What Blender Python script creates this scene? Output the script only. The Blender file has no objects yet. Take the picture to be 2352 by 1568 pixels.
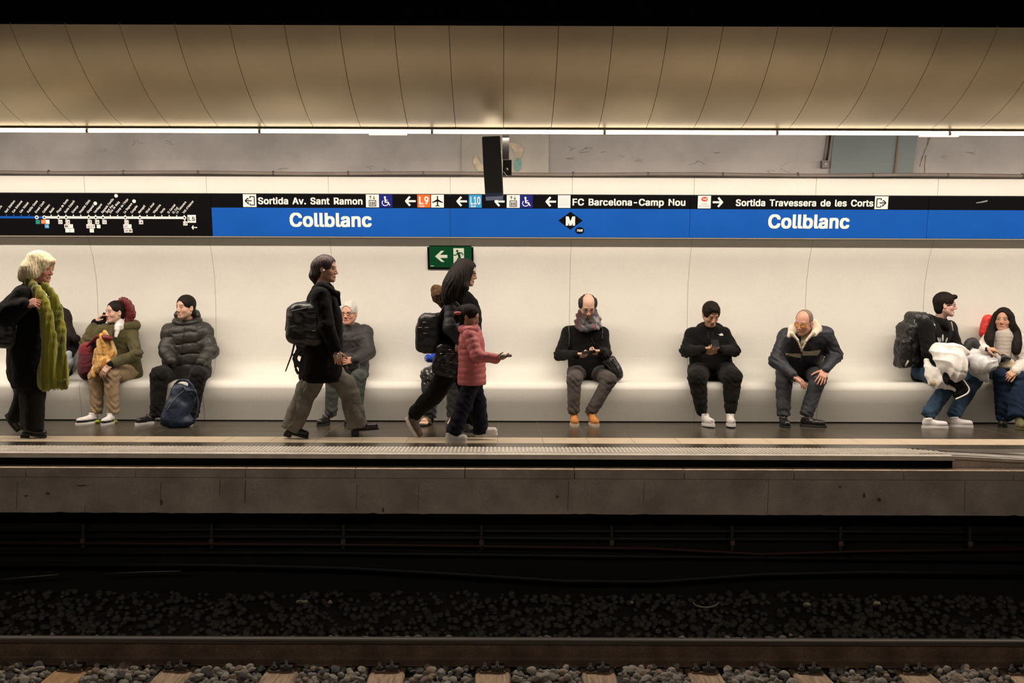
FARW, FARW2, NEARW = 388.0, 114.0, 118.0
import bpy, math, random
import numpy as np
from mathutils import Vector
scene = bpy.context.scene
C = scene.collection
PI = math.pi
random.seed(4)

# ---------------------------------------------------------------- camera
FPX = 2300.0                  # focal length in pixels of the 2352 px wide frame
VX, VY = 1155.0, 712.0        # where the straight-ahead direction falls in the photo
ROLL = 0.0034
CZ = 1.17                     # camera height above the platform floor
cam_d = bpy.data.cameras.new('camera')
cam_d.sensor_width = 36.0
cam_d.lens = FPX / 2352 * 36.0
cam_d.shift_x = (1176 - VX) / 2352
cam_d.shift_y = -(784 - VY) / 2352
cam_d.clip_start = 0.05
cam = bpy.data.objects.new('camera', cam_d)
C.objects.link(cam)
cam.location = (0, 0, CZ)
cam.rotation_mode = 'XYZ'
from mathutils import Matrix
cam.matrix_world = Matrix.Translation((0, 0, CZ)) @ Matrix.Rotation(PI/2, 4, 'X') @ Matrix.Rotation(ROLL, 4, 'Z')
scene.camera = cam

def P(px, py, d):
    """photo pixel + depth in metres -> world point"""
    u = (px - VX) / FPX; v = (VY - py) / FPX
    c, s = math.cos(ROLL), math.sin(ROLL)
    return np.array([(u*c - v*s) * d, d, CZ + (u*s + v*c) * d])
def px_at(X, d):
    return VX + X / d * FPX

# ---------------------------------------------------------------- world, exposure, lights
w = bpy.data.worlds.new('world'); scene.world = w; w.use_nodes = True
w.node_tree.nodes['Background'].inputs[0].default_value = (1.0, .86, .7, 1)
w.node_tree.nodes['Background'].inputs[1].default_value = 0.004
scene.view_settings.view_transform = 'Standard'
scene.view_settings.look = 'None'
scene.view_settings.exposure = 0.0
scene.view_settings.gamma = 1.0
scene.cycles.use_denoising = True
scene.cycles.max_bounces = 6
scene.cycles.diffuse_bounces = 4
scene.cycles.glossy_bounces = 3
WARM = (1.0, 0.855, 0.725)
def area(name, loc, sx, sy, power, direction, spread=PI, color=WARM):
    l = bpy.data.lights.new(name, 'AREA'); l.shape = 'RECTANGLE'; l.size = sx; l.size_y = sy
    l.energy = power; l.color = color; l.spread = spread
    o = bpy.data.objects.new(name, l); C.objects.link(o); o.location = loc
    o.rotation_euler = Vector(direction).to_track_quat('-Z', 'Y').to_euler()
    return o
LAMP_D, LAMP_Z = 9.2, 2.80
L1 = area('platform_lamp_light', (0.2, LAMP_D + .02, LAMP_Z - .045), 18, .035, FARW, (0, .28, -1))
L1.rotation_euler = (0, 0, 0)
L1b = area('platform_lamp_side_light', (0.2, LAMP_D + .03, LAMP_Z - .03), 18, .035, FARW2, (0, 1, -.5))
L1b.rotation_euler = (1.15, 0, 0)
L2 = area('near_platform_lamp_light', (0.2, .55, LAMP_Z - .045), 18, .05, NEARW, (0, .5, -1))
L2.rotation_euler = (math.atan2(.9, 1), 0, 0)

# ---------------------------------------------------------------- materials
def mat(name, color, rough=.7, metal=0, noise=0, nscale=8, bump=0, bscale=40, spec=.5, color2=None, attr=None,
        sheen=0, coat=0, emis=None, emis_s=0, alpha=1, trans=0, stretch=None, speck=0, speck_scale=300):
    m = bpy.data.materials.new(name); m.use_nodes = True
    nt = m.node_tree; N = nt.nodes; L = nt.links
    b = N['Principled BSDF']
    b.inputs['Roughness'].default_value = rough
    b.inputs['Metallic'].default_value = metal
    b.inputs['Specular IOR Level'].default_value = spec
    if sheen: b.inputs['Sheen Weight'].default_value = sheen
    if coat: b.inputs['Coat Weight'].default_value = coat
    if trans: b.inputs['Transmission Weight'].default_value = trans
    if emis:
        b.inputs['Emission Color'].default_value = (*emis, 1); b.inputs['Emission Strength'].default_value = emis_s
    tc = N.new('ShaderNodeTexCoord'); src = tc.outputs['Object']
    if stretch:
        mp = N.new('ShaderNodeMapping'); mp.inputs['Scale'].default_value = stretch
        L.new(src, mp.inputs['Vector']); src = mp.outputs['Vector']
    colsock = None
    if attr:
        a = N.new('ShaderNodeAttribute'); a.attribute_name = attr; colsock = a.outputs['Color']
    if noise or color2:
        n = N.new('ShaderNodeTexNoise'); n.inputs['Scale'].default_value = nscale; n.inputs['Detail'].default_value = 6
        L.new(src, n.inputs['Vector'])
        mx = N.new('ShaderNodeMix'); mx.data_type = 'RGBA'
        c2 = color2 if color2 else tuple(max(0, c*(1-noise)) for c in color)
        rr = N.new('ShaderNodeMapRange'); rr.inputs['From Min'].default_value = .35; rr.inputs['From Max'].default_value = .65
        L.new(n.outputs['Fac'], rr.inputs['Value'])
        L.new(rr.outputs['Result'], mx.inputs['Factor'])
        if attr:
            dk = N.new('ShaderNodeMix'); dk.data_type = 'RGBA'; dk.blend_type = 'MULTIPLY'; dk.inputs['Factor'].default_value = 1
            L.new(colsock, dk.inputs['A']); dk.inputs['B'].default_value = (1-noise, 1-noise, 1-noise, 1)
            L.new(colsock, mx.inputs['A']); L.new(dk.outputs['Result'], mx.inputs['B'])
        else:
            mx.inputs['A'].default_value = (*color, 1); mx.inputs['B'].default_value = (*c2, 1)
        colsock = mx.outputs['Result']
    if speck:
        n3 = N.new('ShaderNodeTexNoise'); n3.inputs['Scale'].default_value = speck_scale; n3.inputs['Detail'].default_value = 2
        L.new(tc.outputs['Object'], n3.inputs['Vector'])
        r3 = N.new('ShaderNodeMapRange'); r3.inputs['From Min'].default_value = .3; r3.inputs['From Max'].default_value = .7
        r3.inputs['To Min'].default_value = 1 - speck; r3.inputs['To Max'].default_value = 1 + speck
        L.new(n3.outputs['Fac'], r3.inputs['Value'])
        vm = N.new('ShaderNodeVectorMath'); vm.operation = 'SCALE'
        if colsock is None: vm.inputs[0].default_value = color
        else: L.new(colsock, vm.inputs[0])
        L.new(r3.outputs['Result'], vm.inputs['Scale']); colsock = vm.outputs['Vector']
    if colsock is not None: L.new(colsock, b.inputs['Base Color'])
    else: b.inputs['Base Color'].default_value = (*color, 1)
    if bump:
        n2 = N.new('ShaderNodeTexNoise'); n2.inputs['Scale'].default_value = bscale; n2.inputs['Detail'].default_value = 4
        L.new(src, n2.inputs['Vector'])
        bp = N.new('ShaderNodeBump'); bp.inputs['Strength'].default_value = bump; bp.inputs['Distance'].default_value = .01
        L.new(n2.outputs['Fac'], bp.inputs['Height']); L.new(bp.outputs['Normal'], b.inputs['Normal'])
    return m

_used = {}
def link(o, parent=None, label=None, cat=None, group=None, kind=None):
    C.objects.link(o)
    if parent is not None:
        o.parent = parent
        o.matrix_parent_inverse = Matrix.Translation(-Vector(parent.location))
    if label: o['label'] = label
    if cat: o['category'] = cat
    if group: o['group'] = group
    if kind: o['kind'] = kind
    return o
def thing(name, label, cat, loc=(0, 0, 0), group=None):
    o = bpy.data.objects.new(name, None); o.location = [float(v) for v in loc]; o.empty_display_size = .1
    return link(o, None, label, cat, group)
def mesh(name, V, F, m, parent=None, smooth=False, **kw):
    me = bpy.data.meshes.new(name)
    V = np.asarray(V, dtype=np.float32)
    if isinstance(F, np.ndarray):
        nf, k = F.shape
        me.vertices.add(len(V)); me.vertices.foreach_set('co', V.ravel())
        me.loops.add(nf*k); me.loops.foreach_set('vertex_index', F.ravel().astype(np.int32))
        me.polygons.add(nf); me.polygons.foreach_set('loop_start', np.arange(0, nf*k, k, dtype=np.int32))
        me.update(calc_edges=True)
    else:
        me.from_pydata([tuple(map(float, v)) for v in V], [], F); me.update()
    if smooth: me.polygons.foreach_set('use_smooth', [True]*len(me.polygons))
    ms = m if isinstance(m, (list, tuple)) else [m]
    for q in ms: me.materials.append(q)
    o = bpy.data.objects.new(name, me)
    return link(o, parent, **kw)

class MB:
    """collects simple shapes and links them as ONE mesh"""
    def __init__(s): s.V = []; s.F = []; s.S = []; s.M = []; s.cm = 0
    def add(s, V, F, smooth=False):
        n = len(s.V); s.V += [tuple(map(float, v)) for v in V]; s.F += [tuple(i+n for i in f) for f in F]
        s.S += [smooth]*len(F); s.M += [s.cm]*len(F)
    def box(s, lo, hi):
        x0, y0, z0 = lo; x1, y1, z1 = hi
        s.add([(x0,y0,z0),(x1,y0,z0),(x1,y1,z0),(x0,y1,z0),(x0,y0,z1),(x1,y0,z1),(x1,y1,z1),(x0,y1,z1)],
              [(0,3,2,1),(4,5,6,7),(0,1,5,4),(1,2,6,5),(2,3,7,6),(3,0,4,7)])
    def tube(s, pts, r, n=10, cap=True):
        pts = [np.array(p, float) for p in pts]; rs = r if hasattr(r, '__len__') else [r]*len(pts)
        base = len(s.V); ring = []
        up = np.array([0, 0, 1.0])
        for i, p in enumerate(pts):
            t = pts[min(i+1, len(pts)-1)] - pts[max(i-1, 0)]; t /= np.linalg.norm(t) + 1e-9
            a = np.cross(t, up if abs(t[2]) < .95 else np.array([1., 0, 0])); a /= np.linalg.norm(a); b = np.cross(t, a)
            for k in range(n):
                th = 2*PI*k/n; ring.append(p + rs[i]*(a*math.cos(th) + b*math.sin(th)))
        F = []
        for i in range(len(pts)-1):
            for k in range(n): F.append((i*n+k, i*n+(k+1) % n, (i+1)*n+(k+1) % n, (i+1)*n+k))
        if cap: F += [tuple(range(n))[::-1], tuple((len(pts)-1)*n+k for k in range(n))]
        s.add(ring, F, True)
    def prism(s, poly, fn0, fn1):
        """poly of 2D points, swept between two mappings"""
        n = len(poly)
        V = [fn0(*p) for p in poly] + [fn1(*p) for p in poly]
        F = [tuple(range(n)), tuple(range(2*n-1, n-1, -1))] + [(i, i+n, (i+1) % n + n, (i+1) % n) for i in range(n)]
        s.add(V, F)
    def build(s, name, m, parent=None, **kw):
        o = mesh(name, s.V, s.F, m, parent, **kw)
        o.data.polygons.foreach_set('use_smooth', s.S)
        o.data.polygons.foreach_set('material_index', s.M)
        return o
def lin(*c):
    return tuple(((v/255)/12.92 if v/255 <= .04045 else ((v/255+.055)/1.055)**2.4) for v in c)

# ---------------------------------------------------------------- setting materials
M = {}
M['wall'] = mat('pale_concrete', (.745, .735, .67), .6, noise=.04, nscale=2.5, bump=.05, bscale=160, speck=.06, speck_scale=140)
M['bench'] = mat('bench_concrete', (.715, .68, .575), .6, noise=.04, nscale=2.5, bump=.05, bscale=160, speck=.07, speck_scale=140)
M['joint'] = mat('joint_dirt', (.36, .31, .235), .9)
M['grey_plaster'] = mat('grey_plaster', (.52, .49, .475), .5, noise=.30, nscale=1.6, bump=.5, bscale=9, speck=.1, speck_scale=200)
M['pilaster'] = mat('grey_render', (.55, .52, .46), .7, noise=.2, nscale=3, bump=.35, bscale=12, speck=.1, speck_scale=200)
M['teal'] = mat('teal_grey_paint', (.21, .255, .26), .45, noise=.15, nscale=2, bump=.2, bscale=14, speck=.08, speck_scale=200)
M['peel'] = mat('bare_plaster', (.72, .62, .47), .9, noise=.25, nscale=14, bump=.5, bscale=40)
M['turq'] = mat('turquoise_paint', (.25, .47, .43), .8, noise=.25, nscale=30)
M['pipe'] = mat('grey_brown_pipe', (.30, .25, .22), .45, noise=.2, nscale=3)
M['black'] = mat('unlit_black', (.004, .004, .004), .95, spec=.1)  # shade of the roof void, riser and gaps put into the colour
M['cable'] = mat('black_cable', (.012, .012, .012), .6)
M['cable_red'] = mat('dull_red_cable', (.05, .016, .012), .6)
M['ceil'] = mat('beige_ceiling_panel', (.88, .76, .53), .40, metal=.5, noise=.25, nscale=.9, bump=.012, bscale=3, stretch=(1, .6, .6), speck=.05, speck_scale=250)
M['floor'] = mat('dark_granite_tile', (.058, .046, .032), .25, noise=.25, nscale=6, bump=.015, bscale=30, speck=.25, speck_scale=260)
M['grout'] = mat('floor_joint', (.14, .12, .10), .8)
M['tan'] = mat('tan_tile', (.62, .50, .35), .5, noise=.1, nscale=4, bump=.05, bscale=80, speck=.05)
M['alu'] = mat('worn_aluminium', (.55, .51, .46), .38, metal=.35, noise=.3, nscale=5, bump=.05, bscale=60)
M['nosing'] = mat('pale_nosing', (.66, .60, .52), .45, noise=.2, nscale=9, bump=.1, bscale=40)
M['ledge'] = mat('grey_concrete', (.50, .425, .365), .85, noise=.35, nscale=3.5, bump=.6, bscale=25, speck=.22, speck_scale=140)
M['ledge_top'] = mat('pale_ledge_edge', (.62, .48, .36), .8, noise=.3, nscale=9, bump=.3, bscale=60)  # ledge top, paler and browner than its face
M['stain'] = mat('dark_stain', (.13, .11, .09), .9, noise=.4, nscale=20)
M['under'] = mat('shaded_concrete', (.010, .010, .009), .9, noise=.7, nscale=3, bump=.5, bscale=20)  # near black, so the shade under the ledge is in the colour
M['lampglass'] = mat('lit_tube', (1, 1, 1), .5, emis=(1, .86, .64), emis_s=7)
M['lampbody'] = mat('lamp_body', (.40, .36, .30), .5)
M['darkmetal'] = mat('dark_metal', (.035, .032, .028), .5, metal=.3)
M['greymetal'] = mat('grey_steel', (.20, .19, .18), .45, metal=.6, noise=.3, nscale=20)
M['rail_side'] = mat('rusty_rail', (.17, .108, .070), .75, noise=.55, nscale=5, bump=.4, bscale=40, speck=.3, speck_scale=90)
M['rail_top'] = mat('polished_rail_head', (.13, .12, .11), .45, metal=.8, noise=.4, nscale=3, stretch=(.2, 20, 20))
M['wood'] = mat('old_sleeper_wood', (.50, .35, .23), .85, noise=.5, nscale=6, bump=.9, bscale=18, stretch=(9, .8, 3), speck=.2)
M['wood2'] = mat('orange_sleeper_wood', (.50, .30, .14), .85, noise=.4, nscale=6, bump=.9, bscale=18, stretch=(9, .8, 3))
M['ballast'] = mat('dark_ballast', (.04, .038, .034), .9, noise=.6, nscale=5, bump=.4, bscale=60)  # dirty bed, darkened further for the shade along the track
M['stone'] = mat('grey_stone', (.46, .42, .36), .9, noise=.45, nscale=14, bump=.5, bscale=60)
M['stone2'] = mat('brown_stone', (.38, .29, .21), .9, noise=.45, nscale=14, bump=.5, bscale=60)
M['stone3'] = mat('dark_stone', (.105, .098, .09), .9, noise=.45, nscale=14, bump=.5, bscale=60)
M['stone4'] = mat('mid_grey_stone', (.27, .25, .215), .9, noise=.5, nscale=11, bump=.5, bscale=60)
M['rust'] = mat('rust_streak', (.30, .17, .07), .9)
M['limestreak'] = mat('lime_streak', (.42, .38, .30), .9, noise=.4, nscale=30)

XL, XR = -6.4, 6.6
def extrude(name, prof, x0, x1, m, nx=1, smooth=True, **kw):
    n = len(prof); xs = np.linspace(x0, x1, nx+1)
    V = [(x, d, z) for x in xs for d, z in prof]
    F = [(i*n+k, i*n+k+1, (i+1)*n+k+1, (i+1)*n+k) for i in range(nx) for k in range(n-1)]
    return mesh(name, V, F, m, smooth=smooth, **kw)
def bez(p0, p1, p2, n):
    return [tuple((1-t)**2*a + 2*t*(1-t)*b + t*t*c for a, b, c in zip(p0, p1, p2)) for t in np.linspace(0, 1, n)]

# ---------------------------------------------------------------- wall and bench: precast panels 1.28 m wide
seat_prof = bez((10.88, .66), (10.865, .47), (10.68, .434), 11) + [(10.62, .427)] + bez((10.52, .424), (10.42, .42), (10.405, .345), 9)[0:] + \
            [(10.44, .2), (10.475, .07), (10.49, .0)]
wall_prof = [(10.88, .66), (10.886, .75), (10.888, .9), (10.885, 1.1), (10.87, 1.3), (10.835, 1.5), (10.745, 1.72), (10.615, 1.93), (10.565, 2.15), (10.53, 2.4), (10.505, 2.552), (10.52, 2.565), (10.97, 2.57)]
PW = 1.281
wb = MB(); bb = MB()
x_seam0 = (1033 - VX) / FPX * 10.5
seams = [x_seam0 + PW*k for k in range(-5, 7)]
for a, b in zip(seams[:-1], seams[1:]):
    for B, prof in ((wb, wall_prof), (bb, seat_prof)):
        n = len(prof); g = .002
        V = [(x, d, z) for x in (a+g, b-g) for d, z in prof]
        F = [(k, n+k, n+k+1, k+1) for k in range(n-1)]
        B.add(V, F, True)
wb.build('wall_back', M['wall'], kind='structure')
bench = bb.build('concrete_bench', M['wall'], label='long pale concrete bench curving out of the platform wall', cat='bench')
def inset(prof, t=.0018):
    out = []
    for i, (d, z) in enumerate(prof):
        a = prof[max(i-1, 0)]; b = prof[min(i+1, len(prof)-1)]
        dx, dz = b[0]-a[0], b[1]-a[1]; l = math.hypot(dx, dz) + 1e-9
        out.append((d + abs(dz)/l*t, z - abs(dx)/l*t))
    return out
extrude('trim_1', inset(wall_prof[:-2]), XL, XR, M['joint'], kind='structure')
extrude('trim_2', inset(seat_prof), XL, XR, M['joint'], kind='structure')
# dark gap at the foot of the bench
fb = MB(); fb.box((XL, 10.485, -.02), (XR, 10.56, .012)); fb.build('baseboard_back', M['black'], kind='structure')

# upper grey wall, leaning out above the panels
uw = [(10.98, 2.45), (10.975, 2.75), (10.93, 3.1), (10.86, 3.5), (10.76, 4.0), (10.6, 4.6)]
extrude('wall_upper', uw, XL, XR, M['grey_plaster'], kind='structure')
def on_wall(px, py, off=.0):
    z = 2.8
    for _ in range(6):
        d = np.interp(z, [p[1] for p in uw], [p[0] for p in uw]) - off
        q = P(px, py, d); z = q[2]
    return q
def wallpatch(name, poly, m, off=.008, parent=None, **kw):
    n = len(poly); B = MB()
    V = [on_wall(x, y, off) for x, y in poly] + [on_wall(x, y, -.01) for x, y in poly]
    B.add(V, [tuple(range(n)), tuple(range(2*n-1, n-1, -1))] + [(i, i+n, (i+1) % n+n, (i+1) % n) for i in range(n)])
    return B.build(name, m, parent, **kw)
wallpatch('trim_3', [(1061, 300), (1260, 300), (1260, 412), (1060, 412)], M['pilaster'], .03, kind='structure')
wallpatch('trim_4', [(1917, 296), (2110, 296), (2094, 414), (1905, 414)], M['teal'], .025, kind='structure')
def blob(cx, cy, pts):
    return [(cx+x, cy+y) for x, y in pts]
wallpatch('peeled_patch', [(1169, 328), (1180, 328), (1192, 331), (1198, 338), (1202, 342), (1200, 352), (1196, 362), (1186, 365), (1183, 352), (1178, 341), (1170, 337)], M['peel'], .06,
          label='bare cream plaster patch right of the hanging black display', cat='peeled paint')
wallpatch('peeled_patch', [(1094, 355), (1100, 368), (1106, 377), (1111, 380), (1111, 394), (1097, 393), (1090, 382), (1086, 372), (1089, 362)], M['peel'], .06,
          label='bare cream plaster patch left of the hanging black display', cat='peeled paint')
wallpatch('turquoise_patch', [(1187, 362), (1194, 363), (1197, 374), (1196, 386), (1190, 393), (1184, 392), (1181, 380), (1182, 370)], M['turq'], .062,
          label='small turquoise paint patch on the grey wall beside the black display', cat='peeled paint')
for k, (x0, y0, x1, y1) in enumerate([(2064, 312, 2054, 412)]):
    wallpatch('rust_streak', [(x0-1, y0), (x0+1, y0), (x1+2, y1), (x1-2, y1)], M['rust'], .05,
              label='thin rusty streak down the teal grey panel of the upper wall', cat='stain')
lime = MB()
for pts in ([(2136, 316), (2130, 334), (2124, 346), (2122, 352)], [(2132, 316), (2128, 338), (2118, 362), (2112, 382)], [(2126, 356), (2124, 380), (2124, 404)]):
    lime.tube([on_wall(x, y, .002) for x, y in pts], .005, 5)
lime.build('lime_streaks', M['limestreak'], label='pale lime streaks running down the grey wall right of the teal panel', cat='stain')

cr = MB(); rc = random.Random(8)
for (cx, cy, L_) in ((1310, 345, 14), (1330, 350, 16), (1300, 362, 12), (1345, 338, 10), (1380, 352, 10), (1425, 360, 10), (1215, 345, 10), (1460, 370, 12), (1600, 372, 18), (1790, 385, 20), (1760, 392, 12), (1640, 350, 8), (225, 347, 14), (310, 322, 16), (380, 325, 12), (880, 388, 16), (840, 386, 12), (2220, 350, 14), (2160, 360, 10), (1075, 372, 8), (640, 388, 14)):
    for _ in range(2):
        p_ = [(cx + rc.uniform(-3, 3), cy + rc.uniform(-3, 3))]; a = rc.uniform(-.5, .5) + (1.5 if rc.random() < .25 else 0)
        for _ in range(5): a += rc.uniform(-.7, .7); p_.append((p_[-1][0] + math.cos(a)*L_/3, p_[-1][1] + math.sin(a)*L_/7))
        off = .034 if 1061 < cx < 1260 else .001
        cr.tube([on_wall(x, y, off) for x, y in p_], rc.uniform(.0008, .0018), 4)
cr.build('trim_13', M['stain'], kind='structure')
# pipes above the wall panels
pb = MB(); pb.tube([P(x, 399.2 + .0034*(x-1155) + 1.2*math.sin(x*.011) + (2 if 1000 < x < 1200 else 0)*0, 10.86) for x in range(-90, 2460, 50)], .020, 10)
pipe = pb.build('wall_pipe', M['pipe'], label='thick grey brown conduit pipe running above the pale wall panels', cat='pipe')
pb = MB(); pb.tube([P(x, 410.3 + .0034*(x-1155), 10.84) for x in (-90, 600, 1150, 1700, 2450)], .009, 8)
pb.build('thin_wall_pipe', M['pipe'], label='thin conduit running just under the thick grey brown pipe', cat='pipe')
for x in np.arange(-60, 2440, 172.0):
    pb = MB(); a = P(x, 399 + .0034*(x-1155), 10.86); pb.tube([a + (-.008, 0, 0), a + (.008, 0, 0)], .025, 10)
    pb.build('pipe_clip', M['greymetal'], pipe)
# conduit with junction box on the upper wall
ju = thing('junction_box', 'small grey junction box at the foot of a conduit beside the teal panel', 'electrical box', on_wall(1893, 377, .03))
B = MB(); c = on_wall(1893, 378, .02); B.box(c - (.036, .05, .04), c + (.036, .02, .04)); B.build('box_body', M['greymetal'], ju)
B = MB(); B.tube([c - (0, .058, 0), c - (0, .048, 0)], .016, 12); B.build('cover_screw', M['nosing'], ju)
B = MB(); B.tube([on_wall(1893, 370, .02), on_wall(1898, 340, .02), on_wall(1903, 296, .02)], .012, 8); B.build('conduit', M['pipe'], ju)
B = MB(); B.tube([on_wall(1899, 370, .02), on_wall(1904, 340, .02), on_wall(1909, 296, .02)], .010, 8); B.build('conduit', M['darkmetal'], ju)

# ---------------------------------------------------------------- ceiling panels over the platform
cp = [(7.91, 3.415), (7.98, 3.345), (8.07, 3.265), (8.25, 3.137), (8.5, 3.0), (8.80, 2.896), (9.0, 2.85), (9.2, 2.828)]
cpf = []
for i in range(len(cp)-1):
    for t in np.linspace(0, 1, 4)[:-1]: cpf.append(tuple(a+(b-a)*t for a, b in zip(cp[i], cp[i+1])))
cpf.append(cp[-1])
# smooth the polyline a little
for _ in range(4):
    cpf = [cpf[0]] + [tuple((cpf[i-1][k] + 2*cpf[i][k] + cpf[i+1][k])/4 for k in (0, 1)) for i in range(1, len(cpf)-1)] + [cpf[-1]]
cb = MB(); WP = .4335
for k in range(-14, 15):
    n = len(cpf); a, b = k*WP + .0022, (k+1)*WP - .0022
    V = [(x, d, z) for x in (a, b) for d, z in cpf] + [(x, d, z+.02) for x in (a, b) for d, z in cpf]
    cb.add(V, [(i, i+1, n+i+1, n+i) for i in range(n-1)], True)
    cb.add(V, [(i, 2*n+i, 2*n+i+1, i+1) for i in range(n-1)] + [(n+i, n+i+1, 3*n+i+1, 3*n+i) for i in range(n-1)])
cb.build('ceiling', M['ceil'], kind='structure')
bk = [(d+.02, z+.03) for d, z in cpf] + [(9.32, 2.86), (9.32, 3.5), (7.95, 3.5), (7.92, 3.45)]
extrude('trim_5', bk, XL, XR, M['black'], smooth=False, kind='structure')
# tunnel roof over the tracks, its unlit dark put into a black colour
extrude('ceiling', [(11.4, 4.2), (9.5, 4.5), (4.5, 4.9), (-.5, 4.5), (-2.2, 4.1)], XL-2, XR+2, M['black'], smooth=False, kind='structure')
extrude('trim_6', [(8.1, 3.44), (8.1, 4.9)], XL-2, XR+2, M['black'], smooth=False, kind='structure')  # black sheet standing for the unlit space above the panels

# ---------------------------------------------------------------- strip lamps
LP = 1.5825
x_lamp0 = (200 - VX) / 250.0
lamp0 = None
for k in range(-1, 6):
    xa = x_lamp0 + k*LP
    words_ = ['first', 'second', 'third', 'fourth', 'fifth', 'sixth', 'seventh'][k+1]
    t = thing('strip_lamp', 'lit white tube lamp, %s from the left in the row under the curved ceiling' % words_, 'lamp', (xa + LP/2, LAMP_D, LAMP_Z), group='strip lamps in a row')
    B = MB(); B.tube([(xa+.012, LAMP_D-.01, LAMP_Z+.002), (xa+LP-.012, LAMP_D-.01, LAMP_Z+.002)], .0145, 12); B.build('tube', M['lampglass'], t)
    B = MB(); B.box((xa, LAMP_D+.012, LAMP_Z+.005), (xa+LP, LAMP_D+.10, LAMP_Z+.027)); B.box((xa, LAMP_D-.05, LAMP_Z+.019), (xa+LP, LAMP_D+.10, LAMP_Z+.0225)); B.build('housing_and_shield', M['lampbody'], t)  # thin plate added above the tube to keep its light off the panel
    for e in (xa+.006, xa+LP-.006):
        B = MB(); B.tube([(e-.006, LAMP_D-.01, LAMP_Z+.002), (e+.006, LAMP_D-.01, LAMP_Z+.002)], .0165, 12); B.build('end_holder', M['lampbody'], t)
for (x0, x1, y) in ((848, 935, 307), (2112, 2200, 311)):
    B = MB(); a = P(x0, y, 9.28); b = P(x1, y, 9.28); B.box((a[0], 9.26, a[2]-.012), (b[0], 9.30, a[2]+.014))
    B.build('cover_strip', M['pipe'], label='small brown cover strip hanging under the lamps, %s' % ('left of the black display' if x0 < 1000 else 'above the lime streaks'), cat='cover strip')
# lamps of the near platform, behind and above the camera position
for k in range(-1, 6):
    xa = x_lamp0 + k*LP
    B = MB(); B.tube([(xa+.03, .45, LAMP_Z), (xa+LP-.03, .45, LAMP_Z)], .0155, 8)
    B.build('near_strip_lamp', M['lampglass'], label='lit tube lamp over the near platform edge, out of view', cat='lamp', group='near platform lamps')

# ---------------------------------------------------------------- platform
fl = MB(); fl.box((XL, 9.2, -.06), (XR, 10.55, 0)); fl.box((XL, 8.54, -.06), (XR, 8.795, 0))
fl.build('floor', M['floor'], kind='structure')
st = MB(); st.box((XL, 8.795, -.06), (XR, 9.2, -.0008))
tp = .4042; xo = (1144 - VX) / 255.0
st2 = MB()
for k in range(-16, 17):
    a = xo + k*tp; st2.box((a+.003, 8.799, -.05), (a+tp-.003, 9.196, .0012))
st.build('floor', M['joint'], kind='structure')
st2.build('floor', M['tan'], kind='structure')
gj = MB()
for k in range(-16, 17):
    a = xo + k*tp
    gj.box((a-.0015, 9.2, -.001), (a+.0015, 10.5, .0006)); gj.box((a-.0015, 8.54, -.001), (a+.0015, 8.795, .0006))
for d in (9.6, 10.0, 10.4): gj.box((XL, d-.0012, -.001), (XR, d+.0012, .0005))
gj.build('floor', M['grout'], kind='structure')
# ribbed aluminium edge plate, running down a ramp at the right end
XE = (2195 - VX) / 285.0     # where the raised edge ends
XB = (2075 - VX) / 269.0
edge = thing('platform_edge_plate', 'ribbed pale metal edge plate along the platform, ramping down at the right', 'platform edge', (0, 8.3, 0))
B = MB(); B.box((XL, 8.19, -.03), (XB, 8.54, .001)); B.box((XB, 8.19, -.03), (XE, 8.30, .001))
B.add([(XB, 8.54, .001), (XB, 8.19, .001), (XE, 8.19, .001), (XR, 8.02, -.12), (XR, 8.10, -.11), (XE, 8.36, .001)], [(0, 1, 2, 5), (5, 2, 3, 4)])
B.build('edge_plate', M['alu'], edge)
B = MB()
x = XL
while x < XE:
    top = 8.53 if x < XB else 8.53 - (x-XB)/(XE-XB)*.17
    B.box((x, 8.205, 0), (x+.016, top, .006)); x += .0335
B.build('ribs', M['nosing'], edge)
B = MB(); B.box((XL, 8.08, -.032), (XE, 8.19, .004))
B.add([(XE, 8.08, .004), (XE, 8.12, .004), (XR, 8.0, -.115), (XR, 7.96, -.115), (XE, 8.08, -.02), (XR, 7.96, -.14)], [(0, 3, 2, 1), (0, 4, 5, 3)])
B.build('nosing', M['nosing'], edge)
B = MB(); B.add([(XE-.1, 8.54, 0), (XE-.1, 8.36, 0), (XR, 8.1, -.10), (XR, 8.54, -.0)], [(0, 1, 2, 3)]); B.build('floor', M['floor'], kind='structure')
B = MB(); B.add([(XB+.75, 8.30, .002), (XR, 8.11, -.098), (XR, 8.32, -.04)], [(0, 1, 2)]); B.build('floor', M['tan'], kind='structure')
# riser, coloured black for the shade under the plate, then the concrete ledge
B = MB(); B.box((XL, 8.12, -.11), (XE, 8.54, -.031)); B.build('trim_7', M['black'], kind='structure')
B = MB(); B.add([(XE, 8.13, -.02), (XE, 8.13, -.11), (XR, 8.0, -.115), (XR, 8.0, -.13)], [(0, 1, 2, 3)]); B.box((XE, 8.14, -.12), (XR, 8.5, -.115)); B.build('trim_8', M['ledge'], kind='structure')
lb = MB(); CW = .875; xs0 = (1069 - VX) / 288.0
for k in range(-8, 9):
    a = xs0 + k*CW
    lb.box((a+.003, 7.985, -.172), (a+CW-.003, 8.5, -.1))
lb.build('trim_10', M['ledge'], kind='structure')
lt = MB(); rnd = random.Random(3)
for k in range(-8, 9):
    a = xs0 + k*CW
    lt.box((a+.004, 7.984, -.1035), (a+CW-.004, 8.12, -.0985))
lt.build('trim_9', M['ledge_top'], kind='structure')
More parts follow.
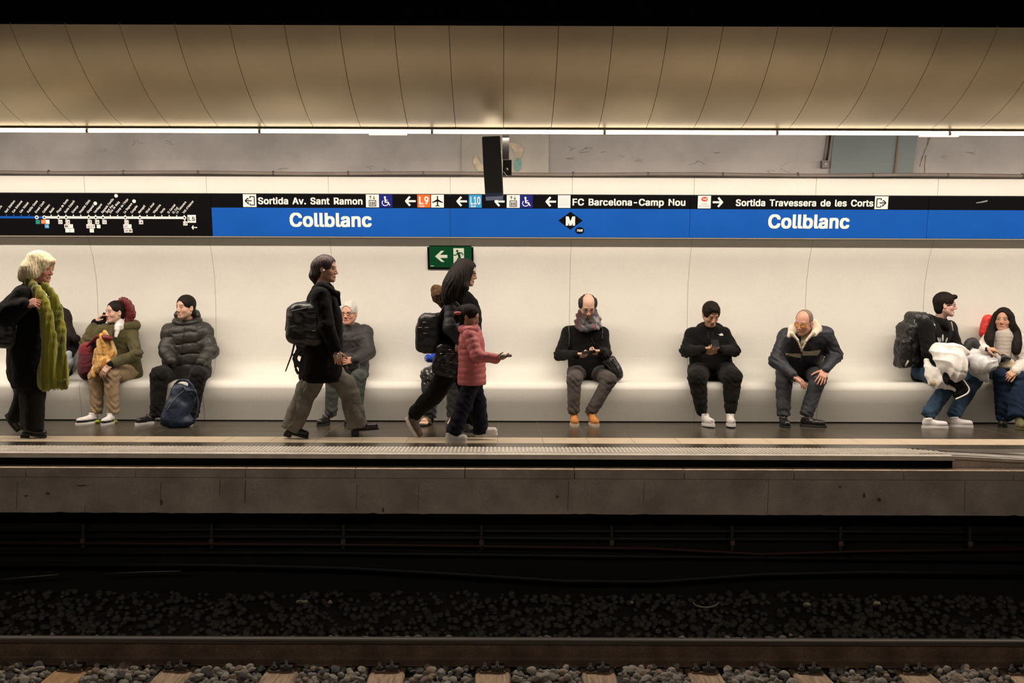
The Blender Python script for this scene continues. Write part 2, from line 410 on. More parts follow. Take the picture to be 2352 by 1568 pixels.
# face with a slightly ragged bottom
nx = 260; xs = np.linspace(XL, XR, nx); r = np.random.RandomState(5)
bot = -.458 + .0025*r.randn(nx) * (r.rand(nx) > .6)
V = []; F = []
for i, x in enumerate(xs): V += [(x, 7.999 + .002*math.sin(i*.7), -.176), (x, 7.999, bot[i]), (x, 8.45, bot[i])]
for i in range(nx-1): F += [(3*i, 3*i+1, 3*i+4, 3*i+3), (3*i+1, 3*i+2, 3*i+5, 3*i+4)]
mesh('wall_platform', V, F, M['ledge'], kind='structure')
cr = MB()
def crack(pts, w=.0025, d=7.997):
    pts = [np.array((P(x, y, d)[0], d, P(x, y, d)[2])) for x, y in pts]
    for a, b in zip(pts[:-1], pts[1:]):
        cr.add([a+(-w, 0, 0), b+(-w, 0, 0), b+(w, -.001, 0), a+(w, -.001, 0)], [(0, 1, 2, 3)])
for x, y0, y1 in ((564, 1103, 1155), (370, 1105, 1145), (196, 1160, 1180), (962, 1108, 1178), (1306, 1105, 1170), (1765, 1102, 1178), (2217, 1104, 1176), (506, 1100, 1140), (1480, 1110, 1150), (40, 1105, 1170), (820, 1110, 1170)):
    crack([(x, y0), (x-1, (y0+y1)/2), (x-2, y1)], .0015 if x != 564 else .003)
cr.build('trim_11', M['stain'], kind='structure')
sb = MB()
for (x, y, w_, h_) in ((110, 1133, 7, 5), (60, 1138, 5, 3), (370, 1152, 4, 8), (187, 1115, 14, 2), (2020, 1148, 5, 10), (1985, 1138, 4, 7), (880, 1170, 3, 9), (1930, 1118, 5, 3), (1280, 1140, 4, 5)):
    c = P(x, y, 7.996); n = 9
    poly = [(c[0] + w_/288*math.cos(2*PI*i/n)*rnd.uniform(.4, 1.2), 7.9975, c[2] + h_/288*math.sin(2*PI*i/n)*rnd.uniform(.4, 1.2)) for i in range(n)]
    sb.add(poly, [tuple(range(n))[::-1]])
sb.build('trim_12', M['stain'], kind='structure')

# under the platform
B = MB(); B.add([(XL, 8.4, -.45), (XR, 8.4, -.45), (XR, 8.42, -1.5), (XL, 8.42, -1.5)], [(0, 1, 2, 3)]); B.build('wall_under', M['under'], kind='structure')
def cable(pts, d, r, m, label):
    B = MB(); B.tube([P(x, y + .0034*(x-1155), d) for x, y in pts], r, 8)
    B.build('cable', m, label=label, cat='cable', group='cables under the platform')
cable([(-60, 1222), (600, 1217), (1200, 1219), (1900, 1217), (2440, 1219)], 8.34, .014, M['cable'], 'topmost black cable clipped to the dark wall under the platform')
cable([(-60, 1236), (700, 1233), (1500, 1236), (2440, 1234)], 8.33, .017, M['cable'], 'second black cable from the top under the platform')
cable([(-60, 1250), (500, 1251), (900, 1252), (1500, 1258), (1750, 1270), (2000, 1262), (2440, 1256)], 8.31, .013, M['cable_red'], 'dull red cable sagging slightly under the platform')
cable([(-60, 1272), (700, 1270), (1400, 1276), (2440, 1282)], 8.32, .016, M['cable'], 'thin black cable just under the dull red one')
cable([(-60, 1300), (500, 1299), (800, 1305), (1050, 1318), (1300, 1333), (1500, 1334), (1750, 1316), (2000, 1310), (2440, 1312)], 8.26, .020, M['cable'], 'thick black cable sagging lowest over the ballast')
for k, x in enumerate((194, 488, 790, 1106, 1404, 1680, 1928, 2224)):
    c = P(x, 1232 + .0034*(x-1155), 8.34)
    t = thing('cable_bracket', 'small cable bracket on the dark wall under the platform, %s from the left' % ['first', 'second', 'third', 'fourth', 'fifth', 'sixth', 'seventh', 'eighth'][k], 'bracket', c, group='cable brackets')
    B = MB(); B.box(c + (-.012, -.03, -.10), c + (.012, .06, .10)); B.build('bracket_arm', M['darkmetal'], t)
    B = MB(); c2 = c + (0, -.035, -.04); B.box(c2 - (.018, .01, .02), c2 + (.018, .01, .02)); B.build('insulator', M['rail_side'], t)

# ---------------------------------------------------------------- trackbed
def stone_mesh(seed, sub=1):
    import bmesh
    r = random.Random(seed); bm = bmesh.new(); bmesh.ops.create_icosphere(bm, subdivisions=sub, radius=1)
    sx, sy, sz = r.uniform(.8, 1.25), r.uniform(.7, 1.1), r.uniform(.55, .85)
    dirs = [(Vector((r.gauss(0, 1), r.gauss(0, 1), r.gauss(0, 1))).normalized(), r.uniform(.62, .85)) for _ in range(7)]
    for v in bm.verts:
        for dn, h in dirs:
            k = v.co.dot(dn)
            if k > h: v.co -= dn*(k-h)
        v.co = Vector((v.co.x*sx, v.co.y*sy, v.co.z*sz))
    me = bpy.data.meshes.new('ballast_stone'); bm.to_mesh(me); bm.free()
    V = np.array([v.co[:] for v in me.vertices]); F = np.array([p.vertices[:] for p in me.polygons])
    return me, V, F
stones = [stone_mesh(i, 2 if i < 8 else 1) for i in range(16)]
ZB = -1.30
def zground(x, d):
    return ZB - .035 + .02*math.sin(x*2.1)*math.sin(d*5) + (.12 * max(0, min(1, (d-7.35)/.9))) 
# base
gx = np.linspace(XL-1, XR+1, 60); gd = np.linspace(2.2, 8.45, 40)
V = [(x, d, zground(x, d)) for x in gx for d in gd]
F = [(i*40+j, (i+1)*40+j, (i+1)*40+j+1, i*40+j+1) for i in range(59) for j in range(39)]
mesh('ground', V, F, M['ballast'], kind='structure')
# heap of stones as one mesh
def heap(name, label, m, cnt, region, smin, smax, seed, **kw):
    r = np.random.RandomState(seed); Vs = []; Fs = []; n = 0
    for i in range(cnt):
        x, d, z = region(r); _, sv, sf = stones[8 + r.randint(8)]
        a = r.rand()*6.28; s = r.uniform(smin, smax)
        R = np.array([[math.cos(a), -math.sin(a), 0], [math.sin(a), math.cos(a), 0], [0, 0, 1]])
        t = r.rand()*.8-.4; R = R @ np.array([[1, 0, 0], [0, math.cos(t), -math.sin(t)], [0, math.sin(t), math.cos(t)]])
        Vs.append(sv @ R.T * s + (x, d, z)); Fs.append(sf + n); n += len(sv)
    return mesh(name, np.concatenate(Vs), np.concatenate(Fs), m, label=label, cat='ballast', kind='stuff', **kw)
SL = .7235; xs_c = (1135 - VX) / 335.0
sleeper_x = [xs_c + k*SL for k in range(-9, 9)]
def behind(r):
    d = 7.12 + 1.2*r.rand()**1.7; x = XL + (XR-XL)*r.rand(); return x, d, zground(x, d) + .035*r.rand() + .01
def nearfield(r):
    while 1:
        d = 5.9 + 1.13*r.rand(); x = -4.6 + 9.2*r.rand()
        if min(abs(x-c) for c in sleeper_x) > .14: return x, d, zground(x, d) + .03*r.rand()
heap('ballast_gravel', 'dark ballast heaped between the rail and the platform wall', M['stone3'], 5200, behind, .022, .042, 1)  # dirt and the shade beside the platform both put into this darker stone
heap('ballast_gravel', 'grey ballast filling the bays between the sleepers under the larger stones', M['stone4'], 5600, nearfield, .020, .034, 2)
r = random.Random(11); cnt = 0
while cnt < 290:
    d = r.uniform(6.62, 6.93); x = r.uniform(-3.7, 3.75)
    if min(abs(x-c) for c in sleeper_x) < .155: continue
    me = stones[r.randrange(8)][0]
    if not me.materials: me.materials.append(M['stone'])
    o = bpy.data.objects.new('ballast_stone', me)
    s = r.uniform(.020, .037); o.scale = (s, s, s); o.rotation_euler = (r.uniform(-.5, .5), r.uniform(-.5, .5), r.uniform(0, 6.3))
    o.location = (x, d, zground(x, d) + .03 + r.uniform(0, .03))
    if r.random() < .45:
        o.material_slots[0].link = 'OBJECT'; o.material_slots[0].material = M['stone2'] if r.random() < .6 else M['stone3']
    link(o, None, 'loose fist-sized ballast stone lying between the sleepers in front of the rail', 'stone', 'ballast stones in front of the rail')
    cnt += 1
# sleepers with chairs and bolts
for i, x in enumerate(sleeper_x):
    if not (-3.75 < x < 3.9): continue
    px = px_at(x, 6.8)
    ordn = int(round((px - 165) / 243.0))
    nm = ['leftmost', 'second', 'third', 'fourth', 'fifth', 'sixth', 'seventh', 'eighth', 'ninth', 'tenth', 'eleventh'][max(0, min(10, ordn))]
    lab = ('%s old wooden sleeper under the rail' if ordn == 0 else '%s old wooden sleeper from the left under the rail') % nm
    t = thing('wooden_sleeper', lab, 'railway sleeper', (x, 6.9, -1.33), group='wooden sleepers under the rail')
    B = MB(); hw = .118
    xs_ = [-hw, -hw+.02, hw-.02, hw]
    V = []; 
    for d in np.linspace(4.6, 7.5, 14):
        j = .004*math.sin(d*17+i)
        V += [(x-hw+j, d, -1.45), (x-hw+j, d, -1.325), (x-hw+.012, d, -1.312+j), (x+hw-.012, d, -1.312-j), (x+hw-j, d, -1.325), (x+hw-j, d, -1.45)]
    F = [(a*6+k, a*6+k+1, (a+1)*6+k+1, (a+1)*6+k) for a in range(13) for k in range(5)] + [(0, 5, 4, 3, 2, 1), tuple(13*6+k for k in range(6))]
    B.add(V, F); B.build('timber', M['wood2'] if px < 200 else M['wood'], t)
    B = MB(); B.box((x-.085, 6.84, -1.313), (x+.085, 7.17, -1.299)); B.build('base_plate', M['rail_side'], t)
    for bx, bd, hh in ((x-.055, 6.875, .05), (x+.03, 6.865, .065)):
        B = MB(); B.tube([(bx, bd, -1.30), (bx, bd, -1.30+hh*.4), (bx, bd, -1.30+hh*.41), (bx, bd, -1.30+hh*.55), (bx, bd, -1.30+hh*.56), (bx, bd, -1.30+hh)], [.028, .028, .016, .018, .011, .009], 8)
        B.build('bolt', M['darkmetal'], t)
    B = MB(); B.box((x-.01, 6.84, -1.3), (x+.075, 6.93, -1.272)); B.build('rail_clamp', M['darkmetal'], t)
# rail
rt = thing('railway_rail', 'long rusty steel rail with a worn shiny head crossing the whole view', 'rail', (0, 7.0, -1.3))
zt = -1.12; zr = -1.297
def railprof(B, prof):
    n = len(prof); V = [(xx, 7.0+a, b) for xx in (XL, XR) for a, b in prof]
    B.add(V, [(k, (k+1) % n, n+(k+1) % n, n+k) for k in range(n)] + [tuple(range(n)), tuple(range(2*n-1, n-1, -1))])
B = MB(); railprof(B, [(-.070, zr), (-.070, zr+.012), (-.022, zr+.028), (-.009, zr+.045), (-.009, zt-.045), (-.034, zt-.034), (.034, zt-.034), (.009, zt-.045), (.009, zr+.045), (.022, zr+.028), (.07, zr+.012), (.07, zr)])
B.build('rail_web', M['rail_side'], rt)
B = MB(); railprof(B, [(-.035, zt-.034), (-.036, zt-.010), (-.028, zt-.003), (-.010, zt), (.010, zt), (.028, zt-.003), (.036, zt-.010), (.035, zt-.034)])
B.build('rail_head', M['rail_top'], rt)
# litter and pale marks on the bed below the platform
lit = [(702, 1372, 5, 'crumpled white scrap of paper on the dark ballast, higher of the two left scraps'), (757, 1370, 6, 'torn pale wrapper on the ballast right of the crumpled scrap'), (690, 1386, 8, 'dirty grey rag of litter on the ballast'),
       (1452, 1368, 4, 'small pale scrap of litter on the ballast near the middle'), (1855, 1373, 8, 'yellowish scrap of litter on the ballast under the leaning old man'), (2014, 1368, 9, 'long pale scrap of litter on the ballast farthest right'), (1818, 1428, 3, 'tiny white scrap of paper behind the rail')]
for x, y, s, l in lit:
    c = P(x, y, 8.05 if y < 1400 else 7.5); rr = random.Random(x)
    c[2] = zground(c[0], c[1]) + .05
    n = 8; s_ = s/290.
    V = [c] + [c + (s_*1.3*math.cos(2*PI*i/n)*rr.uniform(.6, 1.2), .03*math.sin(2*PI*i/n), s_*.8*abs(math.sin(2*PI*i/n))*rr.uniform(.3, 1.1) + .006) for i in range(n)]
    V += [v + (0, .02, -.015) for v in V]
    F = [(0, i+1, (i+1) % n+1) for i in range(n)] + [(n+1, n+1+(i+1) % n+1, n+1+i+1) for i in range(n)] + [(i+1, n+2+i, n+2+(i+1) % n, (i+1) % n+1) for i in range(n)]
    mesh('paper_scrap', V, F, M['litter'] if 'litter' in M else M['peel'], label=l, cat='litter')
B = MB(); a = P(1615, 1352, 8.1); 
zc = zground(a[0], 8.05)+.06
B.tube([(a[0] + .10*math.cos(t), 8.0 + .03*math.sin(t)-.02, zc + .035 - .05*math.sin(t)) for t in np.linspace(0, PI, 12)] , .006, 6)
B.build('cable_loop', M['nosing'], label='thin pale loop of cable lying on the ballast under the platform', cat='cable')
# slanted pale cable pieces at left
for pts, l in (([(-10, 1331), (60, 1325), (136, 1319)], 'pale batten lying on the dark ballast at the far left'), ([(240, 1318), (330, 1313), (415, 1311)], 'thin pale stick lying on the dark ballast, second from the left')):
    B = MB(); B.tube([P(x, y, 8.25) for x, y in pts], .007, 6); B.build('wooden_batten', M['greymetal'], label=l, cat='batten')
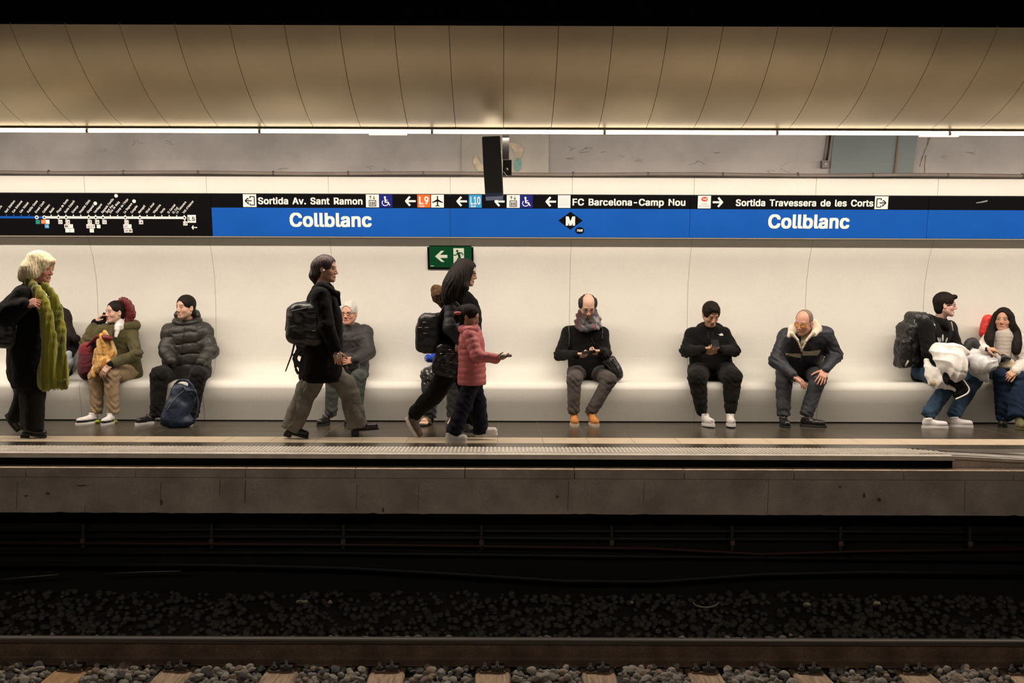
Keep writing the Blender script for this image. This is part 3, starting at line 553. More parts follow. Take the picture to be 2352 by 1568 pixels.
# letter outlines (units of 1/1000 em): {char: [advance, [[x, y, x, y, ...], ...]]}
import json
GLYPHS = json.loads(r'''{" ":[280,[]],"'":[206,[[78,318,70,509,136,509,128,318]]],"-":[453,[[337,244,337,188,114,188,114,244]]],".":[188,[[95,-4,83,-3,73,1,63,9,55,18,51,29,50,41,51,53,55,64,63,73,73,81,83,85,95,87,107,85,118,81,128,73,135,64,140,53,141,41,140,29,135,18,128,9,118,1,107,-3]]],"0":[453,[[227,-7,191,-3,158,7,130,24,105,48,85,77,69,113,57,155,50,202,48,254,50,306,57,353,69,395,85,431,106,461,130,484,159,502,191,512,227,516,262,512,295,502,323,484,348,461,368,431,384,395,396,353,403,306,405,254,403,202,396,155,384,113,368,77,348,48,323,24,295,7,263,-3],[227,50,250,52,271,60,290,74,306,92,320,116,330,144,338,176,342,213,344,254,342,295,338,332,330,365,320,393,306,416,290,435,271,449,250,457,227,460,203,457,182,449,163,435,147,416,134,393,123,365,115,332,111,295,109,254,111,213,115,176,123,144,134,116,147,92,163,74,182,60,203,52]]],"1":[453,[[76,0,76,55,391,55,391,0],[276,509,276,0,212,0,212,448,209,448,86,358,86,427,198,509]]],"2":[453,[[64,0,64,47,234,229,252,248,268,266,282,282,294,298,303,312,311,327,316,341,319,356,320,371,319,389,315,405,308,419,298,431,287,441,273,449,258,455,241,458,224,460,205,458,188,454,172,447,159,438,148,427,139,413,132,398,128,381,127,362,66,362,68,391,75,418,86,442,102,464,121,482,143,496,168,507,196,513,225,516,254,513,281,507,306,497,328,482,346,465,361,445,372,423,379,398,381,372,380,354,377,336,371,318,363,299,351,280,336,259,317,235,294,209,267,180,153,60,153,57,389,57,389,0]]],"3":[453,[[218,-7,188,-5,159,1,133,10,108,22,88,38,70,57,57,79,48,104,44,132,109,132,112,115,118,100,126,87,137,76,150,66,165,59,182,54,200,51,219,50,239,51,258,55,275,61,291,69,304,80,315,93,323,108,328,125,329,145,328,163,323,180,316,196,306,211,292,223,275,234,254,241,229,246,201,248,157,248,157,299,288,448,288,452,70,452,70,509,372,509,372,461,211,278,211,289,247,290,279,286,308,276,333,262,354,244,371,222,383,198,391,173,393,145,390,116,383,90,370,66,354,45,333,27,309,12,281,2,251,-5]]],"4":[453,[[40,105,40,158,247,509,311,509,109,166,109,163,413,163,413,105],[282,0,282,121,282,146,282,318,343,318,343,0]]],"5":[453,[[221,-7,192,-5,165,1,140,11,118,25,99,41,83,60,71,82,63,105,60,130,122,130,125,115,130,102,138,89,148,78,160,68,173,60,188,54,204,51,221,50,241,51,259,56,276,64,291,75,304,89,314,104,322,122,326,141,328,162,326,183,321,203,314,221,303,237,290,251,275,262,257,270,238,275,218,277,201,276,184,273,167,268,152,262,139,255,128,246,67,253,96,509,366,509,366,452,151,452,134,301,136,301,148,311,162,318,178,325,194,330,212,333,229,334,252,332,274,328,294,321,313,311,330,299,345,285,358,269,370,251,379,231,386,210,390,187,391,163,388,132,381,102,369,76,352,52,332,32,309,15,282,3,253,-4]]],"6":[453,[[226,-7,196,-4,168,3,142,15,119,31,100,51,84,74,73,101,66,130,64,162,65,187,71,212,80,239,93,268,112,302,137,340,252,509,322,509,151,261,145,261,165,288,196,307,208,311,221,313,235,314,265,312,291,305,316,295,337,280,355,262,370,240,380,215,387,187,389,157,387,127,379,98,368,73,352,50,333,30,310,14,284,3,257,-4],[226,48,245,50,263,55,279,63,293,73,304,86,314,101,322,119,326,137,327,157,326,178,322,196,314,213,304,228,293,241,279,251,263,259,245,264,226,265,207,264,190,259,174,252,160,241,148,229,138,214,131,197,126,179,125,158,126,138,131,119,138,102,148,86,160,73,174,63,190,55,207,50]]],"7":[453,[[97,0,323,448,323,452,62,452,62,509,391,509,391,449,165,0]]],"9":[453,[[226,516,256,513,285,506,310,494,333,478,352,458,368,434,380,408,387,378,389,347,387,322,382,296,373,270,359,240,340,207,315,168,200,0,130,0,301,248,307,248,287,221,257,202,218,195,188,197,161,203,137,214,116,229,98,247,83,269,72,294,66,321,64,352,66,382,73,411,85,436,101,459,120,479,143,494,168,506,196,513],[226,460,207,459,190,454,174,446,160,435,148,423,138,407,131,390,127,372,125,352,127,331,131,313,138,295,148,280,160,268,174,257,190,250,207,245,226,243,245,245,263,249,279,257,293,267,305,280,314,295,322,312,326,330,327,350,326,371,322,390,314,407,305,422,293,435,279,446,263,454,245,459]]],"A":[480,[[16,0,201,509,276,509,463,0,395,0,287,302,280,323,272,346,264,372,255,402,244,438,232,478,245,478,233,437,222,402,213,371,204,345,197,322,191,302,85,0],[110,142,110,199,370,199,370,142]]],"B":[456,[[60,0,60,509,241,509,274,507,304,501,329,491,350,477,367,461,381,442,390,421,396,398,398,374,397,353,393,336,387,320,378,307,368,295,356,286,315,267,315,262,331,260,347,254,363,245,378,234,391,220,402,203,411,184,416,161,418,136,416,111,410,88,400,67,386,48,368,31,344,18,317,8,284,2,247,0],[125,57,245,57,281,60,309,67,330,80,344,96,353,115,355,137,354,153,350,169,342,184,333,197,320,209,306,218,289,225,269,229,248,231,125,231],[125,285,238,285,256,287,273,290,288,296,302,304,314,314,323,326,330,340,335,355,336,372,333,393,326,412,313,429,294,442,270,449,240,452,125,452]]],"C":[510,[[267,-7,225,-3,186,7,150,25,119,49,92,79,70,115,53,157,44,203,40,254,44,305,53,352,70,393,92,429,119,459,150,484,186,501,225,512,267,516,293,514,317,511,340,504,362,496,383,485,402,471,419,456,435,438,448,418,459,397,467,373,473,348,408,348,404,365,397,380,389,395,380,407,369,418,357,428,344,437,330,444,315,449,267,456,237,453,209,445,184,432,161,414,141,391,125,364,113,332,106,295,103,254,106,213,113,177,125,145,141,117,161,94,184,76,210,63,237,56,267,53,315,60,357,81,369,90,380,102,389,114,397,128,404,144,408,160,473,160,467,135,459,112,448,91,435,71,420,53,402,38,383,24,363,13,341,5,317,-2,293,-6]]],"D":[502,[[219,0,96,0,96,57,215,57,254,60,288,68,318,81,343,99,363,122,379,149,390,181,397,216,399,255,397,294,390,329,379,361,364,388,344,410,320,428,291,441,258,449,221,452,93,452,93,509,225,509,273,505,315,495,353,478,385,455,412,426,433,391,449,351,458,306,462,255,458,205,449,159,433,119,411,83,384,54,351,31,312,14,268,3],[125,509,125,0,60,0,60,509]]],"E":[419,[[60,0,60,509,372,509,372,452,125,452,125,286,355,286,355,229,125,229,125,57,375,57,375,0]]],"F":[410,[[60,0,60,509,369,509,369,452,125,452,125,278,346,278,346,221,125,221,125,0]]],"G":[520,[[269,-7,225,-3,185,7,149,25,118,49,91,79,69,116,53,157,43,203,40,254,43,305,53,352,69,393,91,429,117,459,149,484,184,501,223,512,265,516,291,514,316,510,340,504,363,494,384,483,403,469,421,453,436,436,449,416,460,395,468,373,474,349,408,349,387,393,356,427,344,436,330,443,315,448,300,453,283,455,265,456,236,453,209,445,183,432,160,414,141,392,125,364,113,332,106,295,103,254,106,213,113,177,125,145,141,117,161,95,184,76,210,63,238,56,269,53,296,55,322,61,345,71,365,85,382,102,396,123,407,147,413,173,415,202,434,199,283,199,283,256,478,256,478,200,475,160,466,124,451,91,431,62,406,38,377,19,344,5,308,-4]]],"H":[517,[[60,0,60,509,125,509,125,289,392,289,392,509,457,509,457,0,392,0,392,232,125,232,125,0]]],"I":[300,[[31,0,31,57,118,57,118,452,31,452,31,509,269,509,269,452,183,452,183,57,269,57,269,0]]],"L":[393,[[60,0,60,509,125,509,125,57,361,57,361,0]]],"M":[628,[[60,0,60,509,152,509,277,187,287,159,299,123,311,84,322,49,307,49,318,83,330,121,342,158,352,187,476,509,568,509,568,0,504,0,504,291,504,327,505,369,506,413,507,457,513,457,498,409,482,363,467,322,456,291,342,0,286,0,170,291,159,321,145,361,129,408,112,457,119,457,120,416,121,372,122,328,122,291,122,0]]],"N":[523,[[60,0,60,509,136,509,343,183,349,174,355,163,363,151,388,107,414,55,405,54,401,108,399,157,399,195,399,509,463,509,463,0,387,0,202,290,177,331,168,346,159,363,148,381,136,402,123,425,108,452,119,454,122,384,123,363,124,345,124,328,125,313,125,301,125,291,125,0]]],"P":[445,[[60,0,60,509,235,509,272,506,305,499,332,487,356,471,375,452,390,430,400,404,407,377,409,348,407,318,400,291,390,265,375,243,356,223,332,207,305,195,272,188,235,186,109,186,109,242,233,242,257,244,279,248,297,256,312,266,324,279,333,294,339,310,343,328,344,348,343,367,339,385,333,402,324,416,312,428,297,439,279,446,257,451,232,452,125,452,125,0]]],"R":[449,[[60,0,60,509,236,509,273,506,305,500,333,489,356,473,376,455,390,433,401,408,407,381,409,352,407,323,401,296,390,271,376,250,356,232,333,217,305,206,273,200,236,198,96,198,96,255,234,255,258,256,280,260,298,267,313,276,325,287,334,300,340,316,344,333,345,352,344,371,340,389,334,405,325,419,313,430,298,440,279,446,258,451,233,452,125,452,125,0],[353,0,230,229,303,229,428,0]]],"S":[447,[[224,-9,188,-7,156,-1,128,9,102,23,81,40,64,60,51,83,42,109,38,137,104,137,108,118,114,102,123,88,136,76,150,66,166,59,185,53,204,50,224,49,246,50,267,54,286,60,303,69,317,79,329,92,338,106,344,122,346,139,344,154,340,168,332,179,322,189,310,197,296,205,245,222,184,239,145,253,112,269,86,289,67,313,56,341,52,372,54,400,62,425,75,448,92,468,113,484,138,498,165,508,195,514,227,516,259,514,289,508,316,498,340,484,360,468,377,449,390,427,398,403,401,378,337,378,332,402,320,421,302,437,280,449,254,456,225,459,204,457,185,454,167,448,152,440,139,430,129,418,121,405,117,391,115,376,117,359,122,345,131,334,142,324,155,315,169,308,212,293,264,279,312,264,359,238,372,226,384,213,395,198,402,180,407,161,408,139,406,112,399,87,386,64,370,43,349,25,323,11,294,0,261,-7]]],"T":[449,[[32,452,32,509,417,509,417,452,257,452,257,0,193,0,193,452]]],"V":[480,[[204,0,16,509,84,509,192,206,199,187,207,164,215,137,225,106,236,71,248,31,235,31,247,71,257,107,267,138,276,165,283,187,290,206,395,509,463,509,278,0]]],"a":[389,[[160,-9,137,-7,115,-3,94,5,76,15,60,29,48,45,38,63,32,84,30,108,32,128,36,146,43,161,53,174,64,184,78,193,125,211,178,220,200,223,218,225,234,227,247,229,257,231,265,235,271,240,274,246,276,255,276,257,275,272,272,285,267,297,260,307,251,315,240,322,227,327,212,330,196,331,178,330,163,327,149,322,137,316,127,309,118,301,100,274,41,291,51,313,64,331,79,346,95,358,114,368,133,375,153,380,173,383,194,384,239,379,255,375,271,369,286,360,300,350,312,336,322,320,330,301,335,278,337,251,337,0,277,0,277,52,272,52,252,25,242,16,229,8,215,1,199,-4,181,-7],[170,45,192,47,211,51,228,59,242,68,254,80,263,93,270,108,274,122,276,138,276,190,272,187,267,184,259,182,231,176,200,171,175,168,134,159,122,153,112,147,103,139,97,130,93,118,92,105,93,93,96,82,102,72,109,64,119,57,130,52,142,48,156,46]]],"b":[424,[[229,-8,208,-7,189,-3,172,4,159,12,147,21,138,31,118,59,112,59,112,0,53,0,53,509,114,509,114,319,118,319,137,346,147,355,158,364,171,373,188,379,207,383,229,384,259,382,287,374,313,361,335,342,354,320,370,293,381,261,388,227,390,189,388,151,381,116,370,84,355,57,336,34,313,16,288,3,260,-6],[220,47,242,49,262,55,279,66,294,80,306,97,316,117,323,139,327,163,328,189,327,215,323,239,316,261,307,281,295,298,280,311,262,322,243,328,220,330,198,328,178,322,161,312,147,299,134,282,125,263,118,241,114,216,113,189,114,162,118,138,125,115,135,95,147,78,162,65,179,55,198,49]]],"c":[396,[[207,-8,174,-5,144,3,117,16,93,35,72,58,56,85,44,116,37,150,34,187,37,225,44,260,56,291,72,318,93,341,117,360,144,374,174,382,207,384,226,384,243,381,260,377,305,356,318,346,330,335,340,322,349,308,356,293,362,277,303,262,290,289,270,311,242,325,207,330,184,328,163,321,145,310,130,296,118,278,108,258,102,236,98,212,96,187,98,163,102,139,108,117,118,97,130,80,145,66,163,55,184,49,207,46,243,52,271,66,292,89,304,117,363,102,357,86,350,70,341,56,331,43,319,32,306,21,292,12,277,5,261,-1,244,-5,226,-7]]],"d":[424,[[195,-8,165,-6,137,3,111,16,89,34,70,57,55,84,43,116,36,151,34,189,36,227,43,261,55,293,70,320,89,342,112,361,137,374,165,382,196,384,218,383,237,379,253,373,267,364,278,355,287,346,306,319,311,319,311,509,372,509,372,0,313,0,313,59,307,59,287,31,277,21,266,12,252,4,236,-3,217,-7],[205,47,226,49,246,55,263,65,278,78,290,95,299,115,306,138,310,162,312,189,310,216,306,241,300,263,290,282,278,299,263,312,246,322,227,328,205,330,182,328,162,322,145,311,130,298,118,281,108,261,102,239,98,215,96,189,98,163,102,139,109,117,118,97,130,80,145,66,162,55,182,49]]],"e":[404,[[212,-8,177,-5,145,3,117,16,92,35,72,58,56,85,44,116,37,150,34,187,36,224,44,258,55,290,71,317,91,340,115,359,142,373,172,382,205,384,226,383,246,380,266,374,285,366,303,355,319,341,334,324,347,305,357,282,365,256,370,227,371,194,371,169,75,169,75,221,338,221,310,202,308,226,304,248,298,269,288,286,277,301,263,314,246,323,227,328,205,330,183,328,164,323,146,313,131,301,119,286,109,270,102,251,97,231,96,211,96,178,98,151,102,127,110,106,121,88,135,73,151,61,169,53,190,48,212,46,227,47,241,49,254,53,265,58,276,65,285,73,294,82,300,93,306,105,365,91,358,72,348,55,335,39,320,26,302,14,283,4,261,-3,237,-7]]],"f":[254,[[228,379,228,327,6,327,6,379],[81,0,81,432,82,452,87,470,96,486,107,499,120,510,135,519,152,525,169,529,187,530,222,527,243,521,227,468,215,472,195,474,178,472,164,468,154,460,147,449,143,435,142,419,142,0]]],"g":[425,[[207,-151,180,-149,156,-146,134,-140,114,-132,97,-122,82,-110,70,-97,59,-84,51,-69,101,-41,122,-66,131,-74,142,-82,154,-88,169,-93,187,-96,207,-97,236,-95,261,-87,282,-75,298,-58,308,-34,311,-6,311,68,306,68,287,41,277,32,266,23,252,16,236,10,217,6,195,5,165,7,138,14,113,27,90,43,71,65,55,90,43,120,36,154,34,191,36,229,43,263,55,293,71,320,90,342,112,361,138,374,166,382,196,384,218,383,237,379,253,373,267,365,279,356,288,346,308,319,313,319,313,379,372,379,372,-9,370,-40,363,-67,350,-90,334,-109,314,-124,291,-136,265,-144,237,-149],[205,59,227,61,246,66,264,75,278,87,290,103,300,121,307,142,311,166,312,193,311,219,307,242,300,264,291,283,279,299,264,312,247,322,227,328,205,330,182,328,163,322,145,312,130,298,118,282,109,262,102,241,98,218,96,193,98,167,102,144,109,123,118,104,131,88,145,76,163,66,183,61]]],"h":[410,[[114,227,114,0,53,0,53,509,114,509,114,287,102,287,116,319,132,344,152,362,175,374,200,382,227,384,252,383,275,377,295,369,313,356,328,340,341,321,350,298,355,271,357,240,357,0,296,0,296,235,293,263,286,286,273,304,256,318,235,326,210,329,192,328,176,324,161,317,147,308,136,297,126,283,119,266,115,248]]],"i":[167,[[53,0,53,379,114,379,114,0],[84,443,73,444,63,448,54,455,47,463,43,472,41,483,43,494,47,504,54,512,63,518,73,522,84,524,95,522,105,518,114,512,121,504,125,494,126,483,125,472,121,463,114,455,105,448,95,444]]],"l":[189,[[139,-2,112,0,91,8,74,20,62,37,55,59,53,84,53,509,114,509,114,99,114,83,117,71,120,62,126,57,135,53,146,52,160,53,170,54,181,3,162,-1]]],"m":[610,[[53,0,53,379,112,379,112,295,108,295,114,314,122,331,132,346,144,358,158,368,172,376,187,382,203,385,219,386,245,383,268,375,287,361,303,342,314,320,321,295,312,295,318,312,326,329,337,343,350,356,364,366,381,375,398,381,417,385,437,386,458,385,478,380,497,372,514,361,529,346,541,328,550,307,555,283,557,255,557,0,496,0,496,254,493,279,485,298,473,313,456,323,438,329,419,330,402,329,387,326,374,320,363,312,353,302,345,290,340,277,336,263,335,247,335,0,274,0,274,260,272,280,265,297,253,311,238,322,220,328,199,330,185,329,171,326,158,320,145,312,135,302,126,289,119,274,115,257,114,238,114,0]]],"n":[410,[[114,227,114,0,53,0,53,379,112,379,112,287,102,287,116,319,132,344,152,362,175,374,200,382,227,384,252,383,275,377,295,369,313,356,328,340,341,321,350,298,355,271,357,240,357,0,296,0,296,235,293,263,286,286,273,304,256,318,235,326,210,329,192,328,176,324,161,317,147,308,136,297,126,283,119,266,115,248]]],"o":[415,[[207,-8,174,-5,144,3,117,16,93,35,72,58,56,85,44,116,37,150,34,187,37,225,44,260,56,291,72,318,93,341,117,360,144,374,174,382,207,384,241,382,271,374,299,360,323,341,343,318,359,291,371,260,379,225,381,187,379,150,371,116,359,85,343,58,323,35,299,16,271,3,241,-5],[207,46,231,49,252,55,270,66,285,80,298,97,307,117,314,139,318,163,319,187,318,212,314,236,307,258,298,278,285,296,270,310,252,321,231,328,207,330,184,328,163,321,145,310,130,296,118,278,108,258,102,236,98,212,96,187,98,163,102,139,108,117,118,97,130,80,145,66,163,55,184,49]]],"p":[424,[[53,-143,53,379,112,379,112,319,118,319,137,346,147,355,158,364,171,373,188,379,207,383,229,384,259,382,287,374,313,361,335,342,354,320,370,293,381,261,388,227,390,189,388,151,381,116,370,84,355,57,336,34,313,16,288,3,260,-6,229,-8,208,-7,189,-3,173,4,159,12,147,21,138,31,118,59,114,59,114,-143],[220,47,242,49,262,55,279,66,294,80,306,97,316,117,323,139,327,163,328,189,327,215,323,239,316,261,307,281,295,298,280,311,262,322,243,328,220,330,198,328,178,322,161,312,147,299,134,282,125,263,118,241,114,216,113,189,114,162,118,138,125,115,135,95,147,78,162,65,179,55,198,49]]],"r":[259,[[53,0,53,379,112,379,112,321,115,321,124,339,137,354,152,367,171,377,191,383,213,385,229,384,243,384,243,322,241,323,236,324,230,324,207,326,190,324,174,321,159,315,146,306,135,296,126,284,119,269,115,254,114,237,114,0]]],"s":[365,[[182,-8,157,-7,133,-3,112,3,93,12,76,24,62,38,50,54,41,73,36,94,94,107,101,87,111,72,124,60,141,52,160,47,181,45,206,47,227,53,244,62,258,74,265,88,268,103,266,115,262,126,254,136,243,144,229,150,212,155,149,170,118,180,92,192,72,208,58,227,50,249,47,274,49,295,55,314,65,332,79,347,95,360,115,370,137,378,161,383,187,384,212,383,234,379,254,372,271,363,286,352,299,339,309,324,318,308,324,290,268,277,262,291,254,304,243,316,228,325,210,331,187,333,166,331,147,326,131,317,119,305,111,292,109,277,110,264,115,253,124,243,136,235,152,229,172,223,229,209,261,200,287,187,306,171,320,153,328,131,331,107,329,85,323,65,312,47,298,31,281,18,260,6,236,-2,210,-7]]],"t":[227,[[204,379,204,327,6,327,6,379],[65,471,126,471,126,98,127,83,130,70,136,61,144,55,156,51,170,50,185,51,202,54,213,2,192,-3,168,-4,138,-1,113,7,92,21,77,41,68,64,65,93]]],"u":[410,[[182,-5,158,-3,135,2,115,11,97,23,82,39,69,59,60,82,54,109,53,139,53,379,114,379,114,144,116,117,124,94,137,75,154,61,175,53,200,50,218,51,234,55,249,62,263,71,274,83,283,97,290,113,295,132,296,153,296,379,357,379,357,0,298,0,298,92,307,92,294,60,277,35,257,17,234,5,209,-3]]],"v":[389,[[163,0,17,379,84,379,165,155,187,87,206,21,184,21,203,87,224,155,305,379,371,379,226,0]]],"x":[379,[[21,0,171,218,171,171,29,379,100,379,147,306,179,253,207,206,175,206,202,253,233,306,282,379,352,379,209,169,209,214,358,0,287,0,231,85,200,136,173,182,205,182,178,136,148,85,91,0]]],"\u00e0":[389,[[160,-9,137,-7,115,-3,94,5,76,15,60,29,48,45,38,63,32,84,30,108,32,128,36,146,43,161,53,174,64,184,78,193,125,211,178,220,200,223,218,225,234,227,247,229,257,231,265,235,271,240,274,246,276,255,276,257,275,272,272,285,267,297,260,307,251,315,240,322,227,327,212,330,196,331,178,330,163,327,149,322,137,316,127,309,118,301,100,274,41,291,51,313,64,331,79,346,95,358,114,368,133,375,153,380,173,383,194,384,239,379,255,375,271,369,286,360,300,350,312,336,322,320,330,301,335,278,337,251,337,0,277,0,277,52,272,52,252,25,242,16,229,8,215,1,199,-4,181,-7],[170,45,192,47,211,51,228,59,242,68,254,80,263,93,270,108,274,122,276,138,276,190,272,187,267,184,259,182,231,176,200,171,175,168,134,159,122,153,112,147,103,139,97,130,93,118,92,105,93,93,96,82,102,72,109,64,119,57,130,52,142,48,156,46],[165,429,99,529,168,529,215,429]]],"\u00e7":[396,[[207,-8,174,-5,144,3,117,16,93,35,72,58,56,85,44,116,37,150,34,187,37,225,44,260,56,291,72,318,93,341,117,360,144,374,174,382,207,384,226,384,243,381,260,377,305,356,318,346,330,335,340,322,349,308,356,293,362,277,303,262,290,289,270,311,242,325,207,330,184,328,163,321,145,310,130,296,118,278,108,258,102,236,98,212,96,187,98,163,102,139,108,117,118,97,130,80,145,66,163,55,184,49,207,46,243,52,271,66,292,89,304,117,363,102,357,86,350,70,341,56,331,43,319,32,306,21,292,12,277,5,261,-1,244,-5,226,-7],[169,-143,169,-107,210,-107,221,-106,230,-105,236,-102,240,-98,242,-92,243,-84,242,-77,240,-71,236,-67,230,-64,221,-63,210,-62,182,-62,192,16,224,16,224,0,224,-29,244,-32,261,-36,273,-44,282,-54,287,-68,289,-85,287,-103,280,-118,270,-129,254,-136,234,-141,210,-143]]],"\u00e9":[404,[[212,-8,177,-5,145,3,117,16,92,35,72,58,56,85,44,116,37,150,34,187,36,224,44,258,55,290,71,317,91,340,115,359,142,373,172,382,205,384,226,383,246,380,266,374,285,366,303,355,319,341,334,324,347,305,357,282,365,256,370,227,371,194,371,169,75,169,75,221,338,221,310,202,308,226,304,248,298,269,288,286,277,301,263,314,246,323,227,328,205,330,183,328,164,323,146,313,131,301,119,286,109,270,102,251,97,231,96,211,96,178,98,151,102,127,110,106,121,88,135,73,151,61,169,53,190,48,212,46,227,47,241,49,254,53,265,58,276,65,285,73,294,82,300,93,306,105,365,91,358,72,348,55,335,39,320,26,302,14,283,4,261,-3,237,-7],[177,429,225,529,293,529,227,429]]],"\u00ed":[167,[[53,0,53,379,114,379,114,0],[57,429,104,529,173,529,107,429]]],"\u00f3":[415,[[207,-8,174,-5,144,3,117,16,93,35,72,58,56,85,44,116,37,150,34,187,37,225,44,260,56,291,72,318,93,341,117,360,144,374,174,382,207,384,241,382,271,374,299,360,323,341,343,318,359,291,371,260,379,225,381,187,379,150,371,116,359,85,343,58,323,35,299,16,271,3,241,-5],[207,46,231,49,252,55,270,66,285,80,298,97,307,117,314,139,318,163,319,187,318,212,314,236,307,258,298,278,285,296,270,310,252,321,231,328,207,330,184,328,163,321,145,310,130,296,118,278,108,258,102,236,98,212,96,187,98,163,102,139,108,117,118,97,130,80,145,66,163,55,184,49],[181,429,228,529,297,529,231,429]]]}''')
# ---------------------------------------------------------------- signs
def smat(n, c, rough=.45): return mat(n, c, rough, spec=.15)
M['sblack'] = mat('sign_black', (.0035, .0035, .004), .6, spec=.04)
M['sblue'] = mat('sign_blue', (.004, .082, .40), .5, spec=.15, noise=.08, nscale=3)
M['swhite'] = smat('sign_white', (.72, .72, .70))
M['swhite_dim'] = smat('sign_white_faded', (.68, .69, .70))
M['sghost'] = smat('sign_ghost_print', (.56, .57, .60))
M['snavy'] = smat('sign_navy', (.008, .012, .16))
M['sorange'] = smat('sign_orange', (.83, .13, .025))
M['scyan'] = smat('sign_cyan', (.03, .27, .56))
M['sred'] = smat('sign_red', (.75, .05, .04))
M['sgreen'] = smat('sign_green', (.003, .060, .020))
M['stealgreen'] = smat('sign_teal', (.02, .22, .20))
M['sgrey'] = smat('sign_grey', (.25, .25, .25))
M['slime'] = smat('exit_pale', (.66, .72, .58))

def SW(px, y, off=0.0):
    vz = (712 - y) / FPX
    d = (10.45 + .18*1.203) / (1 + .18*vz)
    return np.array([(px - VX)/FPX*10.49, d - off, CZ + vz*d])
def wallmap(d0, k=0.0):
    def f(px, y, off=0.0):
        return np.array([(px - VX)/FPX*d0, d0 - off, CZ + (712 - y)/FPX*d0])
    return f
def glyph_mesh(ch, bold):
    key = (ch, bold)
    if key in _used: return _used[key]
    cu = bpy.data.curves.new('g', 'CURVE'); cu.dimensions = '2D'; cu.fill_mode = 'BOTH'
    for s in GLYPHS[ch][1]:
        sp = cu.splines.new('POLY'); n = len(s)//2; sp.points.add(n-1)
        for i in range(n): sp.points[i].co = (s[2*i]/1000, s[2*i+1]/1000, 0, 1)
        sp.use_cyclic_u = True
    o = bpy.data.objects.new('g', cu); C.objects.link(o)
    dg = bpy.context.evaluated_depsgraph_get()
    me = bpy.data.meshes.new_from_object(o.evaluated_get(dg))
    V = [(v.co.x, v.co.y) for v in me.vertices]; F = [tuple(p.vertices) for p in me.polygons]
    bpy.data.objects.remove(o); bpy.data.curves.remove(cu); bpy.data.meshes.remove(me)
    _used[key] = (V, F); return V, F
def text_polys(txt, bold=.018, track=.02):
    x = 0; out = []
    for ch in txt:
        g = GLYPHS.get(ch)
        if g is None: x += .3; continue
        if g[1]:
            V, F = glyph_mesh(ch, bold); out.append((np.array([(a+x, b) for a, b in V]), F))
        x += g[0]/1000 + track
    return out, x - track
def text_on(B, fm, txt, x0, x1, ytop, ybase, off=.004, bold=.030, shear=0, rot=None, track=.02, cond=1.0):
    """letters between x0 and x1 (x1 None keeps the natural width); cap height ytop..ybase"""
    polys, wid = text_polys(txt, bold, track)
    sy = (ybase - ytop) / 0.509
    sx = sy*cond if x1 is None else (x1 - x0) / wid
    ca, sa = (math.cos(rot), math.sin(rot)) if rot else (1, 0)
    k = bold*.9
    for V, F in polys:
        for q, (ja, jb) in enumerate(((0, 0), (-k, -k*.6), (k, -k*.6), (-k, k*.6), (k, k*.6)) if k > 0 else ((0, 0),)):
            W = []
            for a, b in V:
                u = (a + ja + shear*b)*sx; v = (b + jb)*sy
                W.append(fm(x0 + u*ca - v*sa, ybase - (u*sa + v*ca), off + q*.0002))
            B.add(W, F)
def poly_on(B, fm, pts, off=.003, off0=0.0):
    n = len(pts); V = [fm(x, y, off) for x, y in pts] + [fm(x, y, off0) for x, y in pts]
    B.add(V, [tuple(range(n)), tuple(range(2*n-1, n-1, -1))] + [(i, i+n, (i+1) % n+n, (i+1) % n) for i in range(n)])
def rect_on(B, fm, x0, y0, x1, y1, off=.003, off0=0.0): poly_on(B, fm, [(x0, y0), (x1, y0), (x1, y1), (x0, y1)], off, off0)
def line_on(B, fm, pts, w, off=.004):
    for (xa, ya), (xb, yb) in zip(pts[:-1], pts[1:]):
        l = math.hypot(xb-xa, yb-ya) + 1e-9; nx_, ny_ = -(yb-ya)/l*w/2, (xb-xa)/l*w/2
        poly_on(B, fm, [(xa+nx_, ya+ny_), (xb+nx_, yb+ny_), (xb-nx_, yb-ny_), (xa-nx_, ya-ny_)], off, off-.0015)
def disc(cx, cy, rx, ry=None, n=20, a0=0, a1=2*PI):
    ry = ry or rx
    return [(cx+rx*math.cos(a0+(a1-a0)*i/n), cy+ry*math.sin(a0+(a1-a0)*i/n)) for i in range(n)]
def arrow_on(B, fm, x0, x1, yc, w=4.6, head=10.5, left=True, off=.004):
    s = 1 if left else -1; tip = x0 if left else x1; tail = x1 if left else x0
    line_on(B, fm, [(tip + s*2.5, yc), (tail, yc)], w, off)
    line_on(B, fm, [(tip + s*head+1*s, yc-head), (tip + s*1.6, yc+.8)], w, off+.0002)
    line_on(B, fm, [(tip + s*head+1*s, yc+head), (tip + s*1.6, yc-.8)], w, off+.0004)

YT, YB_, YE = 447.2, 478.8, 544.0
def panel(x0, x1, label, has_blue=True):
    t = thing('station_sign', label, 'sign', SW((x0+x1)/2, YE), group='platform sign panels')
    B = MB(); rect_on(B, SW, x0+.4, YT, x1-.4, YB_ if has_blue else YE, 0, -.035); B.build('black_band', M['sblack'], t)
    if has_blue:
        B = MB(); rect_on(B, SW, x0+.4, YB_, x1-.4, YE, .0005, -.0345); B.build('blue_band', M['sblue'], t)
    return t
sp0 = panel(-90, 485.5, 'long black route map panel at the left end of the station sign', False)
sp1 = panel(485.5, 1033.2, 'station sign panel reading Collblanc below Sortida Av. Sant Ramon')
sp2 = panel(1033.2, 1584, 'station sign panel with the black M diamond on its blue band')
sp3 = panel(1584, 2130, 'station sign panel reading Collblanc below Sortida Travessera de les Corts')
sp4 = panel(2130, 2480, 'blank blue and black sign panel at the far right of the station sign')
B = MB(); rect_on(B, SW, -90, YE-.2, 2480, YE+2.2, -.005, -.05); B.build('sign_bottom_rail', M['lampbody'], label='thin metal rail running along the bottom edge of the station sign', cat='sign rail')
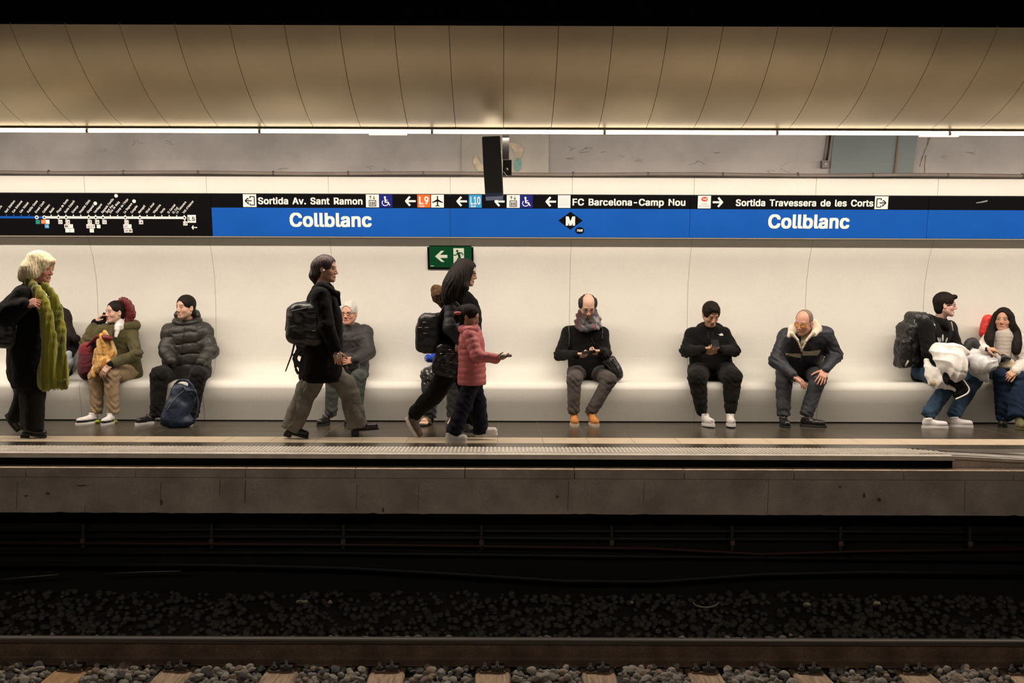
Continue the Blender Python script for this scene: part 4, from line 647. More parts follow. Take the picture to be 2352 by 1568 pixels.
B = MB(); rect_on(B, SW, -90, YT-1.6, 2480, YT-.1, -.004, -.05); B.build('sign_top_rail', M['darkmetal'], label='thin dark rail running along the top edge of the station sign', cat='sign rail')

def lettering(parent, txt, x0, x1, yt, yb, m='swhite', name='lettering', **k):
    B = MB(); text_on(B, SW, txt, x0, x1, yt, yb, **k); return B.build(name, M[m], parent)
# --- panel 1
def exit_icon(parent, x0, left=True):
    t = MB(); rect_on(t, SW, x0, 447.8, x0+30.5, 477.2); q = t.build('exit_pictogram', M['swhite'], parent)
    B = MB(); s = (lambda u: x0+u) if left else (lambda u: x0+30.5-u); y0 = 447.8
    line_on(B, SW, [(s(16), y0+9.5), (s(16), y0+5.5), (s(26), y0+5.5), (s(26), y0+25), (s(16), y0+25), (s(16), y0+21)], 2.0, .0045)
    line_on(B, SW, [(s(12), y0+9.5), (s(12), y0+12.5)], 1.8, .0045); line_on(B, SW, [(s(12), y0+18), (s(12), y0+23.5), (s(12.5), y0+24)], 1.8, .0045)
    line_on(B, SW, [(s(5), y0+15.2), (s(20), y0+15.2)], 2.2, .0048)
    line_on(B, SW, [(s(11), y0+9.2), (s(4.8), y0+15.6)], 2.2, .005); line_on(B, SW, [(s(11), y0+21.4), (s(4.8), y0+14.8)], 2.2, .0052)
    B.build('exit_arrow', M['sblack'], q)
def lift_icon(parent, x0):
    t = MB(); rect_on(t, SW, x0, 447.6, x0+30, 477); q = t.build('lift_pictogram', M['swhite'], parent)
    B = MB(); y0 = 447.6
    for cx, s in ((10.5, 1), (18.5, -1)):
        a, b = (3.2, 10.5); line_on(B, SW, [(x0+cx, y0+a), (x0+cx, y0+b)], 1.2, .0045)
        tip = a if s > 0 else b
        line_on(B, SW, [(x0+cx-2.6, y0+tip+2.8*s), (x0+cx, y0+tip)], 1.1, .0047); line_on(B, SW, [(x0+cx+2.6, y0+tip+2.8*s), (x0+cx, y0+tip)], 1.1, .0048)
    for a, b in (((7.5, 13.5), (22.5, 13.5)), ((22.5, 13), (22.5, 27)), ((22.5, 26.5), (7.5, 26.5)), ((7.5, 27), (7.5, 13))):
        line_on(B, SW, [(x0+a[0], y0+a[1]), (x0+b[0], y0+b[1])], 1.6, .0045)
    for cx in (11.2, 15, 18.8):
        poly_on(B, SW, disc(x0+cx, y0+17.4, 1.2, n=8), .0045); line_on(B, SW, [(x0+cx, y0+18.5), (x0+cx, y0+24.5)], 2.0, .0045)
    B.build('lift_symbol', M['sblack'], q)
def wheel_icon(parent, x0):
    t = MB(); rect_on(t, SW, x0, 447.6, x0+29.5, 477); q = t.build('wheelchair_pictogram', M['snavy'], parent)
    B = MB(); y0 = 447.6
    poly_on(B, SW, disc(x0+12.5, y0+6.5, 2.5, n=12), .0045)
    line_on(B, SW, [(x0+12.8, y0+8.5), (x0+13.6, y0+18.6)], 3.2, .0045)
    line_on(B, SW, [(x0+13.2, y0+13), (x0+18.8, y0+13)], 1.8, .0047)
    line_on(B, SW, [(x0+13, y0+17.6), (x0+20.2, y0+17.8), (x0+22.6, y0+24.2), (x0+24.4, y0+23.6)], 2.4, .0049)
    line_on(B, SW, [(x0+13+7.0*math.cos(a), y0+19+6.6*math.sin(a)) for a in np.linspace(-2.3, -2.3-4.3, 15)], 1.7, .0046)
    B.build('wheelchair_symbol', M['swhite'], q)
exit_icon(sp1, 559)
lettering(sp1, 'Sortida Av. Sant Ramon', 593, 833.5, 455.6, 470.4)
lift_icon(sp1, 840.5); wheel_icon(sp1, 871.6)
B = MB(); arrow_on(B, SW, 930, 954.5, 462.6); B.build('arrow', M['swhite'], sp1)
def line_badge(parent, x0, x1, m, txt):
    t = MB(); rect_on(t, SW, x0, 447.6, x1, 477); q = t.build('line_badge', M[m], parent)
    B = MB(); text_on(B, SW, txt, x0+3, x1-2.5, 452.5, 469, bold=.028); text_on(B, SW, 'Sud', x0+4.5, x0+16, 471, 475.8, bold=.022); B.build('line_number', M['swhite_dim'], q)
line_badge(sp1, 958.3, 988.2, 'sorange', 'L9')
t = MB(); rect_on(t, SW, 989.9, 447.6, 1019, 477); q = t.build('airport_pictogram', M['swhite'], sp1)
B = MB(); cx, y0 = 1004.5, 447.6
line_on(B, SW, [(cx, y0+3), (cx, y0+26)], 2.6, .0045)
for s in (-1, 1):
    poly_on(B, SW, [(cx, y0+10), (cx+s*12.2, y0+17), (cx+s*12.2, y0+19), (cx, y0+15.5)][::s], .0047)
    poly_on(B, SW, [(cx, y0+22.5), (cx+s*4.6, y0+26), (cx+s*4.6, y0+27.4), (cx, y0+26)][::s], .0047)
B.build('aeroplane_symbol', M['sblack'], q)
lettering(sp1, 'Collblanc', 663.7, 853, 491.4, 521.2, bold=.036, name='station_name')
# --- panel 2
B = MB(); arrow_on(B, SW, 1047.6, 1072, 462.7); B.build('arrow', M['swhite'], sp2)
line_badge(sp2, 1076.2, 1105.6, 'scyan', 'L10')
B = MB(); arrow_on(B, SW, 1134.7, 1158, 462.7); B.build('arrow', M['swhite'], sp2)
lift_icon(sp2, 1163); wheel_icon(sp2, 1193.2)
B = MB(); arrow_on(B, SW, 1251.8, 1276, 462.7); B.build('arrow', M['swhite'], sp2)
t = MB(); rect_on(t, SW, 1280.2, 447.6, 1309, 477); q = t.build('faded_pictogram', M['swhite_dim'], sp2)
B = MB(); x0, y0 = 1280.2, 447.6
for k in range(6): line_on(B, SW, [(x0+5+k*4, y0+12+abs(k-2.5)*1.2), (x0+5+k*4, y0+21)], 1.0, .004)
line_on(B, SW, [(x0+3, y0+13), (x0+14.5, y0+8.5), (x0+26, y0+13)], 1.2, .0042); line_on(B, SW, [(x0+4, y0+22), (x0+25, y0+22)], 1.4, .0042)
B.build('faded_print', M['sghost'], q)
lettering(sp2, 'FC Barcelona-Camp Nou', 1312.8, 1573, 456, 470.8)
B = MB(); poly_on(B, SW, [(1281.6, 506), (1309.6, 485.6), (1337.6, 506), (1309.6, 526.8)], .002); q = B.build('metro_diamond', M['sblack'], sp2)
B = MB(); text_on(B, SW, 'M', 1298.4, 1320.8, 497.6, 516.6, bold=.05, off=.004); B.build('metro_letter', M['swhite'], q)
B = MB(); poly_on(B, SW, disc(1331.2, 528.6, 10.4, 7.8, 24), .003); q = B.build('operator_oval', M['sblack'], sp2)
B = MB(); text_on(B, SW, 'TMB', 1323.4, 1337.6, 526.2, 531.2, bold=.03, shear=.3, off=.0045); B.build('operator_letters', M['swhite'], q)
# --- panel 3
t = MB(); rect_on(t, SW, 1600.8, 447.9, 1630.5, 477); q = t.build('control_centre_plate', M['swhite'], sp3)
B = MB(); poly_on(B, SW, disc(1615.8, 455.8, 7.6, 5.4, 20), .0045); B.build('red_oval', M['sred'], q)
B = MB(); text_on(B, SW, 'TMB', 1610, 1621, 454, 457.8, bold=.02, shear=.3, off=.006); B.build('oval_letters', M['swhite'], q)
B = MB(); text_on(B, SW, 'Centre', 1608.2, 1622.5, 465.3, 468, bold=.0, off=.005); text_on(B, SW, 'de Control', 1603.5, 1628.3, 470, 472.8, bold=.0, off=.005); B.build('small_letters', M['sgrey'], q)
B = MB(); arrow_on(B, SW, 1634.8, 1658.6, 462.8, left=False); B.build('arrow', M['swhite'], sp3)
lettering(sp3, 'Sortida Travessera de les Corts', 1687.3, 2003, 456.3, 471)
exit_icon(sp3, 2006, left=False)
lettering(sp3, 'Collblanc', 1763.5, 1951, 491.4, 521.2, bold=.036, name='station_name')
B = MB(); poly_on(B, SW, [(2237, 461.5), (2248, 459.5), (2264, 455.5), (2263.5, 459), (2252, 461.5), (2240, 463)], .001); B.build('scratch', M['sgreen' if 0 else 'sgrey'], sp4)
# --- route map
def mx(X): return X/4.704
yl = 502.6
B = MB(); rect_on(B, SW, -90, yl-2.5, mx(470), yl+2.5, .002); B.build('blue_route_line', M['sblue'], sp0)
B = MB(); rect_on(B, SW, mx(470), yl-2.7, mx(1990), yl+2.7, .003)
st_x = [67, 147, 228, 310, 393, 475, 550, 628, 710, 790, 870, 955, 1030, 1110, 1188, 1268, 1350, 1427, 1508, 1587, 1668, 1746, 1825, 1906, 1988]
names = ["Sant Ildefons", "Can Boixeres", "Can Vidalet", "Pubilla Cases", "Ernest Lluch", "Collblanc", "Badal", "Plaça de Sants", "Sants Estació", "Entença", "Hospital Clínic", "Diagonal", "Verdaguer", "Sagrada Família", "Sant Pau", "Camp de l'Arpa", "La Sagrera", "Congrés", "Maragall", "Virrei Amat", "Vilapicina", "Horta", "El Carmel", "El Coll", "Vall d'Hebron"]
for i, X in enumerate(st_x):
    if i >= 6: rect_on(B, SW, mx(X)-1.1, yl-6.2, mx(X)+1.1, yl, .003)
for X in (393, 475, 628, 710, 955, 1030, 1110, 1350, 1508, 1988):
    poly_on(B, SW, disc(mx(X), yl, 4.4, n=16), .0035)
line_on(B, SW, [(mx(1988), yl), (mx(1993), yl+9)], 2, .003)
B.build('white_route_line', M['swhite'], sp0)
B = MB()
for X in st_x[:4]+[-15]: rect_on(B, SW, mx(X)-1.1, yl-6.4, mx(X)+1.1, yl, .0025)
B.build('blue_stops', M['sblue'], sp0)
B = MB()
for X in (393, 475, 628, 710, 955, 1030, 1110, 1350, 1508, 1988): poly_on(B, SW, disc(mx(X), yl, 1.9, n=12), .005)
B.build('interchange_dots', M['sblack'], sp0)
A = .86
B = MB()
for i, (X, nme) in enumerate(zip(st_x, names)):
    ybs = 3.4 - .0034*0
    text_on(B, SW, nme, mx(X)-(6.5 if nme in ('Sant Pau', 'El Coll') else .5), None, yl-14.1, yl-9.2, bold=.020, rot=A, off=.003, cond=.80)
text_on(B, SW, 'Dos de Maig', mx(1188)+1.5, None, yl-14.1, yl-9.2, bold=.020, rot=A, off=.003, cond=.80)
text_on(B, SW, 'La Teixonera', mx(1906)+1.5, None, yl-14.1, yl-9.2, bold=.020, rot=A, off=.003, cond=.80)
text_on(B, SW, 'Gavarra', -7, None, yl-14.1, yl-9.2, bold=.020, rot=A, off=.003, cond=.80)
text_on(B, SW, 'Cornell', -14, None, yl-27, yl-22, bold=.020, rot=A, off=.003, cond=.80)
B.build('station_names', M['swhite'], sp0)
B = MB()
for X, Y in ((1265, 92), (1035, 175), (1455, 150)): poly_on(B, SW, disc(mx(X), 430+Y/4.704+3, 4.2, n=14), .003)
B.build('accessibility_dots', M['swhite'], sp0)
def mbox(x0, y0, x1, y1, m, txt=None, tm='sblack'):
    B = MB(); a = mx(x0), 430+y0/4.704+3.0; b = mx(x1), 430+y1/4.704+3.0
    rect_on(B, SW, a[0], a[1], b[0], b[1], .003); q = B.build('interchange_box', M[m], sp0)
    if txt:
        B = MB(); text_on(B, SW, txt, a[0]+1.2, b[0]-1.2, a[1]+(b[1]-a[1])*.25, b[1]-(b[1]-a[1])*.25, bold=.012, off=.0048); B.build('interchange_letters', M[tm], q)
mbox(378, 355, 424, 400, 'stealgreen'); mbox(436, 352, 482, 398, 'sorange', 'L9', 'swhite'); mbox(484, 353, 526, 398, 'swhite'); mbox(472, 402, 518, 445, 'scyan', 'L10', 'swhite')
mbox(622, 354, 666, 398, 'swhite', 'L1'); mbox(700, 354, 746, 398, 'swhite', 'L3')
mbox(684, 401, 730, 444, 'swhite', 'R'); mbox(733, 401, 778, 444, 'swhite'); mbox(692, 447, 738, 489, 'swhite'); mbox(741, 447, 787, 489, 'swhite')
mbox(940, 354, 984, 398, 'swhite', 'L3'); mbox(922, 400, 966, 443, 'swhite', 'L6'); mbox(969, 400, 1014, 443, 'swhite', 'L7'); mbox(955, 447, 1000, 489, 'swhite')
mbox(1020, 354, 1064, 398, 'swhite', 'L4'); mbox(1034, 404, 1074, 443, 'swhite'); mbox(1098, 354, 1144, 398, 'swhite', 'L2')
mbox(1337, 354, 1382, 398, 'swhite', 'L1'); mbox(1322, 400, 1366, 443, 'swhite', 'L9'); mbox(1369, 400, 1411, 443, 'swhite'); mbox(1327, 447, 1373, 489, 'swhite', 'L10'); mbox(1376, 447, 1418, 489, 'swhite', 'R')
mbox(1494, 354, 1539, 398, 'swhite', 'L4'); mbox(1972, 366, 2018, 410, 'swhite', 'L3'); mbox(2022, 296, 2112, 380, 'swhite', 'L5')
B = MB(); arrow_on(B, SW, 437, 451, 430+432/4.704+3, 2.2, 4.5); B.build('arrow', M['swhite'], sp0)

# --- green emergency exit sign
def EM(px, y, off=0.0):
    z = CZ + (712 - y)/FPX*10.66; d = 10.643 + (1.9 - z)*.46
    return np.array([(px - VX)/FPX*10.66, d - off, z])
ex = thing('exit_sign', 'green emergency exit sign with white arrow and running figure below the blue sign', 'sign', EM(1033, 617, 0))
def yr(x, y): return y - .0034*(x-VX)
B = MB(); rect_on(B, EM, 980.6, 560.6, 1086.6, 617.6, .0, -.03); B.build('sign_frame', M['sblack'], ex)
B = MB(); rect_on(B, EM, 985, 564, 1082.4, 613.5, .003); q = B.build('green_face', M['sgreen'], ex)
B = MB()
poly_on(B, EM, [(998, 588.6), (1012.5, 575.8), (1019.6, 575.8), (1009.5, 585), (1026.5, 585), (1026.5, 592), (1009.5, 592), (1020, 601), (1012.5, 601)], .005)
B.build('white_arrow', M['slime'], q)
B = MB(); rect_on(B, EM, 1040.6, 570, 1065, 606.5, .005); dq = B.build('white_doorway', M['slime'], q)
B = MB(); X0 = 1040.6
poly_on(B, EM, disc(1049.4, 576.4, 2.6, n=12), .007)
line_on(B, EM, [(1051.5, 579.5), (1055.0, 590.5)], 5.5, .0072)
line_on(B, EM, [(1050.5, 580.2), (1046, 585.6), (1041.2, 585.4)], 2.0, .0074)
line_on(B, EM, [(1053, 580.2), (1060.2, 580.6), (1062.6, 585.6)], 2.2, .0074)
line_on(B, EM, [(1054, 590), (1049.6, 596.5), (1046.2, 603)], 3.0, .0073); line_on(B, EM, [(1055, 590), (1058.4, 596), (1058.2, 604)], 3.0, .0075)
B.build('running_figure', M['sgreen'], dq)
B = MB(); rect_on(B, EM, 987, 609.4, 995, 610.8, .0045); B.build('maker_mark', M['slime'], q)

# --- hanging black display seen edge-on, with its bracket
dd = thing('hanging_display', 'black information display hanging edge-on from the lamp row, blue at its bottom', 'display', P(1132, 380, 9.15))
def q3(x, y, d): return P(x, y, d)
B = MB(); D0, D1 = 8.86, 9.24
fr = [(1107, 316), (1110, 313.5), (1147, 312), (1149, 314), (1153, 380), (1154.5, 442), (1114, 443), (1110, 380)]
n = len(fr); V = [q3(x, y, D0) for x, y in fr]
X_ = [v + np.array((0, D1-D0, 0)) for v in V]
B.add(V + X_, [tuple(range(n)), tuple(range(2*n-1, n-1, -1))] + [(i, i+n, (i+1) % n+n, (i+1) % n) for i in range(n)])
B.build('display_body', mat('satin_black', (.010, .010, .009), .38), dd)
B = MB(); fr = [(1114, 443), (1154.5, 442), (1155.5, 450), (1115, 452)]
n = 4; V = [q3(x, y, D0+.01) for x, y in fr]; X_ = [v + np.array((0, .3, 0)) for v in V]
B.add(V + X_, [tuple(range(n)), tuple(range(2*n-1, n-1, -1))] + [(i, i+n, (i+1) % n+n, (i+1) % n) for i in range(n)])
B.build('lower_lip', mat('blue_translucent', (.015, .09, .34), .3), dd)
B = MB(); a = P(1148.5, 313, 8.86); b = P(1155.5, 450, 8.86)
B.tube([a, P(1152.5, 380, 8.86), b], .004, 5); B.build('edge_trim', M['nosing'], dd)
B = MB(); a = P(1154, 306, 9.24); b = P(1169, 366, 9.24); B.box((a[0], 9.22, b[2]), (b[0], 9.25, a[2]+.03)); B.build('hanger_bar', M['darkmetal'], dd)
B = MB(); a = P(1155, 368, 9.2); b = P(1175, 403, 9.2); B.box((a[0], 9.17, b[2]), (b[0], 9.25, a[2])); pl_ = B.build('pivot_plate', M['darkmetal'], dd)
B = MB(); c = P(1163.5, 389, 9.17); B.tube([c + (0, -.006, 0), c + (0, .004, 0)], .016, 14); B.build('pivot_bolt', M['greymetal'], pl_)
B = MB(); c = P(1156.5, 394, 9.16); B.tube([c, P(1163, 403, 9.16), P(1167, 405, 9.2)], .004, 6); B.build('hanging_wire', M['nosing'], dd)
# ---------------------------------------------------------------- smooth solid modelling (distance fields meshed on a grid)
def A_(*v): return np.array(v, dtype=float)
def nrm(v): v = np.asarray(v, float); return v / (np.linalg.norm(v) + 1e-12)
def frame(fwd, up=(0, 0, 1)):
    """columns: right, forward, up"""
    f = nrm(fwd); r = nrm(np.cross(f, up)); u = np.cross(r, f)
    return np.stack([r, f, u], 1)
def rotv(v, axis, a):
    v = np.asarray(v, float); k = nrm(axis)
    return v*math.cos(a) + np.cross(k, v)*math.sin(a) + k*np.dot(k, v)*(1-math.cos(a))

class Solid:
    def __init__(s): s.p = []; s.post = []; s.fine = []
    # every primitive: (bbox lo, bbox hi, function(x, y, z) -> distance, k, op)
    def _a(s, lo, hi, fn, k, op): s.p.append((np.asarray(lo, float), np.asarray(hi, float), fn, k, op)); return s
    def cone(s, a, b, ra, rb=None, k=.02, op='u', flat=None, fl=1.0):
        rb = ra if rb is None else rb
        a = np.asarray(a, float); b = np.asarray(b, float); ab = b-a; L2 = ab @ ab + 1e-12; R = max(ra, rb)
        fx = None if flat is None else nrm(flat)
        def fn(x, y, z):
            X, Y, Z = x-a[0], y-a[1], z-a[2]
            t = np.clip((X*ab[0]+Y*ab[1]+Z*ab[2])/L2, 0, 1)
            X = X-t*ab[0]; Y = Y-t*ab[1]; Z = Z-t*ab[2]
            if fx is not None:
                q = (X*fx[0]+Y*fx[1]+Z*fx[2])*(1/fl-1); X = X+q*fx[0]; Y = Y+q*fx[1]; Z = Z+q*fx[2]
            return np.sqrt(X*X+Y*Y+Z*Z) - (ra+(rb-ra)*t)
        return s._a(np.minimum(a, b)-R, np.maximum(a, b)+R, fn, k, op)
    def path(s, pts, rs, k=.02, op='u', flat=None, fl=1.0):
        if not hasattr(rs, '__len__'): rs = [rs]*len(pts)
        if len(pts) >= 4:
            q = [np.asarray(p_, float) for p_ in pts]; P2 = []; R2 = []
            for i in range(len(q)-1):
                p0, p1, p2, p3 = q[max(i-1, 0)], q[i], q[i+1], q[min(i+2, len(q)-1)]
                for t in (0, .34, .67):
                    P2.append(.5*((2*p1) + (p2-p0)*t + (2*p0-5*p1+4*p2-p3)*t*t + (3*p1-p0-3*p2+p3)*t**3)); R2.append(rs[i]+(rs[i+1]-rs[i])*t)
            pts = P2 + [q[-1]]; rs = R2 + [rs[-1]]
        for i in range(len(pts)-1): s.cone(pts[i], pts[i+1], rs[i], rs[i+1], k, op, flat, fl)
        return s
    def ell(s, c, r, R=None, k=.02, op='u'):
        c = np.asarray(c, float); r = np.asarray(r if hasattr(r, '__len__') else [r]*3, float)
        R = np.eye(3) if R is None else np.asarray(R)
        ext = np.abs(R) @ r
        def fn(x, y, z):
            X, Y, Z = x-c[0], y-c[1], z-c[2]
            a = (X*R[0, 0]+Y*R[1, 0]+Z*R[2, 0]); b = (X*R[0, 1]+Y*R[1, 1]+Z*R[2, 1]); d = (X*R[0, 2]+Y*R[1, 2]+Z*R[2, 2])
            k0 = np.sqrt((a/r[0])**2+(b/r[1])**2+(d/r[2])**2); k1 = np.sqrt((a/r[0]**2)**2+(b/r[1]**2)**2+(d/r[2]**2)**2)
            return np.where(k1 > 1e-6, k0*(k0-1)/np.maximum(k1, 1e-6), -r.min())
        return s._a(c-ext, c+ext, fn, k, op)
    def box(s, c, h, R=None, rad=.01, k=.01, op='u'):
        c = np.asarray(c, float); h = np.asarray(h, float); R = np.eye(3) if R is None else np.asarray(R)
        ext = np.abs(R) @ h; hh = h - rad
        def fn(x, y, z):
            X, Y, Z = x-c[0], y-c[1], z-c[2]
            q = [np.abs(X*R[0, i]+Y*R[1, i]+Z*R[2, i]) - hh[i] for i in range(3)]
            o = np.sqrt(np.maximum(q[0], 0)**2+np.maximum(q[1], 0)**2+np.maximum(q[2], 0)**2)
            return o + np.minimum(np.maximum(q[0], np.maximum(q[1], q[2])), 0) - rad
        return s._a(c-ext, c+ext, fn, k, op)
    def cut(s, pt, n, k=.004):
        """remove everything on the side n points to"""
        pt = np.asarray(pt, float); n = nrm(n)
        s.p.append((None, None, lambda x, y, z: (x-pt[0])*n[0]+(y-pt[1])*n[1]+(z-pt[2])*n[2], k, 'c')); return s
    def disp(s, fn): s.post.append(fn); return s
    def grid(s, h, hf):
        lo = np.min([p[0] for p in s.p if p[4] == 'u'], 0) - .02; hi = np.max([p[1] for p in s.p if p[4] == 'u'], 0) + .02
        ax = []
        for i in range(3):
            x = lo[i]; xs = [x]
            while x < hi[i]:
                fine = any(a[i] <= x <= b[i] for a, b in s.fine)
                x += hf if fine else h; xs.append(x)
            ax.append(np.array(xs))
        return ax
    def eval(s, h=.007, hf=.003):
        xs, ys, zs = s.grid(h, hf); f = np.full((len(xs), len(ys), len(zs)), .25, np.float32)
        for lo, hi, fn, k, op in s.p:
            if lo is None: sl = (slice(None),)*3
            else:
                m = max(k, 0) + .03 if op == 'u' else k + .004
                sl = tuple(slice(max(0, np.searchsorted(g, lo[i]-m)-1), np.searchsorted(g, hi[i]+m)+1) for i, g in enumerate((xs, ys, zs)))
            x = xs[sl[0]][:, None, None]; y = ys[sl[1]][None, :, None]; z = zs[sl[2]][None, None, :]
            if x.size == 0 or y.size == 0 or z.size == 0: continue
            d = fn(x, y, z).astype(np.float32); c = f[sl]; k = max(k, 1e-5)
            if op == 'u':
                q = np.maximum(k-np.abs(c-d), 0)/k; f[sl] = np.minimum(c, d) - q*q*k*.25
            elif op == 's':
                q = np.maximum(k-np.abs(c+d), 0)/k; f[sl] = np.maximum(c, -d) + q*q*k*.25
            elif op == 'c':
                q = np.maximum(k-np.abs(c-d), 0)/k; f[sl] = np.maximum(c, d) + q*q*k*.25
        if s.post:
            idx = np.nonzero(np.abs(f) < .045)
            p = (xs[idx[0]], ys[idx[1]], zs[idx[2]])
            v = f[idx]
            for fn in s.post: v = v - fn(*p)
            f[idx] = v
        return xs, ys, zs, f
    def surf(s, h=.007, hf=.003):
        xs, ys, zs, f = s.eval(h, hf)
        f[0] = f[-1] = .2; f[:, 0] = f[:, -1] = .2; f[:, :, 0] = f[:, :, -1] = .2
        ins = f < 0
        c8 = [ins[i:ins.shape[0]-1+i, j:ins.shape[1]-1+j, k:ins.shape[2]-1+k] for i in (0, 1) for j in (0, 1) for k in (0, 1)]
        cnt = sum(c.astype(np.int8) for c in c8); act = (cnt > 0) & (cnt < 8)
        I, J, K = np.nonzero(act); n = len(I)
        vid = np.full(act.shape, -1, np.int32); vid[I, J, K] = np.arange(n)
        acc = np.zeros((n, 3)); num = np.zeros(n); G = (xs, ys, zs)
        base = [I, J, K]
        for a in range(3):
            o1, o2 = [q for q in range(3) if q != a]
            for u in (0, 1):
                for v in (0, 1):
                    p0 = [I, J, K]; p0 = [q.copy() for q in p0]; p0[o1] += u; p0[o2] += v
                    p1 = [q.copy() for q in p0]; p1[a] += 1
                    f0 = f[tuple(p0)]; f1 = f[tuple(p1)]; m = (f0 < 0) != (f1 < 0)
                    t = np.where(m, f0/np.where(m, f0-f1, 1), 0)
                    pos = [G[q][p0[q]] for q in range(3)]; g = G[a]
                    pos[a] = pos[a] + t*(g[p1[a]]-g[p0[a]])
                    for q in range(3): acc[:, q] += np.where(m, pos[q], 0)
                    num += m
        V = acc/num[:, None]
        Fs = []
        for a in range(3):
            o1, o2 = [(1, 2), (2, 0), (0, 1)][a]
            lo = [slice(None)]*3; hi = [slice(None)]*3; lo[a] = slice(0, -1); hi[a] = slice(1, None)
            ch = ins[tuple(lo)] != ins[tuple(hi)]
            E = np.nonzero(ch); E = [e for e in E]
            ok = (E[o1] > 0) & (E[o2] > 0); E = [e[ok] for e in E]
            def cell(du, dv):
                c = [e.copy() for e in E]; c[o1] -= du; c[o2] -= dv; return vid[tuple(c)]
            q = np.stack([cell(0, 0), cell(1, 0), cell(1, 1), cell(0, 1)], 1)
            flip = ins[tuple(E)]
            q[~flip] = q[~flip][:, ::-1]
            q = q[(q >= 0).all(1)]
            Fs.append(q)
        return V, np.concatenate(Fs)
    def build(s, name, m, parent=None, h=.007, hf=.003, color=None, smooth=1, keep=True, **kw):
        V, F = s.surf(h, hf)
        # light relaxation removes stair-stepping
        for _ in range(smooth):
            acc = np.zeros_like(V); w_ = np.zeros(len(V))
            for i in range(4):
                a, b = F[:, i], F[:, (i+1) % 4]
                for q in range(3):
                    acc[:, q] += np.bincount(a, V[b, q], len(V)) + np.bincount(b, V[a, q], len(V))
                w_ += np.bincount(a, minlength=len(V)) + np.bincount(b, minlength=len(V))
            V = V*.5 + .5*acc/np.maximum(w_, 1)[:, None]
        o = mesh(name, V, F, m, parent, smooth=True, **kw)
        if color is not None:
            col = np.ones((len(V), 4), np.float32); col[:, :3] = color(V)
            at = o.data.color_attributes.new('Col', 'FLOAT_COLOR', 'POINT'); at.data.foreach_set('color', col.ravel())
        return o

_KW = np.random.RandomState(7).randn(10, 3)
def wav(x, y, z, s, seed=0):
    """cheap smooth noise in about -1..1"""
    r = 0
    for i in range(4):
        a = _KW[(i+seed) % 10]; b = _KW[(i+3+seed) % 10]
        r = r + np.sin((x*a[0]+y*a[1]+z*a[2])*s + 1.8*np.sin((x*b[0]+y*b[1]+z*b[2])*s*.8 + i))
    return r*.25
def folds(amp=.005, s=28, sx=1, sz=1, seed=0):
    return lambda x, y, z: amp*wav(x*sx, y, z*sz, s, seed) + amp*.45*wav(x*sx, y, z*sz, s*2.3, seed+2)

# ---------------------------------------------------------------- people
def face_color(H, R, sc, c, skin, brow=(.03, .02, .015), lips=None, iris=(.02, .013, .01), lid=.72, beard=None, beardf=None, flush=.0, scalp=None, white=.42):
    lips = lips or tuple(np.array(skin)*np.array([.85, .48, .45]))
    def fn(V):
        n = len(V); col = np.tile(np.array(skin, float), (n, 1))
        L = (V-H) @ R / sc; x, y, z = L[:, 0], L[:, 1], L[:, 2]; ax_ = np.abs(x)
        inh = (np.abs(z) < .16) & (np.abs(y) < .16) & (ax_ < .12)
        def put(m, c, a=1.0): col[m] = col[m]*(1-a) + np.array(c)*a
        m = inh & (y > .03) & (ax_ > .02) & (ax_ < .055) & (np.abs(z+.035) < .02); put(m, np.array(skin)*np.array([1.04, .86, .82]), .6)
        m = inh & (y > .085) & (ax_ < .016) & (z < -.02) & (z > -.052); put(m, np.array(skin)*np.array([1.03, .86, .82]), .5)
        if beardf is not None:
            m = inh & beardf(x, y, z); put(m, beard[:3], beard[3])
        m = inh & (y > .06) & (((ax_/.024)**2 + ((z+.070)/.0085)**2) < 1); put(m, lips)
        m = inh & (y > .078) & (ax_ < .021) & (np.abs(z+.0705) < .0018); put(m, np.array(lips)*.35)
        ex = ax_-.031
        m = inh & (y > .05) & ((ex/.0165)**2 + ((z-.004)/.0095)**2 < 1); put(m, np.array(skin)*np.array([.62, .5, .46]), .75)
        m = inh & (y > .05) & ((ex/.0125)**2 + ((z-.002+.004*(1-lid))/(.0055*lid+.0006))**2 < 1); put(m, (white, white*.95, white*.9))
        m = inh & (y > .05) & ((ex/(.0062 if lid > .5 else .0125))**2 + ((z-.002+.004*(1-lid))/(.0062*lid+.0010))**2 < 1); put(m, iris)
        m = inh & (y > .05) & (ax_ > .012) & (ax_ < .052) & (np.abs(z-.0235-.004*np.cos((ax_-.03)*60)) < .0042); put(m, brow, .85)
        if scalp is not None:
            m = inh & scalp[1](x, y, z); put(m, scalp[0][:3], scalp[0][3])
        return col
    return fn
